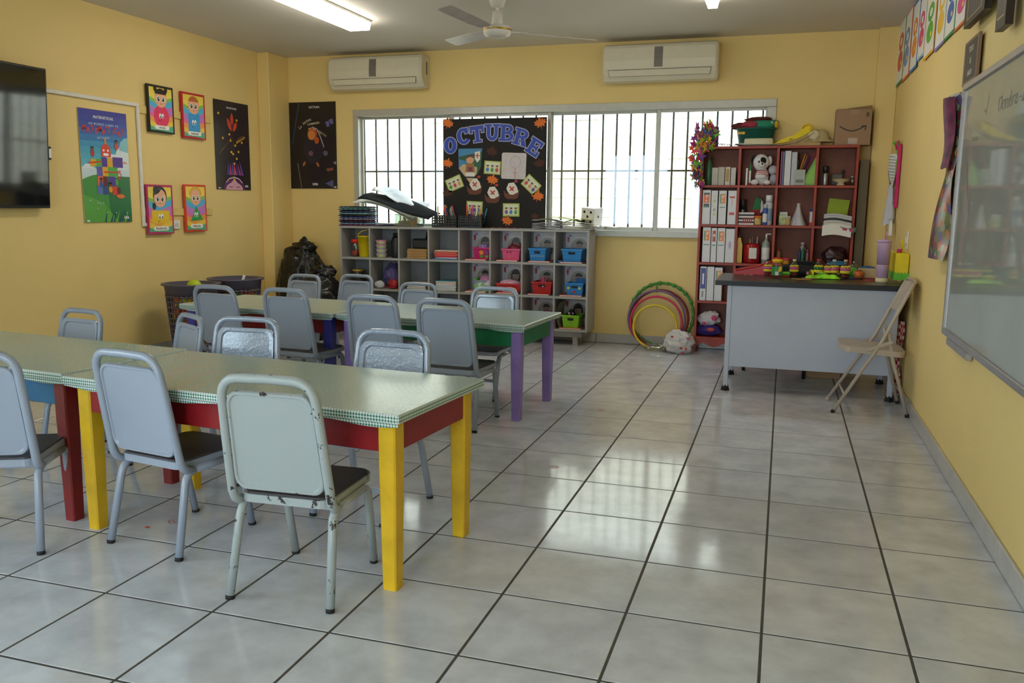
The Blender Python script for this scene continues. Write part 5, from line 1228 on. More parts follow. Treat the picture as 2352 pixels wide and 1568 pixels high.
# slab serif letters
def rc(x0, y0, x1, y1, g=0): return [(x0 - g, y0 - g), (x1 + g, y0 - g), (x1 + g, y1 + g), (x0 - g, y1 + g)]
def ringp(cx, cy, rx, ry, tw, a0, a1, g=0, n=16, th_=None):
    tv = th_ or tw; P1 = [(cx + (rx + g) * math.cos(R(a0 + (a1 - a0) * k / n)), cy + (ry + g) * math.sin(R(a0 + (a1 - a0) * k / n))) for k in range(n + 1)]
    P2 = [(cx + (rx - tw - g) * math.cos(R(a0 + (a1 - a0) * k / n)), cy + (ry - tv - g) * math.sin(R(a0 + (a1 - a0) * k / n))) for k in range(n + 1)]
    return [[P1[k], P1[k + 1], P2[k + 1], P2[k]] for k in range(n)]
def letter(ch, g=0):
    if ch == 'O': return ringp(0, 0, .42, .5, .27, 0, 360, g, 24, .2)
    if ch == 'C': return ringp(.03, 0, .43, .5, .25, 45, 325, g, 22, .18) + [rc(.18, .12, .40, .46, g)]
    if ch == 'T': return [rc(-.11, -.5, .13, .5, g), rc(-.46, .28, .46, .5, g), rc(-.46, .08, -.32, .4, g), rc(.32, .08, .46, .4, g), rc(-.26, -.5, .28, -.38, g)]
    if ch == 'U': return [rc(-.36, -.1, -.14, .5, g), rc(.16, -.1, .36, .5, g), rc(-.48, .37, -.04, .5, g), rc(.06, .37, .48, .5, g)] + ringp(0, -.1, .36, .4, .22, 180, 360, g, 14, .2)
    if ch == 'B': return [rc(-.34, -.5, -.1, .5, g), rc(-.46, -.5, .06, -.36, g), rc(-.46, .36, .06, .5, g), rc(-.2, -.06, .08, .07, g)] + ringp(.06, .24, .34, .26, .2, -90, 90, g, 10, .15) + ringp(.08, -.21, .38, .29, .22, -90, 90, g, 10, .16)
    if ch == 'R': return [rc(-.34, -.5, -.1, .5, g), rc(-.46, -.5, .02, -.37, g), rc(-.46, .36, .06, .5, g), rc(-.2, -.08, .08, .07, g), [(0 - g, .0 + g), (.2 + g, .0 + g), (.46 + g, -.5 - g), (.16 - g, -.5 - g)]] + ringp(.06, .22, .36, .28, .21, -90, 90, g, 10, .16)
    return [rc(-.34, -.5, -.1, .5, g), rc(-.44, -.5, .42, -.34, g), rc(-.44, .34, .40, .5, g), rc(-.2, -.08, .2, .08, g), rc(.28, -.5, .42, -.16, g), rc(.26, .18, .40, .5, g), rc(.12, -.17, .22, .17, g)]
BLU, OUT = M('2347B4', .5, var=.1, scale=40), M('A9A8CC', .5)
for ch, x, y, rot_, s in (('O', 1034, 334, 0, .145), ('C', 1064, 313, 14, .145), ('T', 1096, 308, 6, .145), ('U', 1131, 304, 0, .145), ('B', 1164, 305, -3, .145), ('R', 1197, 315, -16, .145), ('E', 1228, 338, -32, .145)):
    x_, z_ = bpos(x, y); x_ = max(-bw / 2 + .075, min(bw / 2 - .06, x_))
    stick('letter', [(p_, OUT, .001) for p_ in letter(ch, .055)] + [(p_, BLU, .002) for p_ in letter(ch, 0)], x_, z_, rot_, s, .001)
# pictures
x_, z_ = bpos(1080, 378)
SHD = [(-.5, .62), (.5, .62), (.45, -.1), (.0, -.72), (-.48, -.14)]
o = stick('picture_card', [(SHD, M('3C86B8', .4), .0), ([(-.5, .3), (.5, .5), (.46, -.1), (.3, -.4), (.05, .1), (-.45, .2)], M('1F5A3C', .4), .0018), ([(-.48, -.14), (-.3, .02), (.3, -.1), (.28, -.35), (.0, -.72)], M('C9AE86', .4), .0019),
                         ([(-.14 + .17 * math.cos(R(30 * k)), .22 + .17 * math.sin(R(30 * k)))[:2] if False else (0 + .17 * math.cos(R(30 * k)), .2 + .16 * math.sin(R(30 * k))) for k in range(12)], M('D9A17C', .4), .0022),
                         ([(-.17, .22), (-.12, .38), (.12, .38), (.18, .24), (0, .3)], M('5A3420', .4), .0024), ([(-.16, .05), (.16, .05), (.2, -.3), (-.2, -.3)], M('9A6A2E', .4), .0022), ([(-.08, -.1), (.1, -.1), (.1, -.25), (-.08, -.25)], M('7A1F4A', .4), .0024), ([(-.2, -.3), (.2, -.3), (.18, -.48), (-.18, -.48)], M('E4DFD6', .4), .0023), ([(-.22, -.46), (.2, -.46), (.18, -.52), (-.2, -.52)], M('1A1614', .4), .0026),
                         ([(.2, .48), (.42, .52), (.42, .2), (.3, .08), (.2, .22)], M('ECE4D4', .4), .0022), (rc(.29, .24, .33, .44), M('C8332B', .4), .0026), (rc(.22, .33, .4, .37), M('C8332B', .4), .0026)], x_, z_, 0, .235)
x_, z_ = bpos(1180, 381)
o = stick('picture_card', [(rrect(.235, .235, .018, 4), M('D4CACB', .55), 0)] + [(q_, M('A9B8C4', .5), .0018) for q_ in ringp(.015, .035, .052, .055, .004, 0, 360, -.0, 20)] + [(rc(.013, -.11, .017, -.02), M('C07A88', .5), .0018), (rc(-.01, -.062, .04, -.058), M('C07A88', .5), .0018)], x_, z_, -2)
def pcard(x, y, rot_, k):
    x_, z_ = bpos(x, y); base_ = [(rc(-.08, -.06, .08, .06), M('B9C45A', .45), 0), (rc(-.068, -.048, .068, .05), M('DDE2C4', .45), .0018)]
    cs = ['3F7FC0', '4FA03A', 'C84A4A', 'D9A06A', '7A4A9A']
    for i in range(3):
        cx = -.045 + .045 * i; base_ += [([(cx + .016 * math.cos(R(40 * j)), -.02 + .02 * math.sin(R(40 * j))) for j in range(9)], M(cs[(i + k) % 5], .45), .0022), ([(cx + .012 * math.cos(R(40 * j)), .008 + .013 * math.sin(R(40 * j))) for j in range(9)], M('D9A98A', .45), .0026), (rc(cx - .012, .012, cx + .012, .022), M('2A1C16', .45), .003)]
    stick('picture_card', base_, x_, z_, rot_, 1.0)
for k, (x, y, r_) in enumerate(((1131, 385, -4), (1044, 421, 22), (1220, 424, -42), (1090, 477, -2), (1174, 482, 0))): pcard(x, y, r_, k)
HUL = [(-.5, .0), (-.4, -.05), (-.34, -.16), (.36, -.14), (.42, .02), (.5, .06), (.4, -.42), (.2, -.52), (-.3, -.5), (-.44, -.34)]
for (x, y) in ((1090, 427), (1131, 446), (1175, 437)):
    x_, z_ = bpos(x, y); HM, SM_, RD = M('6A3A22', .6), M('E6E0D4', .5), M('C0392E', .5)
    stick('paper_ship', [(HUL, HM, 0), ([(-.32, .1), (-.18, .42), (.14, .46), (.34, .2), (.42, -.1), (.1, -.26), (-.1, -.24), (-.24, -.06)], SM_, .0018), ([(-.14, .2), (-.08, .25), (.16, 0), (.1, -.05)], RD, .003), ([(.14, .24), (.19, .18), (-.06, -.04), (-.12, .02)], RD, .003), ([(.18, .44), (.2, .62), (.38, .58), (.36, .48), (.22, .46)], RD, .001)], x_, z_, 0, .155)
tag(sheet(lambda u, v: (u * .34, -.02 + v * .05, .002 + .003 * math.sin(u * 30)), M('A83226', .6, var=.5, scale=30), 20, 2, .001).obj('paper_garland', None, at(1110, 514, 5.05, CZ1) + Vector((0, 0, .001))), 'red paper garland lying along the foot of the October board', 'garland')

# ================================================================ black bags, baskets
q = PZ(705, 730, 0)
for k, (px_, y_, rr, lb) in enumerate(((695, 4.90, (.25, .22, .47), 'large knotted black refuse bag in the corner'), (735, 4.47, (.20, .18, .36), 'slumped black refuse bag leaning on the cubby shelf'))):
    x = PY(px_, 640, y_).x
    t = thing('refuse_bag', lb, 'bag', (x, y_, 0))
    blob(PLB, (0, 0, rr[2] * .82), rr, .05, 7, 11 + k, zmin=0, nu=72, nv=46, crease=.2).obj('bag', t)
    blob(PLB, (.03, 0, rr[2] * 1.72), (.12, .09, .06), .2, 9, 21 + k, nu=26, nv=16, crease=.3).obj('knot', t)
BKM = M('55505E', .45, name='grey_violet_plastic')
def laundry(label, cx, cy, r, h, balls):
    t = thing('laundry_basket', label, 'basket', (cx, cy, 0)); r0 = r * .74
    def rad(z): return r0 + (r - r0) * z / h
    b = B(); N = 34
    for k in range(N):
        a = 2 * math.pi * k / N; ca, sa = math.cos(a), math.sin(a)
        b.beam((rad(.03) * ca, rad(.03) * sa, .03), (rad(h * .86) * ca, rad(h * .86) * sa, h * .86), .011, .004, BKM, up=(ca, sa, 0))
    b.obj('upright_ribs', t)
    b = B()
    for z in [.03 + (h * .84 - .03) * i / 11 for i in range(12)]:
        rr_ = rad(z); b.tube([(rr_ * math.cos(2 * math.pi * k / N), rr_ * math.sin(2 * math.pi * k / N), z) for k in range(N)], .0065, BKM, 5, True)
    b.obj('hoop_ribs', t)
    b = B(); b.lathe([(0, 0), (r0, 0), (rad(.035), .035), (rad(.035) - .004, .035), (r0 - .006, .006), (0, .006)], BKM, N); b.obj('base', t)
    b = B(); b.lathe([(rad(h * .86), h * .86), (r, h - .02), (r + .022, h - .012), (r + .024, h), (r - .004, h), (rad(h * .86) - .006, h * .86)], BKM, N); b.obj('rim', t)
    rnd = random.Random(balls)
    b = B()
    for k in range(150):
        z = rnd.uniform(.08, h * .82); a = rnd.uniform(0, 6.28); rr_ = (rad(z) - .05) * (rnd.random() ** .25)
        b.cbox((rr_ * math.cos(a), rr_ * math.sin(a), z), (.062, .062, .062), M(rnd.choice(['E0B020', 'D8381E', '2F62B8', 'E86A1E', '3F9A3A', 'E8D040', 'C8283A']), .45), .01, (rnd.random() * 3, rnd.random() * 3, 0))
    o = b.obj('toy_fill', t); o['kind'] = 'stuff'
    return t
bq = PZ(433, 655, .56)
B1 = laundry('slatted grey laundry basket of toys with a lime ball on top', -4.49, 3.25, .205, .60, 1)
B2 = laundry('slatted grey laundry basket of toys beside the corner pillar', -4.44, 3.76, .212, .605, 2)
t = thing('ball', 'lime green ball resting on the toys in the basket', 'ball', (-4.44, 3.22, .575)); B().ball((0, 0, .0), .058, M('B8C81E', .6), 18, 12).obj('ball', t)
B().ball((-.035, -.03, -.02), .034, M('D9A06A', .6)).obj('tan_patch', t)
tag(B().cyl((0, 0, 0), (.03, .02, .10), .012, M('CFD6D2', .5), n=10).obj('rattle', None, (-4.38, 3.74, .53)), 'pale rattle sticking out of the far laundry basket', 'toy')
# ================================================================ red bookcase
RDW = M('9E3820', .42, var=.16, scale=14, bump=.1, bscale=60, name='red_stained_wood'); RDB = M('7E4A3A', .6, var=.14, scale=10, name='dark_back_board')
SX0, SX1, SYF, SYB = -.698, .532, 4.965, YB - .045
szs = [.135, .447, .775, 1.095, 1.42]; STOP = 1.737; sp_ = .02
t = thing('bookcase', 'tall red wooden bookcase with four columns of open shelves', 'bookcase', ((SX0 + SX1) / 2, SYF, 0))
ox = (SX0 + SX1) / 2; hw = (SX1 - SX0) / 2; dp = SYB - SYF
for s in (-1, 1): B().box(s * hw, 0, 0, s * (hw - sp_), dp, STOP - sp_, RDW, .0015).obj('side_board', t)
B().box(-hw, 0, STOP - sp_, hw, dp, STOP, RDW, .0015).obj('top_board', t)
B().box(-hw + sp_, dp - .006, .12, hw - sp_, dp, STOP - sp_, RDB).obj('back_board', t)
for z in szs: B().box(-hw + sp_, .002, z - sp_, hw - sp_, dp - .006, z, RDW, .001).obj('shelf_board', t)
cws = (2 * hw - sp_) / 4
for k in (1, 2, 3):
    x = -hw + sp_ / 2 + cws * k
    for i, z in enumerate(szs): B().box(x - .01, .004, z, x + .01, dp - .006, (szs[i + 1] if i < 4 else STOP) - sp_, RDW, .001).obj('divider', t)
for k in range(4):
    x0 = -hw + sp_ + (2 * hw - 2 * sp_) * k / 4; x1 = -hw + sp_ + (2 * hw - 2 * sp_) * (k + 1) / 4; L = x1 - x0
    pts = [(x0, szs[0] - sp_), (x0, .03)] + [(x0 + L * q_, .045 + .035 * math.cos(q_ * 6.28) * -1 + (.02 if .15 < q_ < .3 or .7 < q_ < .85 else 0)) for q_ in (.1, .2, .35, .5, .65, .8, .9)] + [(x1, .03), (x1, szs[0] - sp_)]
    B().prism([(x0, szs[0] - sp_), (x0, .055), (x0 + L * .12, .075), (x0 + L * .22, .085), (x0 + L * .36, .06), (x0 + L * .5, .05), (x0 + L * .64, .06), (x0 + L * .78, .085), (x0 + L * .88, .075), (x1, .055), (x1, szs[0] - sp_)], .015, RDW, (0, .02, 0), (1, 0, 0), (0, 0, 1)).obj('scalloped_apron', t)
def shf(px_, row, d=.06):
    z = szs[row]; q = PY(px_, 500, SYF + d); return Vector((q.x, SYF + d, z + .0012))
def binder(label, px0, px1, row, h, style, d0=.012):
    a = PY(px0, 560, SYF + d0).x; c = PY(px1, 560, SYF + d0).x; w = c - a - .002
    q = Vector(((a + c) / 2, SYF + d0, szs[row] + .0012))
    t = thing('ring_binder', label, 'binder', q, group='white ring binders')
    W_ = M('DAD9DC', .35, var=.02)
    B().box(-w / 2, 0, 0, w / 2, .16, h, W_, .002).obj('cover', t)
    pr = Print(w, h, (0, 0, h / 2), (1, 0, 0), (0, 0, 1)); pr.rough = .35; pr.rect(-w * .47, -h * .49, w * .47, h * .49, 'DAD9DC')
    if style in ('or', 'or2'):
        pr.rect(-w * .36, h * .12, w * .36, h * .40, 'E4722A' if style == 'or' else 'E8862E')
        pr.rect(-w * .36, h * .12, -w * .2, h * .40, '6FA07A') if style == 'or2' else pr.rect(-w * .36, h * .36, w * .36, h * .42, '3A4A44')
        pr.text(w * .06, h * .31, '2"', h * .09, 'F6F2EA', bold=.0012); pr.rect(-w * .1, h * .17, w * .06, h * .21, 'F6F2EA')
        pr.rect(-w * .36, -h * .01, w * .36, h * .015, '3F8A5A')
        if style == 'or': pr.rect(-w * .34, h * .02, w * .34, h * .1, '3A3F3E')
    elif style == 'gr':
        for k in range(5): pr.rect(-w * .15, h * (.28 - .13 * k), w * .2, h * (.36 - .13 * k), ['C9D48A', 'B8CC6A', 'D8DCC0', 'A9A9A9', 'C0D080'][k])
    elif style == 'rd':
        pr.rect(-w * .3, h * .28, w * .3, h * .33, 'C0282A'); pr.rect(-w * .05, h * .05, w * .05, h * .25, 'D8A09A'); pr.rect(-w * .3, -h * .22, w * .3, -h * .14, 'C8302E')
    elif style == 'rs': pr.rect(-w * .3, h * .1, w * .3, h * .42, 'B83A30'); pr.rect(-w * .2, h * .25, w * .2, h * .32, 'E8DCD4'); pr.rect(-w * .3, h * -.02, w * .3, h * .02, '4A9A74')
    elif style == 'bl':
        pr.rect(-w * .42, -h * .15, w * .42, h * .46, '3A3F92'); pr.rect(-w * .14, -h * .02, w * .14, h * .3, 'D8D6DC'); pr.rect(-w * .12, -h * .4, w * .12, -h * .22, '8A8478')
    elif style == 'li': pr.ell(0, h * .02, w * .16, h * .12, 'B8A2D0', 12)
    pr.obj(t, 'spine_label'); return t
for (a, c, row, h, st_, lb) in ((1609, 1628, 3, .285, 'or', 'white binder with orange label and dark band, end of second shelf'), (1629, 1644, 3, .28, 'gr', 'narrow white binder with green text on second shelf'), (1646, 1664, 3, .28, 'or2', 'white binder with orange and green label on second shelf'), (1667, 1687, 3, .28, 'rd', 'white binder with small red marks on second shelf'),
                        (1613, 1632, 2, .295, 'or2', 'white binder with orange label, end of third shelf'), (1633, 1646, 2, .29, 'rs', 'narrow white binder with red label on third shelf'), (1647, 1665, 2, .29, 'or2', 'white binder with orange label inside third shelf'), (1666, 1687, 2, .285, 'li', 'white binder with lilac scribble on third shelf'),
                        (1611, 1626, 1, .29, 'bl', 'white binder with tall blue label on fourth shelf'), (1627, 1644, 1, .29, 'no', 'plain white binder on fourth shelf'), (1645, 1663, 1, .285, 'or2', 'white binder with orange label beside the desk edge')):
    binder(lb, a, c, row, h, st_)
# --- top shelf row (row 4)
def bottle(name, label, q, r, h, bodyc, capc, cat='bottle', lab=None, neck=.45, shoulder=.68, mat=None, caph=.12, pump=False, band=None, rz_=0):
    t = thing(name, label, cat, q, rz_); m = mat or M(bodyc, .3)
    B().lathe([(r * .92, 0), (r, .005), (r, h * shoulder), (r * .9, h * (shoulder + .05)), (r * neck, h * (1 - caph) - .01), (r * neck, h * (1 - caph))], m, 16).obj('body', t)
    if pump:
        B().cyl((0, 0, h * (1 - caph)), (0, 0, h), r * .22, WHITE, n=8).beam((0, -.004, h), (r * 1.1, -.004, h), .012, .008, WHITE, .002).obj('pump', t)
    else: B().lathe([(r * neck * 1.15, h * (1 - caph)), (r * neck * 1.15, h - .003), (r * neck, h)], M(capc, .4), 14).obj('cap', t)
    if lab: B().lathe([(r * 1.012, h * .14), (r * 1.012, h * .55)], M(lab, .45), 16, close=False).obj('label_band', t)
    if band:
        for k, (c_, z0, z1) in enumerate(band): B().lathe([(r * 1.015, h * z0), (r * 1.06, h * (z0 + .01)), (r * 1.06, h * (z1 - .01)), (r * 1.015, h * z1)], M(c_, .5), 16, close=False).obj('paper_band', t)
    return t
bottle('bottle', 'dark green bottle at the end of the top shelf', shf(1624, 4), .028, .245, '2E5A3A', '4A3A38')
for k, (a, c, h, cc, lb) in enumerate(((1635, 1650, .145, 'C4C1B4', 'pale grey card box leaning on the top shelf'), (1650, 1665, .15, 'BDBAAE', 'grey card box in the middle of the top shelf'), (1666, 1678, .15, 'DAD4CC', 'white box with gold panel on the top shelf'), (1679, 1691, .145, 'D2CDC6', 'white booklet box beside the shelf divider'))):
    xa, xc = PY(a, 390, SYF + .05).x, PY(c, 390, SYF + .05).x
    t = thing('card_box', lb, 'box', ((xa + xc) / 2, SYF + .05, szs[4] + .0012)); B().box(-(xc - xa) / 2 + .001, 0, 0, (xc - xa) / 2 - .001, .09, h, M(cc, .5), .002).obj('carton', t)
    if k == 2: B().box(-.014, -.0012, .03, .014, 0, .135, M('B89A62', .5)).obj('gold_panel', t)
# plush dog
q = shf(1745, 4, .075)
FUR = M('E2E0E2', .9, var=.06, bump=.5, bscale=160, name='white_plush', dist=.004); FURB = M('141314', .9, bump=.5, bscale=160, name='black_plush', dist=.004)
t = thing('plush_toy', 'white plush puppy with black eye patch and striped shirt', 'plush toy', q)
b = blob(FUR, (.0, .005, .075), (.055, .045, .075), .03, 3, 1, zmin=0); b.ball((-.055, -.03, .024), (.034, .03, .024), FUR).ball((.045, -.035, .022), (.03, .034, .022), FUR).ball((-.01, -.045, .07), (.045, .02, .02), FUR); b.obj('body', t)
hd = blob(FUR, (-.012, -.01, .185), (.066, .055, .068), .03, 3, 2).ball((-.005, -.058, .165), (.03, .024, .022), FUR).obj('head', t)
B().ball((-.066, .0, .205), (.026, .02, .04), FURB).obj('ear', hd); B().ball((.055, .005, .2), (.022, .018, .04), FUR).obj('ear', hd)
B().ball((.002, -.052, .195), (.028, .014, .032), FURB).ball((-.026, -.056, .188), (.012, .008, .014), FURB).ball((.0, -.08, .172), .008, FURB).obj('eye_patch', hd)
b = B()
for k in range(4): b.lathe([(.056 - .003 * k, .075 + k * .013), (.0565 - .003 * k, .081 + k * .013)], M('B8302C', .7), 18, (0, .005, 0), 1, .84, close=False)
b.obj('striped_shirt', t)
t = thing('plush_toy', 'small grey and white plush beside the striped puppy', 'plush toy', shf(1771, 4, .11))
blob(M('C3C0C8', .9), (0, 0, .05), (.03, .03, .05), .05, 3, 5, zmin=0).ball((-.005, -.01, .125), (.04, .035, .04), M('C3C0C8', .9)).obj('body', t); B().ball((.03, -.02, .13), (.016, .012, .03), FURB).obj('ear', t)
t = thing('paper_rocket', 'white card rocket with green tip beside the puppy', 'toy', shf(1714, 4, .05))
B().box(-.022, 0, 0, -.006, .008, .14, WHITE, .002).cyl((.012, 0, .0), (.012, 0, .12), .009, WHITE, n=10).obj('body', t); B().cyl((.012, 0, .12), (.012, 0, .175), .010, M('2F9A52', .5), r1=.001, n=10).obj('nose_cone', t); B().cyl((.012, 0, 0), (.012, 0, .02), .016, M('8A2A26', .5), r1=.009, n=10).obj('fin_base', t)
for k, (a, c, h, cc, lb) in enumerate(((1792, 1795.5, .27, 'B04A80', 'thin magenta book on the top shelf'), (1796, 1801, .27, '5E6A8A', 'slate blue book on the top shelf'), (1801.5, 1816, .275, 'D6D6DC', 'thick white binder standing on the top shelf'), (1817, 1830, .265, 'B9BCC6', 'pale grey box file on the top shelf'))):
    xa, xc = PY(a, 390, SYF + .02).x, PY(c, 390, SYF + .02).x
    t = thing('book', lb, 'book', ((xa + xc) / 2, SYF + .03, szs[4] + .0012)); w_ = (xc - xa) / 2 - .0008
    B().box(-w_, 0, 0, w_, .132, h, M(cc, .4), .001).obj('cover', t); B().box(-w_ + .0015, .003, h, w_ - .0015, .13, h + .001, PAPER).obj('pages', t)
q = shf(1831, 4, .012)
t = thing('pencil_holder', 'grey card holder full of pencils on the top shelf', 'pencil holder', q)
B().box(-.042, 0, 0, .042, .055, .125, M('A9AFA8', .5), .002).obj('holder', t); B().box(-.03, -.001, .02, .03, 0, .045, M('6F756E', .5)).obj('printed_label', t)
for k, (x, c_, L, dx) in enumerate(((-.03, 'D8CC30', .22, .0), (-.018, '3A3A40', .2, .0), (0, 'C77A2A', .25, .035), (.012, '8A6A30', .24, .04), (.024, '4A2A6A', .23, .045))): B().cyl((x, .03, .125), (x + dx, .03, L), .006, M(c_, .5), n=8).obj('pencil', t)
q = shf(1856, 4, .03)
t = thing('folder', 'lime green document folder leaning on the top shelf', 'folder', q); B().prism([(-.08, 0), (.05, 0), (.054, .235), (.04, .24)], .02, M('6FA832', .35), (0, .02, 0), (1, 0, 0), (0, 0, 1)).obj('cover', t); B().prism([(-.06, .012), (.05, .012), (.055, .22)], .002, M('8CC048', .35), (0, -.0005, 0), (1, 0, 0), (0, 0, 1)).obj('pocket', t)
tag(B().prism([(-.02, 0), (.012, 0), (.1, .268), (.03, .272)], .012, M('8A1E22', .5), (0, 0, 0), (1, 0, 0), (0, 0, 1)).obj('folder', None, shf(1842, 4, .125)), 'dark red folder slanting behind the pencil holder', 'folder')
bottle('thermos', 'steel thermos with black lid on the top shelf', shf(1889.5, 4), .022, .155, '8E8C8A', '1A1A1C', 'thermos', neck=.95, shoulder=.6, mat=M('9A9896', .3, .8), caph=.36)
q = shf(1926, 4, .06)
t = thing('ceramic_dish', 'cream ceramic footed dish on the top shelf', 'dish', q); B().lathe([(.03, 0), (.035, .002), (.022, .02), (.06, .036), (.072, .05), (.066, .05), (.03, .038), (0, .034)], M('D9C9A0', .35), 22).obj('dish', t); B().lathe([(.0725, .046), (.074, .05), (.07, .052)], M('A8873E', .4), 22, close=False).obj('gold_rim', t)
t = thing('desk_clock', 'grey block clock behind the ceramic dish', 'clock', shf(1920, 4, .13)); B().box(-.06, 0, 0, .035, .03, .1, M('6A625C', .5), .012).obj('case', t); B().cyl((.03, .01, .1), (.03, .01, .125), .012, M('3A3636', .5), n=10).obj('knob', t)
t = thing('glass_jar', 'small clear jar at the right end of the top shelf', 'jar', shf(1952, 4, .09)); B().lathe([(.026, 0), (.028, .05), (.02, .06)], CLEAR, 14).obj('body', t); B().lathe([(.021, .06), (.022, .072), (.018, .074)], M('A09A92', .3, .7), 14).obj('lid', t)
# --- second row (row 3)
bottle('thermos', 'dark steel thermos on the second shelf', shf(1705, 3, .09), .024, .21, '5A5856', '131314', 'thermos', neck=.95, shoulder=.6, mat=M('6A6866', .3, .8), caph=.4)
q = shf(1714, 3, .02)
t = thing('striped_box', 'open black and white striped box with red pattern front', 'box', q)
for k in range(7): B().box(-.062, 0, k * .0145, .062, .1, (k + 1) * .0145, M('141416' if k % 2 else 'DEDADA', .5)).obj('stripe', t)
b = B()
for k in range(5): b.prism([(-.035 + .017 * k, .012), (-.026 + .017 * k, .012), (-.012 + .017 * k, .06), (-.021 + .017 * k, .06)], .002, M('A8302A', .5), (0, -.0002, 0), (1, 0, 0), (0, 0, 1))
b.obj('red_pattern', t)
t = thing('felt_heart', 'green and red felt heart behind the striped box', 'ornament', shf(1735, 3, .125)); B().prism([(-.03, .10), (.0, .10), (.035, .13), (.04, .2), (.01, .235), (-.015, .19)], .012, M('2A7A44', .7), (0, .012, 0), (1, 0, 0), (0, 0, 1)).prism([(-.04, .0), (.045, .0), (.035, .13), (-.03, .12)], .014, M('9A1E24', .7), (0, .013, 0), (1, 0, 0), (0, 0, 1)).prism([(.03, .08), (.06, .12), (.055, .19), (.03, .22), (.04, .14)], .014, M('D8D2CC', .7), (0, .014, 0), (1, 0, 0), (0, 0, 1)).obj('heart', t)
jar('dough_pot', 'play dough pot with orange lid beside the striped box', shf(1741, 3, .03), .028, .075, M('D0B070', .5, var=.4, scale=40), 1, 'E87A1E', 'pot', neck=1.0, lidh=.02)
jar('dough_pot', 'small green pot behind the orange lidded pot', shf(1752, 3, .07), .022, .06, M('7A9A3A', .5, var=.3), 1, '8AA83A', 'pot', neck=1.0, lidh=.012)
bottle('spray_can', 'tall white spray can on the second shelf', shf(1765, 3, .06), .031, .245, 'CFCFD6', 'E6E6EA', 'spray can', lab='8FA6C8', neck=.8, shoulder=.72, caph=.22)
bottle('spray_can', 'blue and white spray can in front of the tall one', shf(1757, 3, .025), .02, .17, '3A56B0', 'C8CCD8', 'spray can', lab='E0E2E8', neck=.7, shoulder=.75, caph=.2)
t = thing('tape_box', 'small pale box on green and orange pots on second shelf', 'box', shf(1799, 3, .05)); B().box(-.034, 0, 0, .034, .05, .085, M('B8C890', .5, var=.5, scale=30), .003).obj('lower_box', t); B().box(-.03, 0, .0855, .032, .05, .108, M('CFD4DC', .5), .002).obj('upper_box', t)
jar('glue_pot', 'small clear pot with orange paste on the second shelf', shf(1810, 3, .05), .02, .075, M('C8A868', .4), 1, 'D8D4CC', 'pot', neck=1.0)
t = thing('plastic_bag', 'knotted clear plastic bag standing on the second shelf', 'bag', shf(1833, 3, .06))
BAGW = M('B8B6BE', .3, var=.1)
B().grid(lambda u, v: ((.052 * (1 - v) ** 1.3 + .012) * (1 + .16 * math.sin(u * 31)) * math.cos(u * 6.283) + .0, (.05 * (1 - v) ** 1.3 + .010) * (1 + .16 * math.sin(u * 31 + 1)) * math.sin(u * 6.283), .165 * v), 30, 8, BAGW, cu=True).obj('bag', t); B().ball((0, 0, .17), (.016, .012, .012), BAGW).obj('knot', t)
bottle('glue_stick', 'glue stick with blue cap and red base on second shelf', shf(1864, 3, .05), .017, .135, 'C8C4C8', '2A3F8A', 'glue stick', neck=.95, shoulder=.8, caph=.15, band=[('C0282E', .02, .2)])
# papers on the second shelf, right column
q = shf(1924, 3, .02)
tag(B().box(-.08, .12, .002, .08, .123, .20, M('9AB028', .6)).obj('lime_card', None, q + Vector((-.01, 0, .01)), (R(4), R(6), 0)), 'lime green card standing behind the paper stack', 'card')
for k in range(5):
    tag(sheet(lambda u, v, k=k: (-.105 + u * .21, -.045 + v * .17, .0175 * k + .016 * math.sin(u * 3 + .6) * (1 - .5 * v)), M(['D8D4C8', 'CFCBC6', '2E3330', 'C9C6C8', 'C4C2C8'][k], .6), 12, 5, .0155).obj('paper_bundle', None, (q.x + .0, q.y, szs[3] + .0168)), ['cream paper bundle lowest on the right second shelf', 'ivory paper bundle second on the right second shelf', 'dark papers between white bundles on the second shelf', 'grey white paper bundle on the dark papers', 'crumpled top paper bundle before the lime card'][k], 'papers', 'paper bundles on second shelf')
tag(B().grid(lambda u, v: (-.12 + u * .22, -.05 - .012 * v, -.005 - .085 * v + .012 * math.sin(u * 4)), 10, 3, PAPER).grid(lambda u, v: (-.12 + u * .22, -.052 - .012 * v, -.005 - .085 * v + .012 * math.sin(u * 4)), 10, 3, PAPER).obj('hanging_sheet', None, (q.x + .005, q.y, szs[3] + .012)), 'white sheet drooping over the edge of the second shelf', 'paper')
t = thing('party_glasses', 'green and pink melon party glasses hanging from the shelf', 'party glasses', (PY(1946, 537, SYF - .02).x, SYF - .03, PY(1946, 530, SYF - .02).z))
B().prism([(-.06, .035), (-.055, -.01), (-.03, -.03), (.02, -.03), (.06, -.005), (.065, .03), (.0, .02)], .005, M('1F7A58', .5), (0, 0, 0), (1, 0, 0), (0, 0, 1)).obj('frame', t)
B().prism([(-.045, .022), (-.03, -.012), (-.008, -.012), (-.004, .018)], .007, M('C0386A', .5), (0, -.0005, 0), (1, 0, 0), (0, 0, 1)).prism([(.01, .018), (.016, -.012), (.04, -.008), (.05, .02)], .007, M('C0386A', .5), (0, -.0005, 0), (1, 0, 0), (0, 0, 1)).obj('lenses', t)
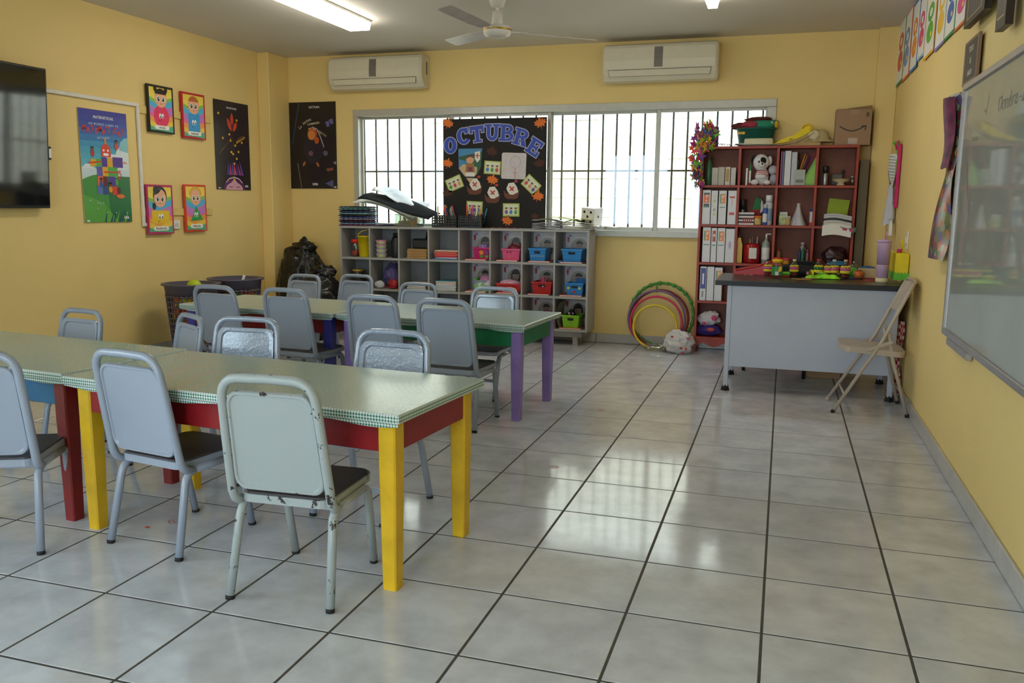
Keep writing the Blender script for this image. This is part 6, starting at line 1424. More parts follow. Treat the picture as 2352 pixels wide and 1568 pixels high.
# --- third row (row 2)
t = thing('bottle', 'flat yellow bottle on the third shelf', 'bottle', shf(1701, 2, .05)); B().prism([(-.026, 0), (.026, 0), (.026, .15), (.014, .19), (.012, .21), (-.012, .21), (-.014, .19), (-.026, .15)], .04, M('E2B814', .35), (0, .04, 0), (1, 0, 0), (0, 0, 1)).obj('body', t); B().cyl((0, .02, .21), (0, .02, .228), .009, M('5A5650', .5), n=10).obj('nozzle', t)
t = thing('red_jar', 'large red jar with white label on the third shelf', 'jar', shf(1731, 2, .075)); B().lathe([(.058, 0), (.068, .008), (.07, .10), (.064, .15), (.055, .165), (.05, .165), (.05, .03), (0, .03)], M('A3161A', .25), 24).obj('body', t); B().prism(rrect(.062, .09, .006, 3, .01, .085), .002, M('DAD4CC', .5), (0, -.0715, 0), (1, 0, 0), (0, 0, 1)).obj('label_patch', t)
for k in range(4): B().cyl((-.01 + .014 * k, 0, .031), (-.02 + .02 * k, 0, .2 + .02 * (k % 2)), .004, M(['B89A6A', '8A6A4A', '2A3A6A', 'C8C0B0'][k], .5), n=7).obj('brush', t)
bottle('pump_bottle', 'clear pump bottle with white label on the third shelf', shf(1763, 2, .05), .034, .245, 'A8B0A8', 'FFFFFF', lab='E2DEDE', neck=.35, shoulder=.66, mat=M('8E9A90', .2), caph=.16, pump=True)
jar('dough_pot', 'play dough pot with red lid on the third shelf', shf(1792, 2, .03), .03, .055, M('5FB0C8', .5), 1, 'D8402A', 'pot', neck=1.05, lidh=.018)
jar('dough_pot', 'play dough pot with pink lid on the third shelf', shf(1811, 2, .05), .03, .05, M('D8A030', .5), 1, 'E0406A', 'pot', neck=1.05, lidh=.016)
bottle('paint_bottle', 'amber paint bottle behind the red lidded pot', shf(1793, 2, .10), .02, .13, '9A6A48', 'A8283A')
bottle('paint_bottle', 'green slim bottle with grey cap on the third shelf', shf(1849, 2, .05), .014, .15, '1E6A3E', '8A8A8E', shoulder=.75)
bottle('paint_bottle', 'navy slim bottle beside the green slim bottle', shf(1842, 2, .07), .012, .135, '2A2F62', '3A3A40', shoulder=.75)
bottle('paint_bottle', 'mauve slim bottle on the third shelf', shf(1860, 2, .05), .013, .125, '8A5A68', 'A88A90', shoulder=.75)
bottle('glue_bottle', 'clear glue bottle behind the slim bottles', shf(1848, 2, .12), .03, .18, 'A8A8A4', 'B8B6B2', mat=M('A09C98', .3))
t = thing('wrapped_bundle', 'dark bundle of plastic wrapped supplies on the third shelf', 'bag', shf(1922, 2, .085)); blob(M('3A2226', .3, var=.8, scale=18), (0, 0, .075), (.095, .06, .08), .08, 6, 31, zmin=0, nu=40, nv=24, crease=.1).obj('bundle', t)
t = thing('blue_pouch', 'sky blue zip pouch in front of the wrapped bundle', 'pouch', shf(1930, 2, -.0)); blob(M('3A8AB8', .4), (0, .02, .02), (.075, .028, .022), .06, 4, 32, zmin=0).obj('pouch', t); B().tube([(-.05, -.006, .026), (0, -.008, .03), (.05, -.006, .026)], .002, M('1F5A88', .4), 6).obj('zip', t)
# --- bottom row: folded shirts
t = thing('folded_shirt', 'folded purple shirt with red badge on the lowest shelf', 'clothing', shf(1640, 0, .08)); blob(M('3A2A78', .8), (0, 0, .05), (.108, .06, .05), .05, 4, 41, zmin=0, nu=40, nv=24, crease=.22).obj('cloth', t); B().ball((.02, -.058, .062), (.035, .008, .016), M('C04A3A', .6)).obj('badge', t)
q = shf(1641, 0, .08); q.z += .1
t = thing('folded_shirt', 'white shirt with pink print heaped on the purple shirt', 'clothing', q, rot=(0, R(-10), 0)); blob(M('CFCACD', .8), (.0, 0, .05), (.09, .055, .065), .1, 5, 42, zmin=-.004, nu=40, nv=24, crease=.25).obj('cloth', t); B().ball((.05, -.05, .055), (.024, .008, .024), M('D0407A', .6)).obj('print_patch', t); B().ball((-.04, -.05, .02), (.014, .008, .018), M('D0407A', .6)).obj('print_patch', t)

# ================================================================ on top of the bookcase
TZ = STOP + .001
def topq(px_, Y): q = PY(px_, 400, Y); return Vector((q.x, Y, TZ))
# confetti garland
t = thing('flower_garland', 'bright paper flower garland hanging off the bookcase corner', 'garland', topq(1618, 4.965))
PET = [M(c_, .6) for c_ in ('E8486A', 'F0682A', 'C8D83A', '7AC04A', 'F09AB0', 'B8307A', '4A4FB0', 'F0C030', '2F8A60', '8A2F8A')]
rnd = random.Random(9); o = Vector(t.location)
pts = [(1628, 290), (1612, 300), (1604, 325), (1600, 350), (1598, 375), (1600, 395), (1604, 412), (1636, 305), (1626, 330), (1618, 318), (1612, 345)]
pn = 0; fl = [[] for _ in PET]
petals = []
for k in range(140):
    i = rnd.randrange(len(pts)); q = PY(pts[i][0] + rnd.uniform(-13, 13) * (1 if i < 4 else .8), pts[i][1] + rnd.uniform(-14, 14), 4.955 - .02 * rnd.random())
    a = rnd.random() * 6.28; s = rnd.uniform(.03, .05); tl = rnd.uniform(-.8, .8)
    X = Matrix.Translation(q - o) @ Euler((tl, rnd.uniform(-.8, .8), a)).to_matrix().to_4x4()
    b = B(X); b.prism([(s * (1 if j % 2 else .45) * math.cos(R(36 * j)), s * (1 if j % 2 else .45) * math.sin(R(36 * j))) for j in range(10)], .003, PET[rnd.randrange(len(PET))], (0, 0, 0), (1, 0, 0), (0, 0, 1)); b.obj('paper_flower', t)
b = B(); cord = [PY(x, y, 4.965) - o for x, y in ((1640, 322), (1628, 288), (1612, 296), (1603, 330), (1599, 370), (1604, 415))]; b.tube(cord, .003, M('4FA03A', .6), 6); b.obj('cord', t)
tag(B().box(-.045, -.03, 0, .045, .03, .165, M('3A3D86', .5, var=.15, scale=40), .004).obj('blue_carton', None, topq(1634, 5.06)), 'small dark blue carton behind the paper garland', 'box')
tag(B().grid(lambda u, v: (u * .26, -.02 + v * .06, .001 + (.03 * (1 - u) * abs(math.sin(u * 40 + v)) + .004)), 30, 3, M('7A1C1A', .6)).grid(lambda u, v: (u * .26, -.02 + v * .06, .0), 30, 3, M('7A1C1A', .6)).obj('red_fringe', None, topq(1645, 5.03)), 'dark red fringe trim lying between carton and green tub', 'trim')
# green tub on a white dish
q = topq(1731, 5.085)
t = thing('platter', 'shallow white oval dish under the green tub', 'dish', q); B().lathe([(.10, 0), (.13, .004), (.165, .02), (.168, .026), (.13, .012), (0, .012)], M('D8D4C4', .4), 30, (0, 0, 0), 1, .55).obj('dish', t)
t = thing('plastic_tub', 'dark green plastic tub stuffed with felt decorations', 'tub', q + Vector((0, 0, .0125)))
TUB = M('1F5E52', .4)
B().lathe([(.125, .012), (.135, .016), (.155, .125), (.172, .128), (.174, .136), (.150, .136), (.128, .03), (0, .03)], TUB, 32, (0, 0, 0), 1, .56).obj('tub', t)
B().box(-.14, -.076, .085, -.085, -.07, .105, M('D8B030', .5, var=.4, scale=40)).obj('price_sticker', t)
tag(B().lathe([(.165, .012), (.16, .055), (.15, .06), (.155, .02)], M('CFC9A8', .5), 26, (0, 0, 0), .7, .2, close=False).obj('white_platter', None, (q.x + .03, q.y - .105, TZ), (R(0), 0, 0)), 'upright pale platter rim leaning on the green tub', 'dish')
for (lb, x, y, z, rr, c_, sd) in (('teal felt with white spots heaped in the tub', .06, 0, .175, (.115, .07, .045), '2A8A6E', 51), ('pink felt folded in the tub', -.055, -.02, .175, (.075, .055, .035), 'A83A4E', 52), ('maroon felt ruffle on top of the tub', .02, .02, .222, (.11, .05, .022), '5A1A1C', 53), ('dark felt corner hanging out of the tub', -.125, -.02, .165, (.075, .035, .03), '5E2422', 54)):
    t = thing('felt_piece', lb, 'felt', (q.x + x, q.y + y, TZ + z)); blob(M(c_, .85), (0, 0, 0), rr, .14, 5, sd, nu=22, nv=12, crease=.1).obj('felt', t)
    if sd == 51: [B().ball(c0_, r0_, M(m0_, .8)).obj('felt_spot', t) for c0_, r0_, m0_ in (((.06, -.055, .01), (.016, .008, .014), 'CFC6B0'), ((-.01, -.066, -.006), (.012, .008, .01), 'CFC6B0'), ((.1, -.03, 0), (.018, .03, .03), 'D8A828'))]
tag(sheet(lambda u, v: (-.06 - u * .13, -.02 + v * .035 * (1 - u), -.05 * u - .04 * u * u), M('9AA8A8', .6), 8, 3).obj('felt_strip', None, (q.x - .13, q.y - .02, TZ + .165)), 'pale strip trailing from the tub towards the garland', 'ribbon')
# yellow bag, sheet, hat, tan board, box
q = topq(1812, 5.02)
tag(sheet(lambda u, v: (-.17 + u * .34, -.04 + v * .09, .006 + .10 * u ** 3), M('C8C8C0', .5), 12, 4).obj('curled_sheet', None, q), 'curled pale sheet under the yellow bag', 'sheet')
t = thing('yellow_bag', 'bright yellow folded cloth bag on the bookcase', 'bag', q + Vector((0, -.005, .014)))
YB2 = M('EBD012', .6)
B().prism([(-.13, .0), (-.09, .03), (-.04, .05), (.03, .075), (.075, .12), (.13, .145), (.16, .13), (.165, .105), (.12, .08), (.08, .055), (-.02, .02)], .04, YB2, (0, .03, 0), (1, 0, 0), (0, 0, 1)).obj('folded_body', t)
B().tube([(.085, .0, .115), (.095, -.02, .14), (.13, -.022, .155), (.155, -.015, .135), (.15, -.012, .1)], .011, M('DDB010', .6), 8, flat=.5).obj('strap', t)
B().prism([(-.02, .03), (.012, .04), (.016, .046), (-.012, .038)], .003, M('5A5A62', .6), (0, -.0135, 0), (1, 0, 0), (0, 0, 1)).obj('printed_mark', t)
q = topq(1850, 5.06)
tag(B().box(-.13, -.06, 0, .10, .08, .028, M('B89A62', .6), .002).obj('tan_board', None, q), 'flat tan cardboard panel under the straw hat', 'board')
t = thing('straw_hat', 'beige straw hat resting on the tan cardboard panel', 'hat', q + Vector((.095, 0, .0285)))
STR = M('BBA878', .8, var=.2, scale=60, bump=.4, bscale=200)
B().lathe([(.12, .0), (.122, .006), (.075, .022), (.07, .05), (.055, .085), (.03, .1), (0, .103)], STR, 30, (0, 0, 0), 1, .62).obj('crown_and_brim', t); B().ball((-.05, -.045, .055), (.045, .02, .04), M('D8CBA8', .8)).obj('cream_rosette', t)
xa, xb = PY(1921, 300, 5.02).x, PY(2004, 300, 5.02).x; zt = PY(1960, 250, 5.02).z
t = thing('cardboard_box', 'brown cardboard parcel box with curved arrow on the bookcase', 'box', ((xa + xb) / 2 - .01, 5.02, TZ))
KR = M('9A7856', .75, var=.08, scale=9, bump=.1, bscale=50, name='brown_cardboard'); w = (xb - xa); h = zt - TZ
B().box(-w / 2, 0, 0, w / 2, .15, h, KR, .003).obj('carton', t)
b = B(); b.box(-w / 2 + .03, -.0, h, w / 2, .004, h + .0008, KR); b.grid(lambda u, v: (-w / 2 + .02 + u * (w - .02), .0 + .05 * v, h + .001 + .03 * v * u), 6, 2, KR); b.obj('flap', t)
pr = Print(w, h, (0, 0, h / 2), (1, 0, 0), (0, 0, 1)); INK = '2A2622'; pr.rect(-w * .49, -h * .49, w * .49, h * .49, '9A7856')
pr.line([(-w * .38 + w * .07 * k, h * (.03 - .135 * math.sin(math.pi * (k / 10.0)))) for k in range(11)], h * .035, INK)
pr.poly([(w * .22, h * .035), (w * .37, h * .05), (w * .345, -h * .10), (w * .315, -h * .09), (w * .325, h * .015), (w * .22, h * .005)], INK)
pr.rect(-w * .12, -h * .46, w * .14, -h * .30, 'B9A898'); pr.rect(-w * .1, h * .36, w * .14, h * .48, 'A58668'); pr.rect(w * .34, h * .28, w * .42, h * .4, '5A4632'); pr.obj(t, 'printed_marks')
# dark board behind the bookcase's free side
tag(B().box(0, 0, 0, .07, .10, 1.62, M('6A5E48', .7), .003).obj('leaning_panel', None, (SX1 + .012, 5.0, 0)), 'tall drab panel slotted between bookcase and pillar', 'panel')

# ================================================================ hoops, bottle and bag on the floor
def hoop(label, px_, py_, rpx, c_, y0, tilt, r=.0105, wrap=None):
    q = PY(px_, py_, y0); rad = rpx / FPX * (y0 - CAM.y) * 1.03
    t = thing('hula_hoop', label, 'hula hoop', (q.x, y0 - .03, 0), rot=(R(-tilt), 0, 0))
    zc = rad + r + .001
    b = B(); N = 56
    b.tube([(rad * math.cos(2 * math.pi * k / N), 0, zc + rad * math.sin(2 * math.pi * k / N)) for k in range(N)], r, M(c_, .35), 10, True); b.obj('ring', t)
    if wrap:
        rnd = random.Random(4)
        for k in range(26):
            a = 2 * math.pi * k / 26 + rnd.uniform(-.05, .05); B().tube([((rad) * math.cos(a + d_), 0, zc + rad * math.sin(a + d_)) for d_ in (-.06, 0, .06)], [r * 1.05, r * rnd.uniform(1.3, 1.8), r * 1.05], M(wrap, .6), 8).obj('tape_wrap', t)
        B().tube([(rad * math.cos(1.75), -.012, zc + rad * math.sin(1.75)), (rad * math.cos(1.75), -.02, zc + rad * math.sin(1.75) - .08)], .006, M(wrap, .6), 6).obj('tape_end', t)
    return t
hoop('large hula hoop wrapped in green tape leaning on the wall', 1519, 731, 70, '3F8A3A', 5.13, 5, .012, '4A9A3E')
hoop('dark red hula hoop leaning between the green and lilac hoops', 1515, 733, 63, '7A1416', 5.095, 5)
hoop('lilac hula hoop leaning in front of the dark red hoop', 1508, 735, 63, '7A5A86', 5.06, 5)
hoop('pink hula hoop leaning inside the lilac hoop', 1507, 735, 57, 'CF2F56', 5.03, 5)
hoop('small yellow hula hoop leaning in front of the others', 1505, 735, 48, 'E2C624', 5.0, 5)
q = PZ(1504, 795, .02)
t = thing('plastic_bottle', 'clear plastic bottle with yellow cap lying on the floor', 'bottle', (q.x - .06, 4.88, .036), rot=(R(90), 0, R(90)))
B().lathe([(.0, 0), (.03, .0), (.034, .01), (.034, .14), (.026, .17), (.013, .19), (.013, .2)], PLASTIC_FILM, 16).obj('body', t); B().lathe([(.015, .2), (.016, .222), (.012, .224)], M('E0BE14', .4), 14).obj('cap', t)
q = PZ(1562, 806, 0)
t = thing('plastic_bag', 'knotted white plastic bag with red hearts on the floor', 'bag', (q.x, 4.86, 0))
blob(M('D6D3D2', .35, bump=.3, bscale=20, dist=.02), (0, 0, .085), (.125, .10, .105), .10, 7, 61, zmin=.001, nu=56, nv=36, crease=.2).obj('bag', t)
for (x, z, s) in ((.03, .06, .014), (.07, .05, .011), (-.05, .15, .012), (.08, .14, .012), (.04, .015, .012)):
    yy = -.105 * math.sqrt(max(.1, 1 - (x / .13) ** 2 - ((z - .085) / .115) ** 2)) - .006
    B().prism([(x + s * 16 * math.sin(R(k * 30)) ** 3 / 16, z + s * (13 * math.cos(R(k * 30)) - 5 * math.cos(R(k * 60)) - 2 * math.cos(R(k * 90)) - math.cos(R(k * 120))) / 16) for k in range(12)], .006, M('C8302C', .5), (0, yy, 0), (1, 0, 0), (0, 0, 1)).obj('heart_print', t)

# ================================================================ teacher desk
DG = M('B4BAC8', .38, var=.03, scale=6, name='grey_steel_enamel'); DT = M('2B2624', .28, var=.1, name='dark_desk_laminate'); DE = M('111217', .5, name='black_edge_band')
DX0, DX1, DY0, DY1, DZ = -.425, .752, 3.40, 4.08, .755
t = thing('teacher_desk', 'grey steel teacher desk with a dark laminate top', 'desk', ((DX0 + DX1) / 2, DY0, 0)); cx = (DX0 + DX1) / 2
L = (DX1 - DX0) / 2; D_ = DY1 - DY0
top = B().box(-L, 0, DZ - .034, L, D_, DZ - .001, DE, .003).obj('desk_top', t)
B().box(-L + .003, .003, DZ - .001, L - .003, D_ - .003, DZ, DT).obj('laminate', top)
lx0, lx1 = -.345 - cx, .69 - cx
for (x, y) in ((lx0, .03), (lx1, .03), (lx0, D_ - .06), (lx1, D_ - .06)):
    lg = B().box(x, y, .03, x + .032, y + .032, DZ - .034, DG, .003).obj('leg', t)
    B().lathe([(.030, 0), (.028, .008), (.019, .04)], RUB, 4, (x + .016, y + .016, 0), smooth=False).obj('rubber_foot', lg)
B().box(lx0 + .032, .035, .17, lx1, .04, DZ - .034, DG, .001).obj('modesty_panel', t)
for x in (lx0 + .006, lx1 + .012): B().box(x, .06, .30, x + .012, D_ - .06, DZ - .034, DG, .001).obj('side_panel', t)
# office chair behind the desk: only legs show below the panel
t = thing('office_chair', 'black legged chair tucked behind the teacher desk', 'chair', (.02, 4.2, 0))
for (px_, py_) in ((1707, 850), (1845, 870)):
    q = PZ(px_, py_, 0); B().cyl((q.x - .02, q.y - 4.2, 0), (q.x - .02, q.y - 4.2 + .03, .44), .013, BLACK, n=10).obj('leg', t)
    B().cyl((q.x - .02, q.y - 4.2 + .36, 0), (q.x - .02, q.y - 4.2 + .33, .44), .013, BLACK, n=10).obj('leg', t)
B().prism(rrect(.44, .40, .06, 5, 0, .0), .05, M('1C1B1E', .7), (-.02, .12, .441), (1, 0, 0), (0, 1, 0)).obj('seat', t)
B().prism(rrect(.40, .26, .05, 5, 0, 0), .04, M('1C1B1E', .7), (-.02, .34, .60), (1, 0, 0), (0, .12, 1)).obj('backrest', t); B().beam((-.02, .325, .45), (-.02, .335, .62), .05, .012, BLACK).obj('back_post', t)
q = PZ(1890, 872, 0)
t = thing('waste_box', 'tan cardboard carton on the floor behind the desk', 'box', (q.x, 4.12, 0)); B().box(-.12, 0, 0, .12, .2, .28, M('B08E66', .75), .004).obj('carton', t); B().box(-.03, -.001, .06, -.01, 0, .16, M('4A3A2C', .7)).obj('printed_mark', t)
t = thing('gingham_cloth', 'red gingham cloth hanging in the gap beside the desk leg', 'cloth', (.735, 3.62, 0))
def gmat():
    m, n, l, p = node_mat('red_gingham'); tc = n.new('ShaderNodeTexCoord'); ck = n.new('ShaderNodeTexChecker'); ck.inputs['Scale'].default_value = 42
    ck.inputs['Color1'].default_value = lin('B02A32') + (1,); ck.inputs['Color2'].default_value = lin('E2CFCF') + (1,); l.new(tc.outputs['Object'], ck.inputs['Vector']); l.new(ck.outputs['Color'], p.inputs['Base Color']); p.inputs['Roughness'].default_value = .8; return m
RG = gmat()
blob(RG, (.0, 0, .1), (.03, .10, .12), .10, 5, 71, zmin=0, nu=30, nv=18).obj('bundle', t); B().grid(lambda u, v: (-.02 + u * .05 + .01 * math.sin(v * 9), -.12 + .01 * math.sin(u * 12), .02 + v * .5), 12, 10, RG).obj('hanging_fold', t)
# ---- things on the desk
def dk(px_, py_, ym=3.93): q = PZ(px_, py_, DZ); q = q if q.y < ym else PY(px_, py_, ym); return Vector((q.x, q.y, DZ + .0008))
t = thing('tumbler', 'tall pink tumbler with straw and cream base on the desk', 'tumbler', dk(2025, 648))
TP = M('BFA0C4', .4); B().lathe([(.040, .0), (.041, .004), (.041, .026), (.036, .028)], M('D8CBA0', .5), 24).obj('base_boot', t)
B().lathe([(.034, .028), (.0365, .03), (.038, .11), (.0385, .115)], TP, 24).obj('lower_body', t); B().lathe([(.0385, .115), (.0375, .119), (.0395, .122)], M('8A7490', .4), 24, close=False).obj('ring', t); B().lathe([(.0395, .122), (.043, .255), (.0435, .262)], TP, 24).obj('upper_body', t); B().lathe([(.045, .262), (.0455, .278), (.035, .282), (0, .282)], TP, 24).obj('lid', t); B().cyl((.008, 0, .282), (.012, 0, .335), .005, M('D08AB0', .4), n=8).obj('straw', t)
def craft(label, px_, py_, s=1., cap=None, b1='C85A90', b2='E4D22E', extra='E4D22E', tall=False):
    q = dk(px_, py_); t = thing('craft_bottle', label, 'bottle', q, group='decorated craft bottles'); r = .028 * s; h = .12 * s
    B().lathe([(r * .8, 0), (r, .006), (r, h * .55), (r * .85, h * .68), (r * .38, h * .85), (r * .36, h * .93)], CLEAR, 18).obj('bottle', t)
    for c_, z0, z1 in ((b2, .28, .42), (b1, .42, .58)): B().lathe([(r * 1.03, h * z0), (r * 1.12, h * (z0 + .02)), (r * 1.12, h * (z1 - .02)), (r * 1.03, h * z1)], M(c_, .6), 18, close=False).obj('paper_band', t)
    B().lathe([(r * .42, h * .9), (r * .44, h), (r * .3, h * 1.01)], M(cap or 'D8D2BC', .5), 14).obj('cap', t)
    rnd = random.Random(int(px_)); b = B()
    for k in range(7): a = -2.6 + k * .35; b.ball((r * .98 * math.cos(a), r * .98 * math.sin(a), h * (.62 + .03 * (k % 2))), .0065 * s, M(extra, .6), 8, 6)
    b.obj('pom_poms', t); blob(M('8A2A2A', .5, var=.9, scale=120), (0, 0, h * .13), (r * .8, r * .8, h * .13), .1, 5, int(px_), zmin=.004, nu=12, nv=8).obj('filling', t)
    return t
craft('craft bottle with pink and yellow bands beside the yellow lidded jar', 1763, 634, 1.0, '2A2826')
craft('craft bottle with a tall cream stopper standing clear of the others', 1823, 634, 1.0)
craft('craft bottle with dark green and yellow bands and red knob', 1879, 630, 1.05, 'B8342A', '1E6A3E')
craft('craft bottle with pink band next to the dark green banded one', 1901, 634, 1.0, '1E1C1C')
craft('craft bottle half hidden behind another pink banded bottle', 1915, 626, 1.05, 'C8C4C0')
craft('craft bottle with peach stopper on a purple mat', 1940, 640, 1.08, 'D0A890')
t = thing('food_jar', 'glass jar with yellow lid and green label on the desk', 'jar', dk(1784, 638)); B().lathe([(.03, 0), (.035, .006), (.036, .085), (.03, .1), (.03, .105)], CLEAR, 20).obj('glass', t); B().lathe([(.0335, .105), (.034, .125), (.03, .128)], M('E2B81E', .45), 20).obj('lid', t); B().lathe([(.0362, .02), (.0364, .08)], M('3A8A44', .45, var=.2), 20, close=False).obj('label_band', t); B().box(-.012, -.0385, .02, .01, -.036, .045, M('D8D6DC', .5)).obj('sticker', t); B().prism([(.005, .04), (.03, .05), (.03, .08), (.012, .08)], .002, M('E2B81E', .5), (0, -.0362, 0), (1, 0, 0), (0, 0, 1)).obj('yellow_patch', t)
t = thing('dough_pot', 'small pot with bright green lid and red base on desk', 'pot', dk(1806, 636)); B().lathe([(.024, 0), (.024, .012)], M('B8282A', .4), 18).obj('base', t); B().lathe([(.026, .012), (.026, .034), (.02, .036)], M('5FB82A', .4), 18).obj('lid', t)
t = thing('dough_pot', 'small pot with yellow lid lying on its side on desk', 'pot', dk(1862, 632) + Vector((0, 0, .025)), rot=(0, R(80), R(20))); B().lathe([(.022, -.04), (.024, .0)], CLEAR, 18).obj('base', t); B().lathe([(.026, .0), (.026, .014), (.02, .016)], M('E4D22E', .4), 18).obj('lid', t); blob(M('8A2A2A', .5, var=.8, scale=90), (0, 0, -.02), (.018, .018, .016), .1, 5, 3, nu=12, nv=8).obj('filling', t)
q = dk(1745, 626)
t = thing('red_tray', 'tilted red plastic tray on the desk corner', 'tray', q + Vector((-.02, .06, 0)))
RT = M('C8161C', .35); B().prism([(-.16, .0), (.16, .0), (.16, .11), (.13, .115), (.0, .06), (-.15, .03)], .01, RT, (0, 0, 0), (1, 0, 0), (0, 0, 1)).prism([(-.16, .0), (-.16, .025), (-.13, .03), (-.13, .0)], .16, RT, (0, .16, 0), (1, 0, 0), (0, 0, 1)).box(-.16, 0, 0, .16, .16, .006, RT).obj('tray', t); B().tube([(-.15, -.012, .03), (0, -.014, .063), (.14, -.012, .118)], .007, RT, 8).obj('rim', t)
q = dk(1845, 620)
t = thing('shoulder_bag', 'black fabric shoulder bag lying on the desk', 'bag', (PY(1848, 600, 4.02).x, 4.02, q.z)); blob(M('1B1B22', .8, var=.3, scale=12), (0, 0, .045), (.15, .05, .055), .08, 5, 81, zmin=0, nu=34, nv=18, crease=.06).obj('bag', t); B().tube([(-.11, -.02, .06), (-.06, -.035, .105), (.05, -.035, .1), (.11, -.02, .06)], .008, M('101014', .7), 8).obj('strap', t)
q = dk(1890, 640)
t = thing('sweet_packet', 'crinkled green and yellow sweet packet on the desk', 'packet', q); PKM = M('8ADB2E', .25, var=.5, scale=22, bump=.5, bscale=40, dist=.01)
B().grid(lambda u, v: (-.11 + u * .22 + .01 * math.sin(v * 6), -.05 + v * .1, .004 + .035 * math.sin(u * 3.1) * math.sin(v * 3.1) + .008 * math.sin(u * 17) * math.sin(v * 3.1)), 22, 10, PKM).grid(lambda u, v: (-.11 + u * .22 + .01 * math.sin(v * 6), -.05 + v * .1, .001), 4, 2, PKM).obj('packet', t); B().grid(lambda u, v: (-.05 + u * .06, -.025 + v * .04, .041 - .002 * u), 3, 2, M('E8E8D8', .4)).obj('printed_patch', t)
for k in range(5):
    q = dk(1835 + 7 * k, 641 + 1.2 * (k % 3)); tag(B().box(-.045, -.005, 0, .045, .005, .002, M('D2A868', .6), .0008).obj('craft_stick', None, q + Vector((0, -.004 * k, .0022 * k)), (0, 0, R(-8 + 9 * k))), 'wooden craft stick, ' + ['lowest', 'second', 'middle', 'fourth', 'topmost'][k] + ' of the little heap on the desk', 'craft stick', 'craft sticks on desk')
for k in range(6):
    q = dk(1712 + 5 * k, 629 + (k % 2)); tag(B().box(-.008, -.006, 0, .008, .006, .003, M(['E4D22E', '3A3A9A', 'C8B8D0', 'E4D22E', '5A3A9A', '3A5ABA'][k], .5), .001).obj('paper_scrap', None, q, (0, 0, k)), ['yellow', 'indigo', 'pale lilac', 'lemon', 'violet', 'blue'][k] + ' paper scrap on the desk before the red tray', 'paper scrap', 'paper scraps on desk')
tag(B().lathe([(0, 0), (.055, 0), (.06, .003), (.05, .005), (0, .005)], M('6A4A9A', .5), 22).obj('purple_mat', None, dk(1957, 638) + Vector((0, .02, 0))), 'round purple mat under the craft bottles', 'mat')
t = thing('orange_dish', 'small glazed orange pot on the desk', 'pot', dk(1972, 635)); B().lathe([(.02, 0), (.034, .012), (.037, .03), (.03, .05), (.022, .052), (.02, .048), (.03, .03), (0, .012)], M('C8682A', .25), 22).obj('pot', t); B().lathe([(.021, .05), (.024, .056), (.02, .058)], M('A84E1E', .3), 22, close=False).obj('rim', t)
t = thing('wooden_tray', 'open tan wooden tray standing beside the pink tumbler', 'tray', dk(1997, 640) + Vector((0, .04, 0))); WD = M('C0A478', .6); B().box(-.075, 0, 0, .075, .008, .07, WD, .002).obj('back', t); B().box(.067, -.05, 0, .075, 0, .07, M('D8D2C4', .6), .001).obj('end', t); B().box(-.075, -.05, 0, .067, 0, .006, M('8A4A3A', .6), .001).obj('floor_board', t)
for (lb, px_, py_, rr, c_, sd, dy) in (('green plush ball behind the orange pot', 1958, 632, (.035, .03, .04), '4FA83A', 91, .05), ('blue cloth heap behind the wooden tray', 1995, 630, (.075, .03, .042), '2A5A8A', 92, .10), ('scrunched silver foil ball among the bottles', 1920, 628, (.03, .025, .02), 'B8B8BC', 93, .07)):
    t = thing('craft_scrap', lb, 'craft material', Vector((dk(px_, py_).x, min(4.03, dk(px_, py_).y + dy), DZ + .0008))); blob(M(c_, .4 if sd < 93 else .2, 0 if sd < 93 else .8), (0, 0, rr[2] * .9 + (.06 if sd == 93 else 0) * 0), rr, .12, 6, sd, zmin=0, nu=22, nv=14, crease=.12).obj('scrap', t)
t = thing('glass_ornament', 'clear glass ball ornament behind the green plush ball', 'ornament', dk(1960, 622, 4.02)); B().lathe([(.02, 0), (.012, .01), (.012, .03), (.03, .05), (.034, .075), (.02, .1), (0, .104)], CLEAR, 18).obj('globe', t); B().cyl((0, 0, .1), (0, 0, .112), .008, M('B0AEB2', .3, .8), n=10).obj('knob', t)
tag(B().cyl((0, 0, 0), (.12, .01, 0), .004, M('C8323A', .4), n=8).obj('pen', None, dk(1985, 645) + Vector((0, 0, .005))), 'red pen lying on the desk before the wooden tray', 'pen')
tag(B().box(0, 0, 0, .03, .012, .008, M('E4D22E', .5), .002).obj('eraser', None, dk(1850, 640) + Vector((0, -.03, 0))), 'tiny yellow eraser on the desk by the sticks', 'eraser')

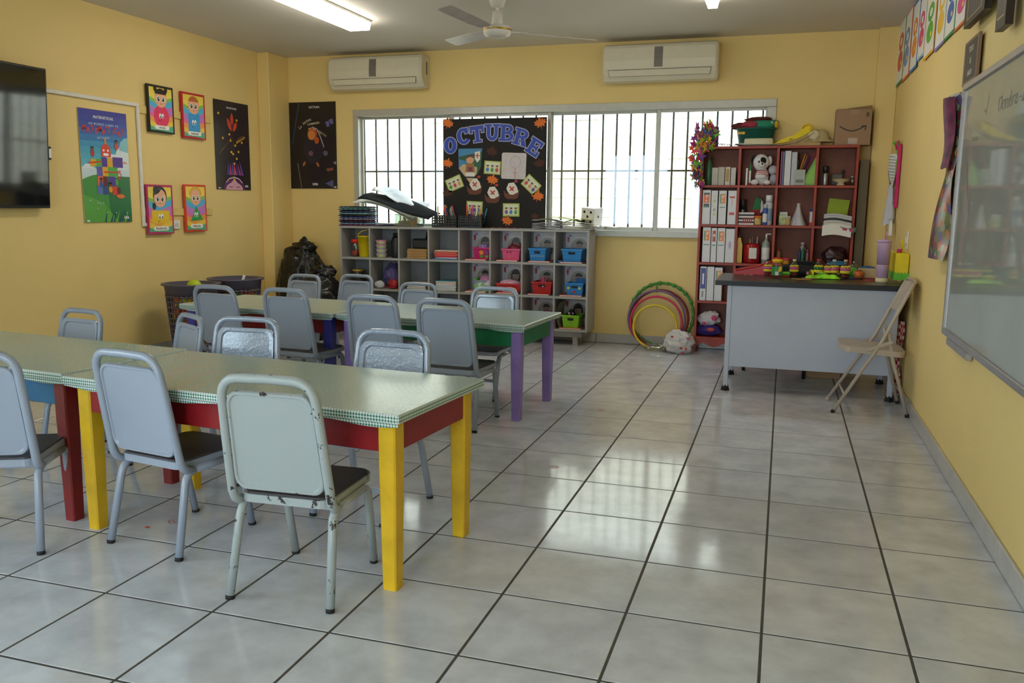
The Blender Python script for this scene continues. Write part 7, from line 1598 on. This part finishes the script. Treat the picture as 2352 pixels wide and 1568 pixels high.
# ================================================================ folding chair
FB = M('B4A594', .4, var=.06, scale=20, name='beige_enamel'); FBC = chair_paint('chipped_beige_enamel', 'B4A594', .80, .4, .04)
t = thing('folding_chair', 'beige metal folding chair standing open beside the desk', 'chair', (0, 0, 0))
fA, fB_, rA, rB = Vector((.342, 3.0, .006)), Vector((.325, 3.36, .006)), Vector((.762, 3.02, .006)), Vector((.752, 3.40, .006))
t.location = (.55, 3.2, 0); OFF = Vector(t.location)
def P3(x, y, z): return Vector((x, y, z)) - OFF
for (f, r_, yy) in ((fA, rA, 3.0), (fB_, rB, 3.36)):
    # long front leg runs up to become the back upright; the rear leg meets it below the seat
    topx, topz = .742, .80; s_ = (yy - 3.18) * .93 + 3.18
    b = B(); path = [f - OFF, P3(f.x + (topx - f.x) * .62, s_, .80 * .56), P3(topx - .03, s_, .74), P3(topx, s_, .805)]; b.tube(path, .0105, FBC, 10); lg = b.obj('front_leg', t)
    B().cyl(f - OFF - Vector((.004, 0, .006)), f - OFF + Vector((.006, 0, .012)), .0125, RUB if f is fA else FB, n=10).obj('foot_cap', lg)
    b = B(); yo = .024 if yy < 3.18 else -.024
    b.tube([r_ - OFF + Vector((0, 0, 0)), P3(.655, r_.y + yo * .2 + .0, .36), P3(.632, s_ + yo, .50)], .0105, FBC, 10); lg = b.obj('rear_leg', t); B().cyl(r_ - OFF - Vector((0, 0, .006)), r_ - OFF + Vector((-.002, 0, .014)), .0125, RUB, n=10).obj('foot_cap', lg)
    B().beam(P3(.505, s_ - .012 if yy < 3.18 else s_ + .012, .395), P3(.65, s_ - .012 if yy < 3.18 else s_ + .012, .455), .006, .018, FB, .001).obj('link_bar', t)
B().tube([P3(.402, 3.02, .115), P3(.392, 3.345, .115)], .007, FBC, 8).obj('front_stretcher', t)
B().tube([P3(.735, 3.03, .125), P3(.73, 3.39, .125)], .007, FBC, 8).obj('rear_stretcher', t)
def top_rail(u): return None
b = B(); b.grid(lambda u, v: P3(.655 + .085 * v + .020 * math.sin(u * math.pi), 3.03 + u * .30, .625 + .175 * v), 10, 4, FB); b.grid(lambda u, v: P3(.661 + .085 * v + .020 * math.sin(u * math.pi), 3.03 + u * .30, .622 + .175 * v), 10, 4, FB); b.obj('back_panel', t)
B().tube([P3(.742, 3.012, .805), P3(.752, 3.05, .812), P3(.760, 3.18, .814), P3(.752, 3.31, .812), P3(.742, 3.348, .805)], .0105, FBC, 10).obj('top_rail', t)
# seat pan
b = B(); sp2 = rrect(.37, .335, .055, 6)
X = Matrix.Translation(P3(.545, 3.18, .405)) @ Matrix.Rotation(R(4), 4, 'Y')
b.T = X; b.prism(sp2, .034, FBC, (0, 0, -.034), (1, 0, 0), (0, 1, 0)); b.prism(rrect(.33, .30, .05, 6), .003, FB, (0, 0, 0), (1, 0, 0), (0, 1, 0)); b.obj('seat', t)
# faint red floor stickers
STK = M('B0503F', .6)
for k, (px_, py_) in enumerate(((1273, 1072), (1381, 942), (1467, 860), (748, 1016), (400, 1197))):
    q = PZ(px_, py_); b = B()
    for pol in ringp(0, 0, .022, .022, .0026, 0, 360, 0, 24): b.prism(pol, .0004, STK, (0, 0, .0002), (1, 0, 0), (0, 1, 0))
    for a_ in (35, -35): ca, sa = math.cos(R(a_)), math.sin(R(a_)); b.prism([(-.015 * ca - .0012 * sa, -.015 * sa + .0012 * ca), (.015 * ca - .0012 * sa, .015 * sa + .0012 * ca), (.015 * ca + .0012 * sa, .015 * sa - .0012 * ca), (-.015 * ca + .0012 * sa, -.015 * sa - .0012 * ca)], .0004, STK, (0, 0, .0002), (1, 0, 0), (0, 1, 0))
    tag(b.obj('floor_sticker', None, (q.x, q.y, 0)), ['faint red ringed cross sticker on the open aisle floor', 'faint red ringed cross sticker level with the lilac legged table', 'faint red ringed cross sticker near the hula hoops', 'faint red ringed cross sticker under the red apron table', 'faint red ringed cross sticker behind the grey chair leg'][k], 'sticker')
q = PZ(338, 1211); tag(B().box(-.008, -.005, 0, .008, .005, .003, M('C8322A', .5), .001).obj('confetti', None, (q.x, q.y, .0002)), 'small red paper bit on the floor between chair legs', 'paper scrap')
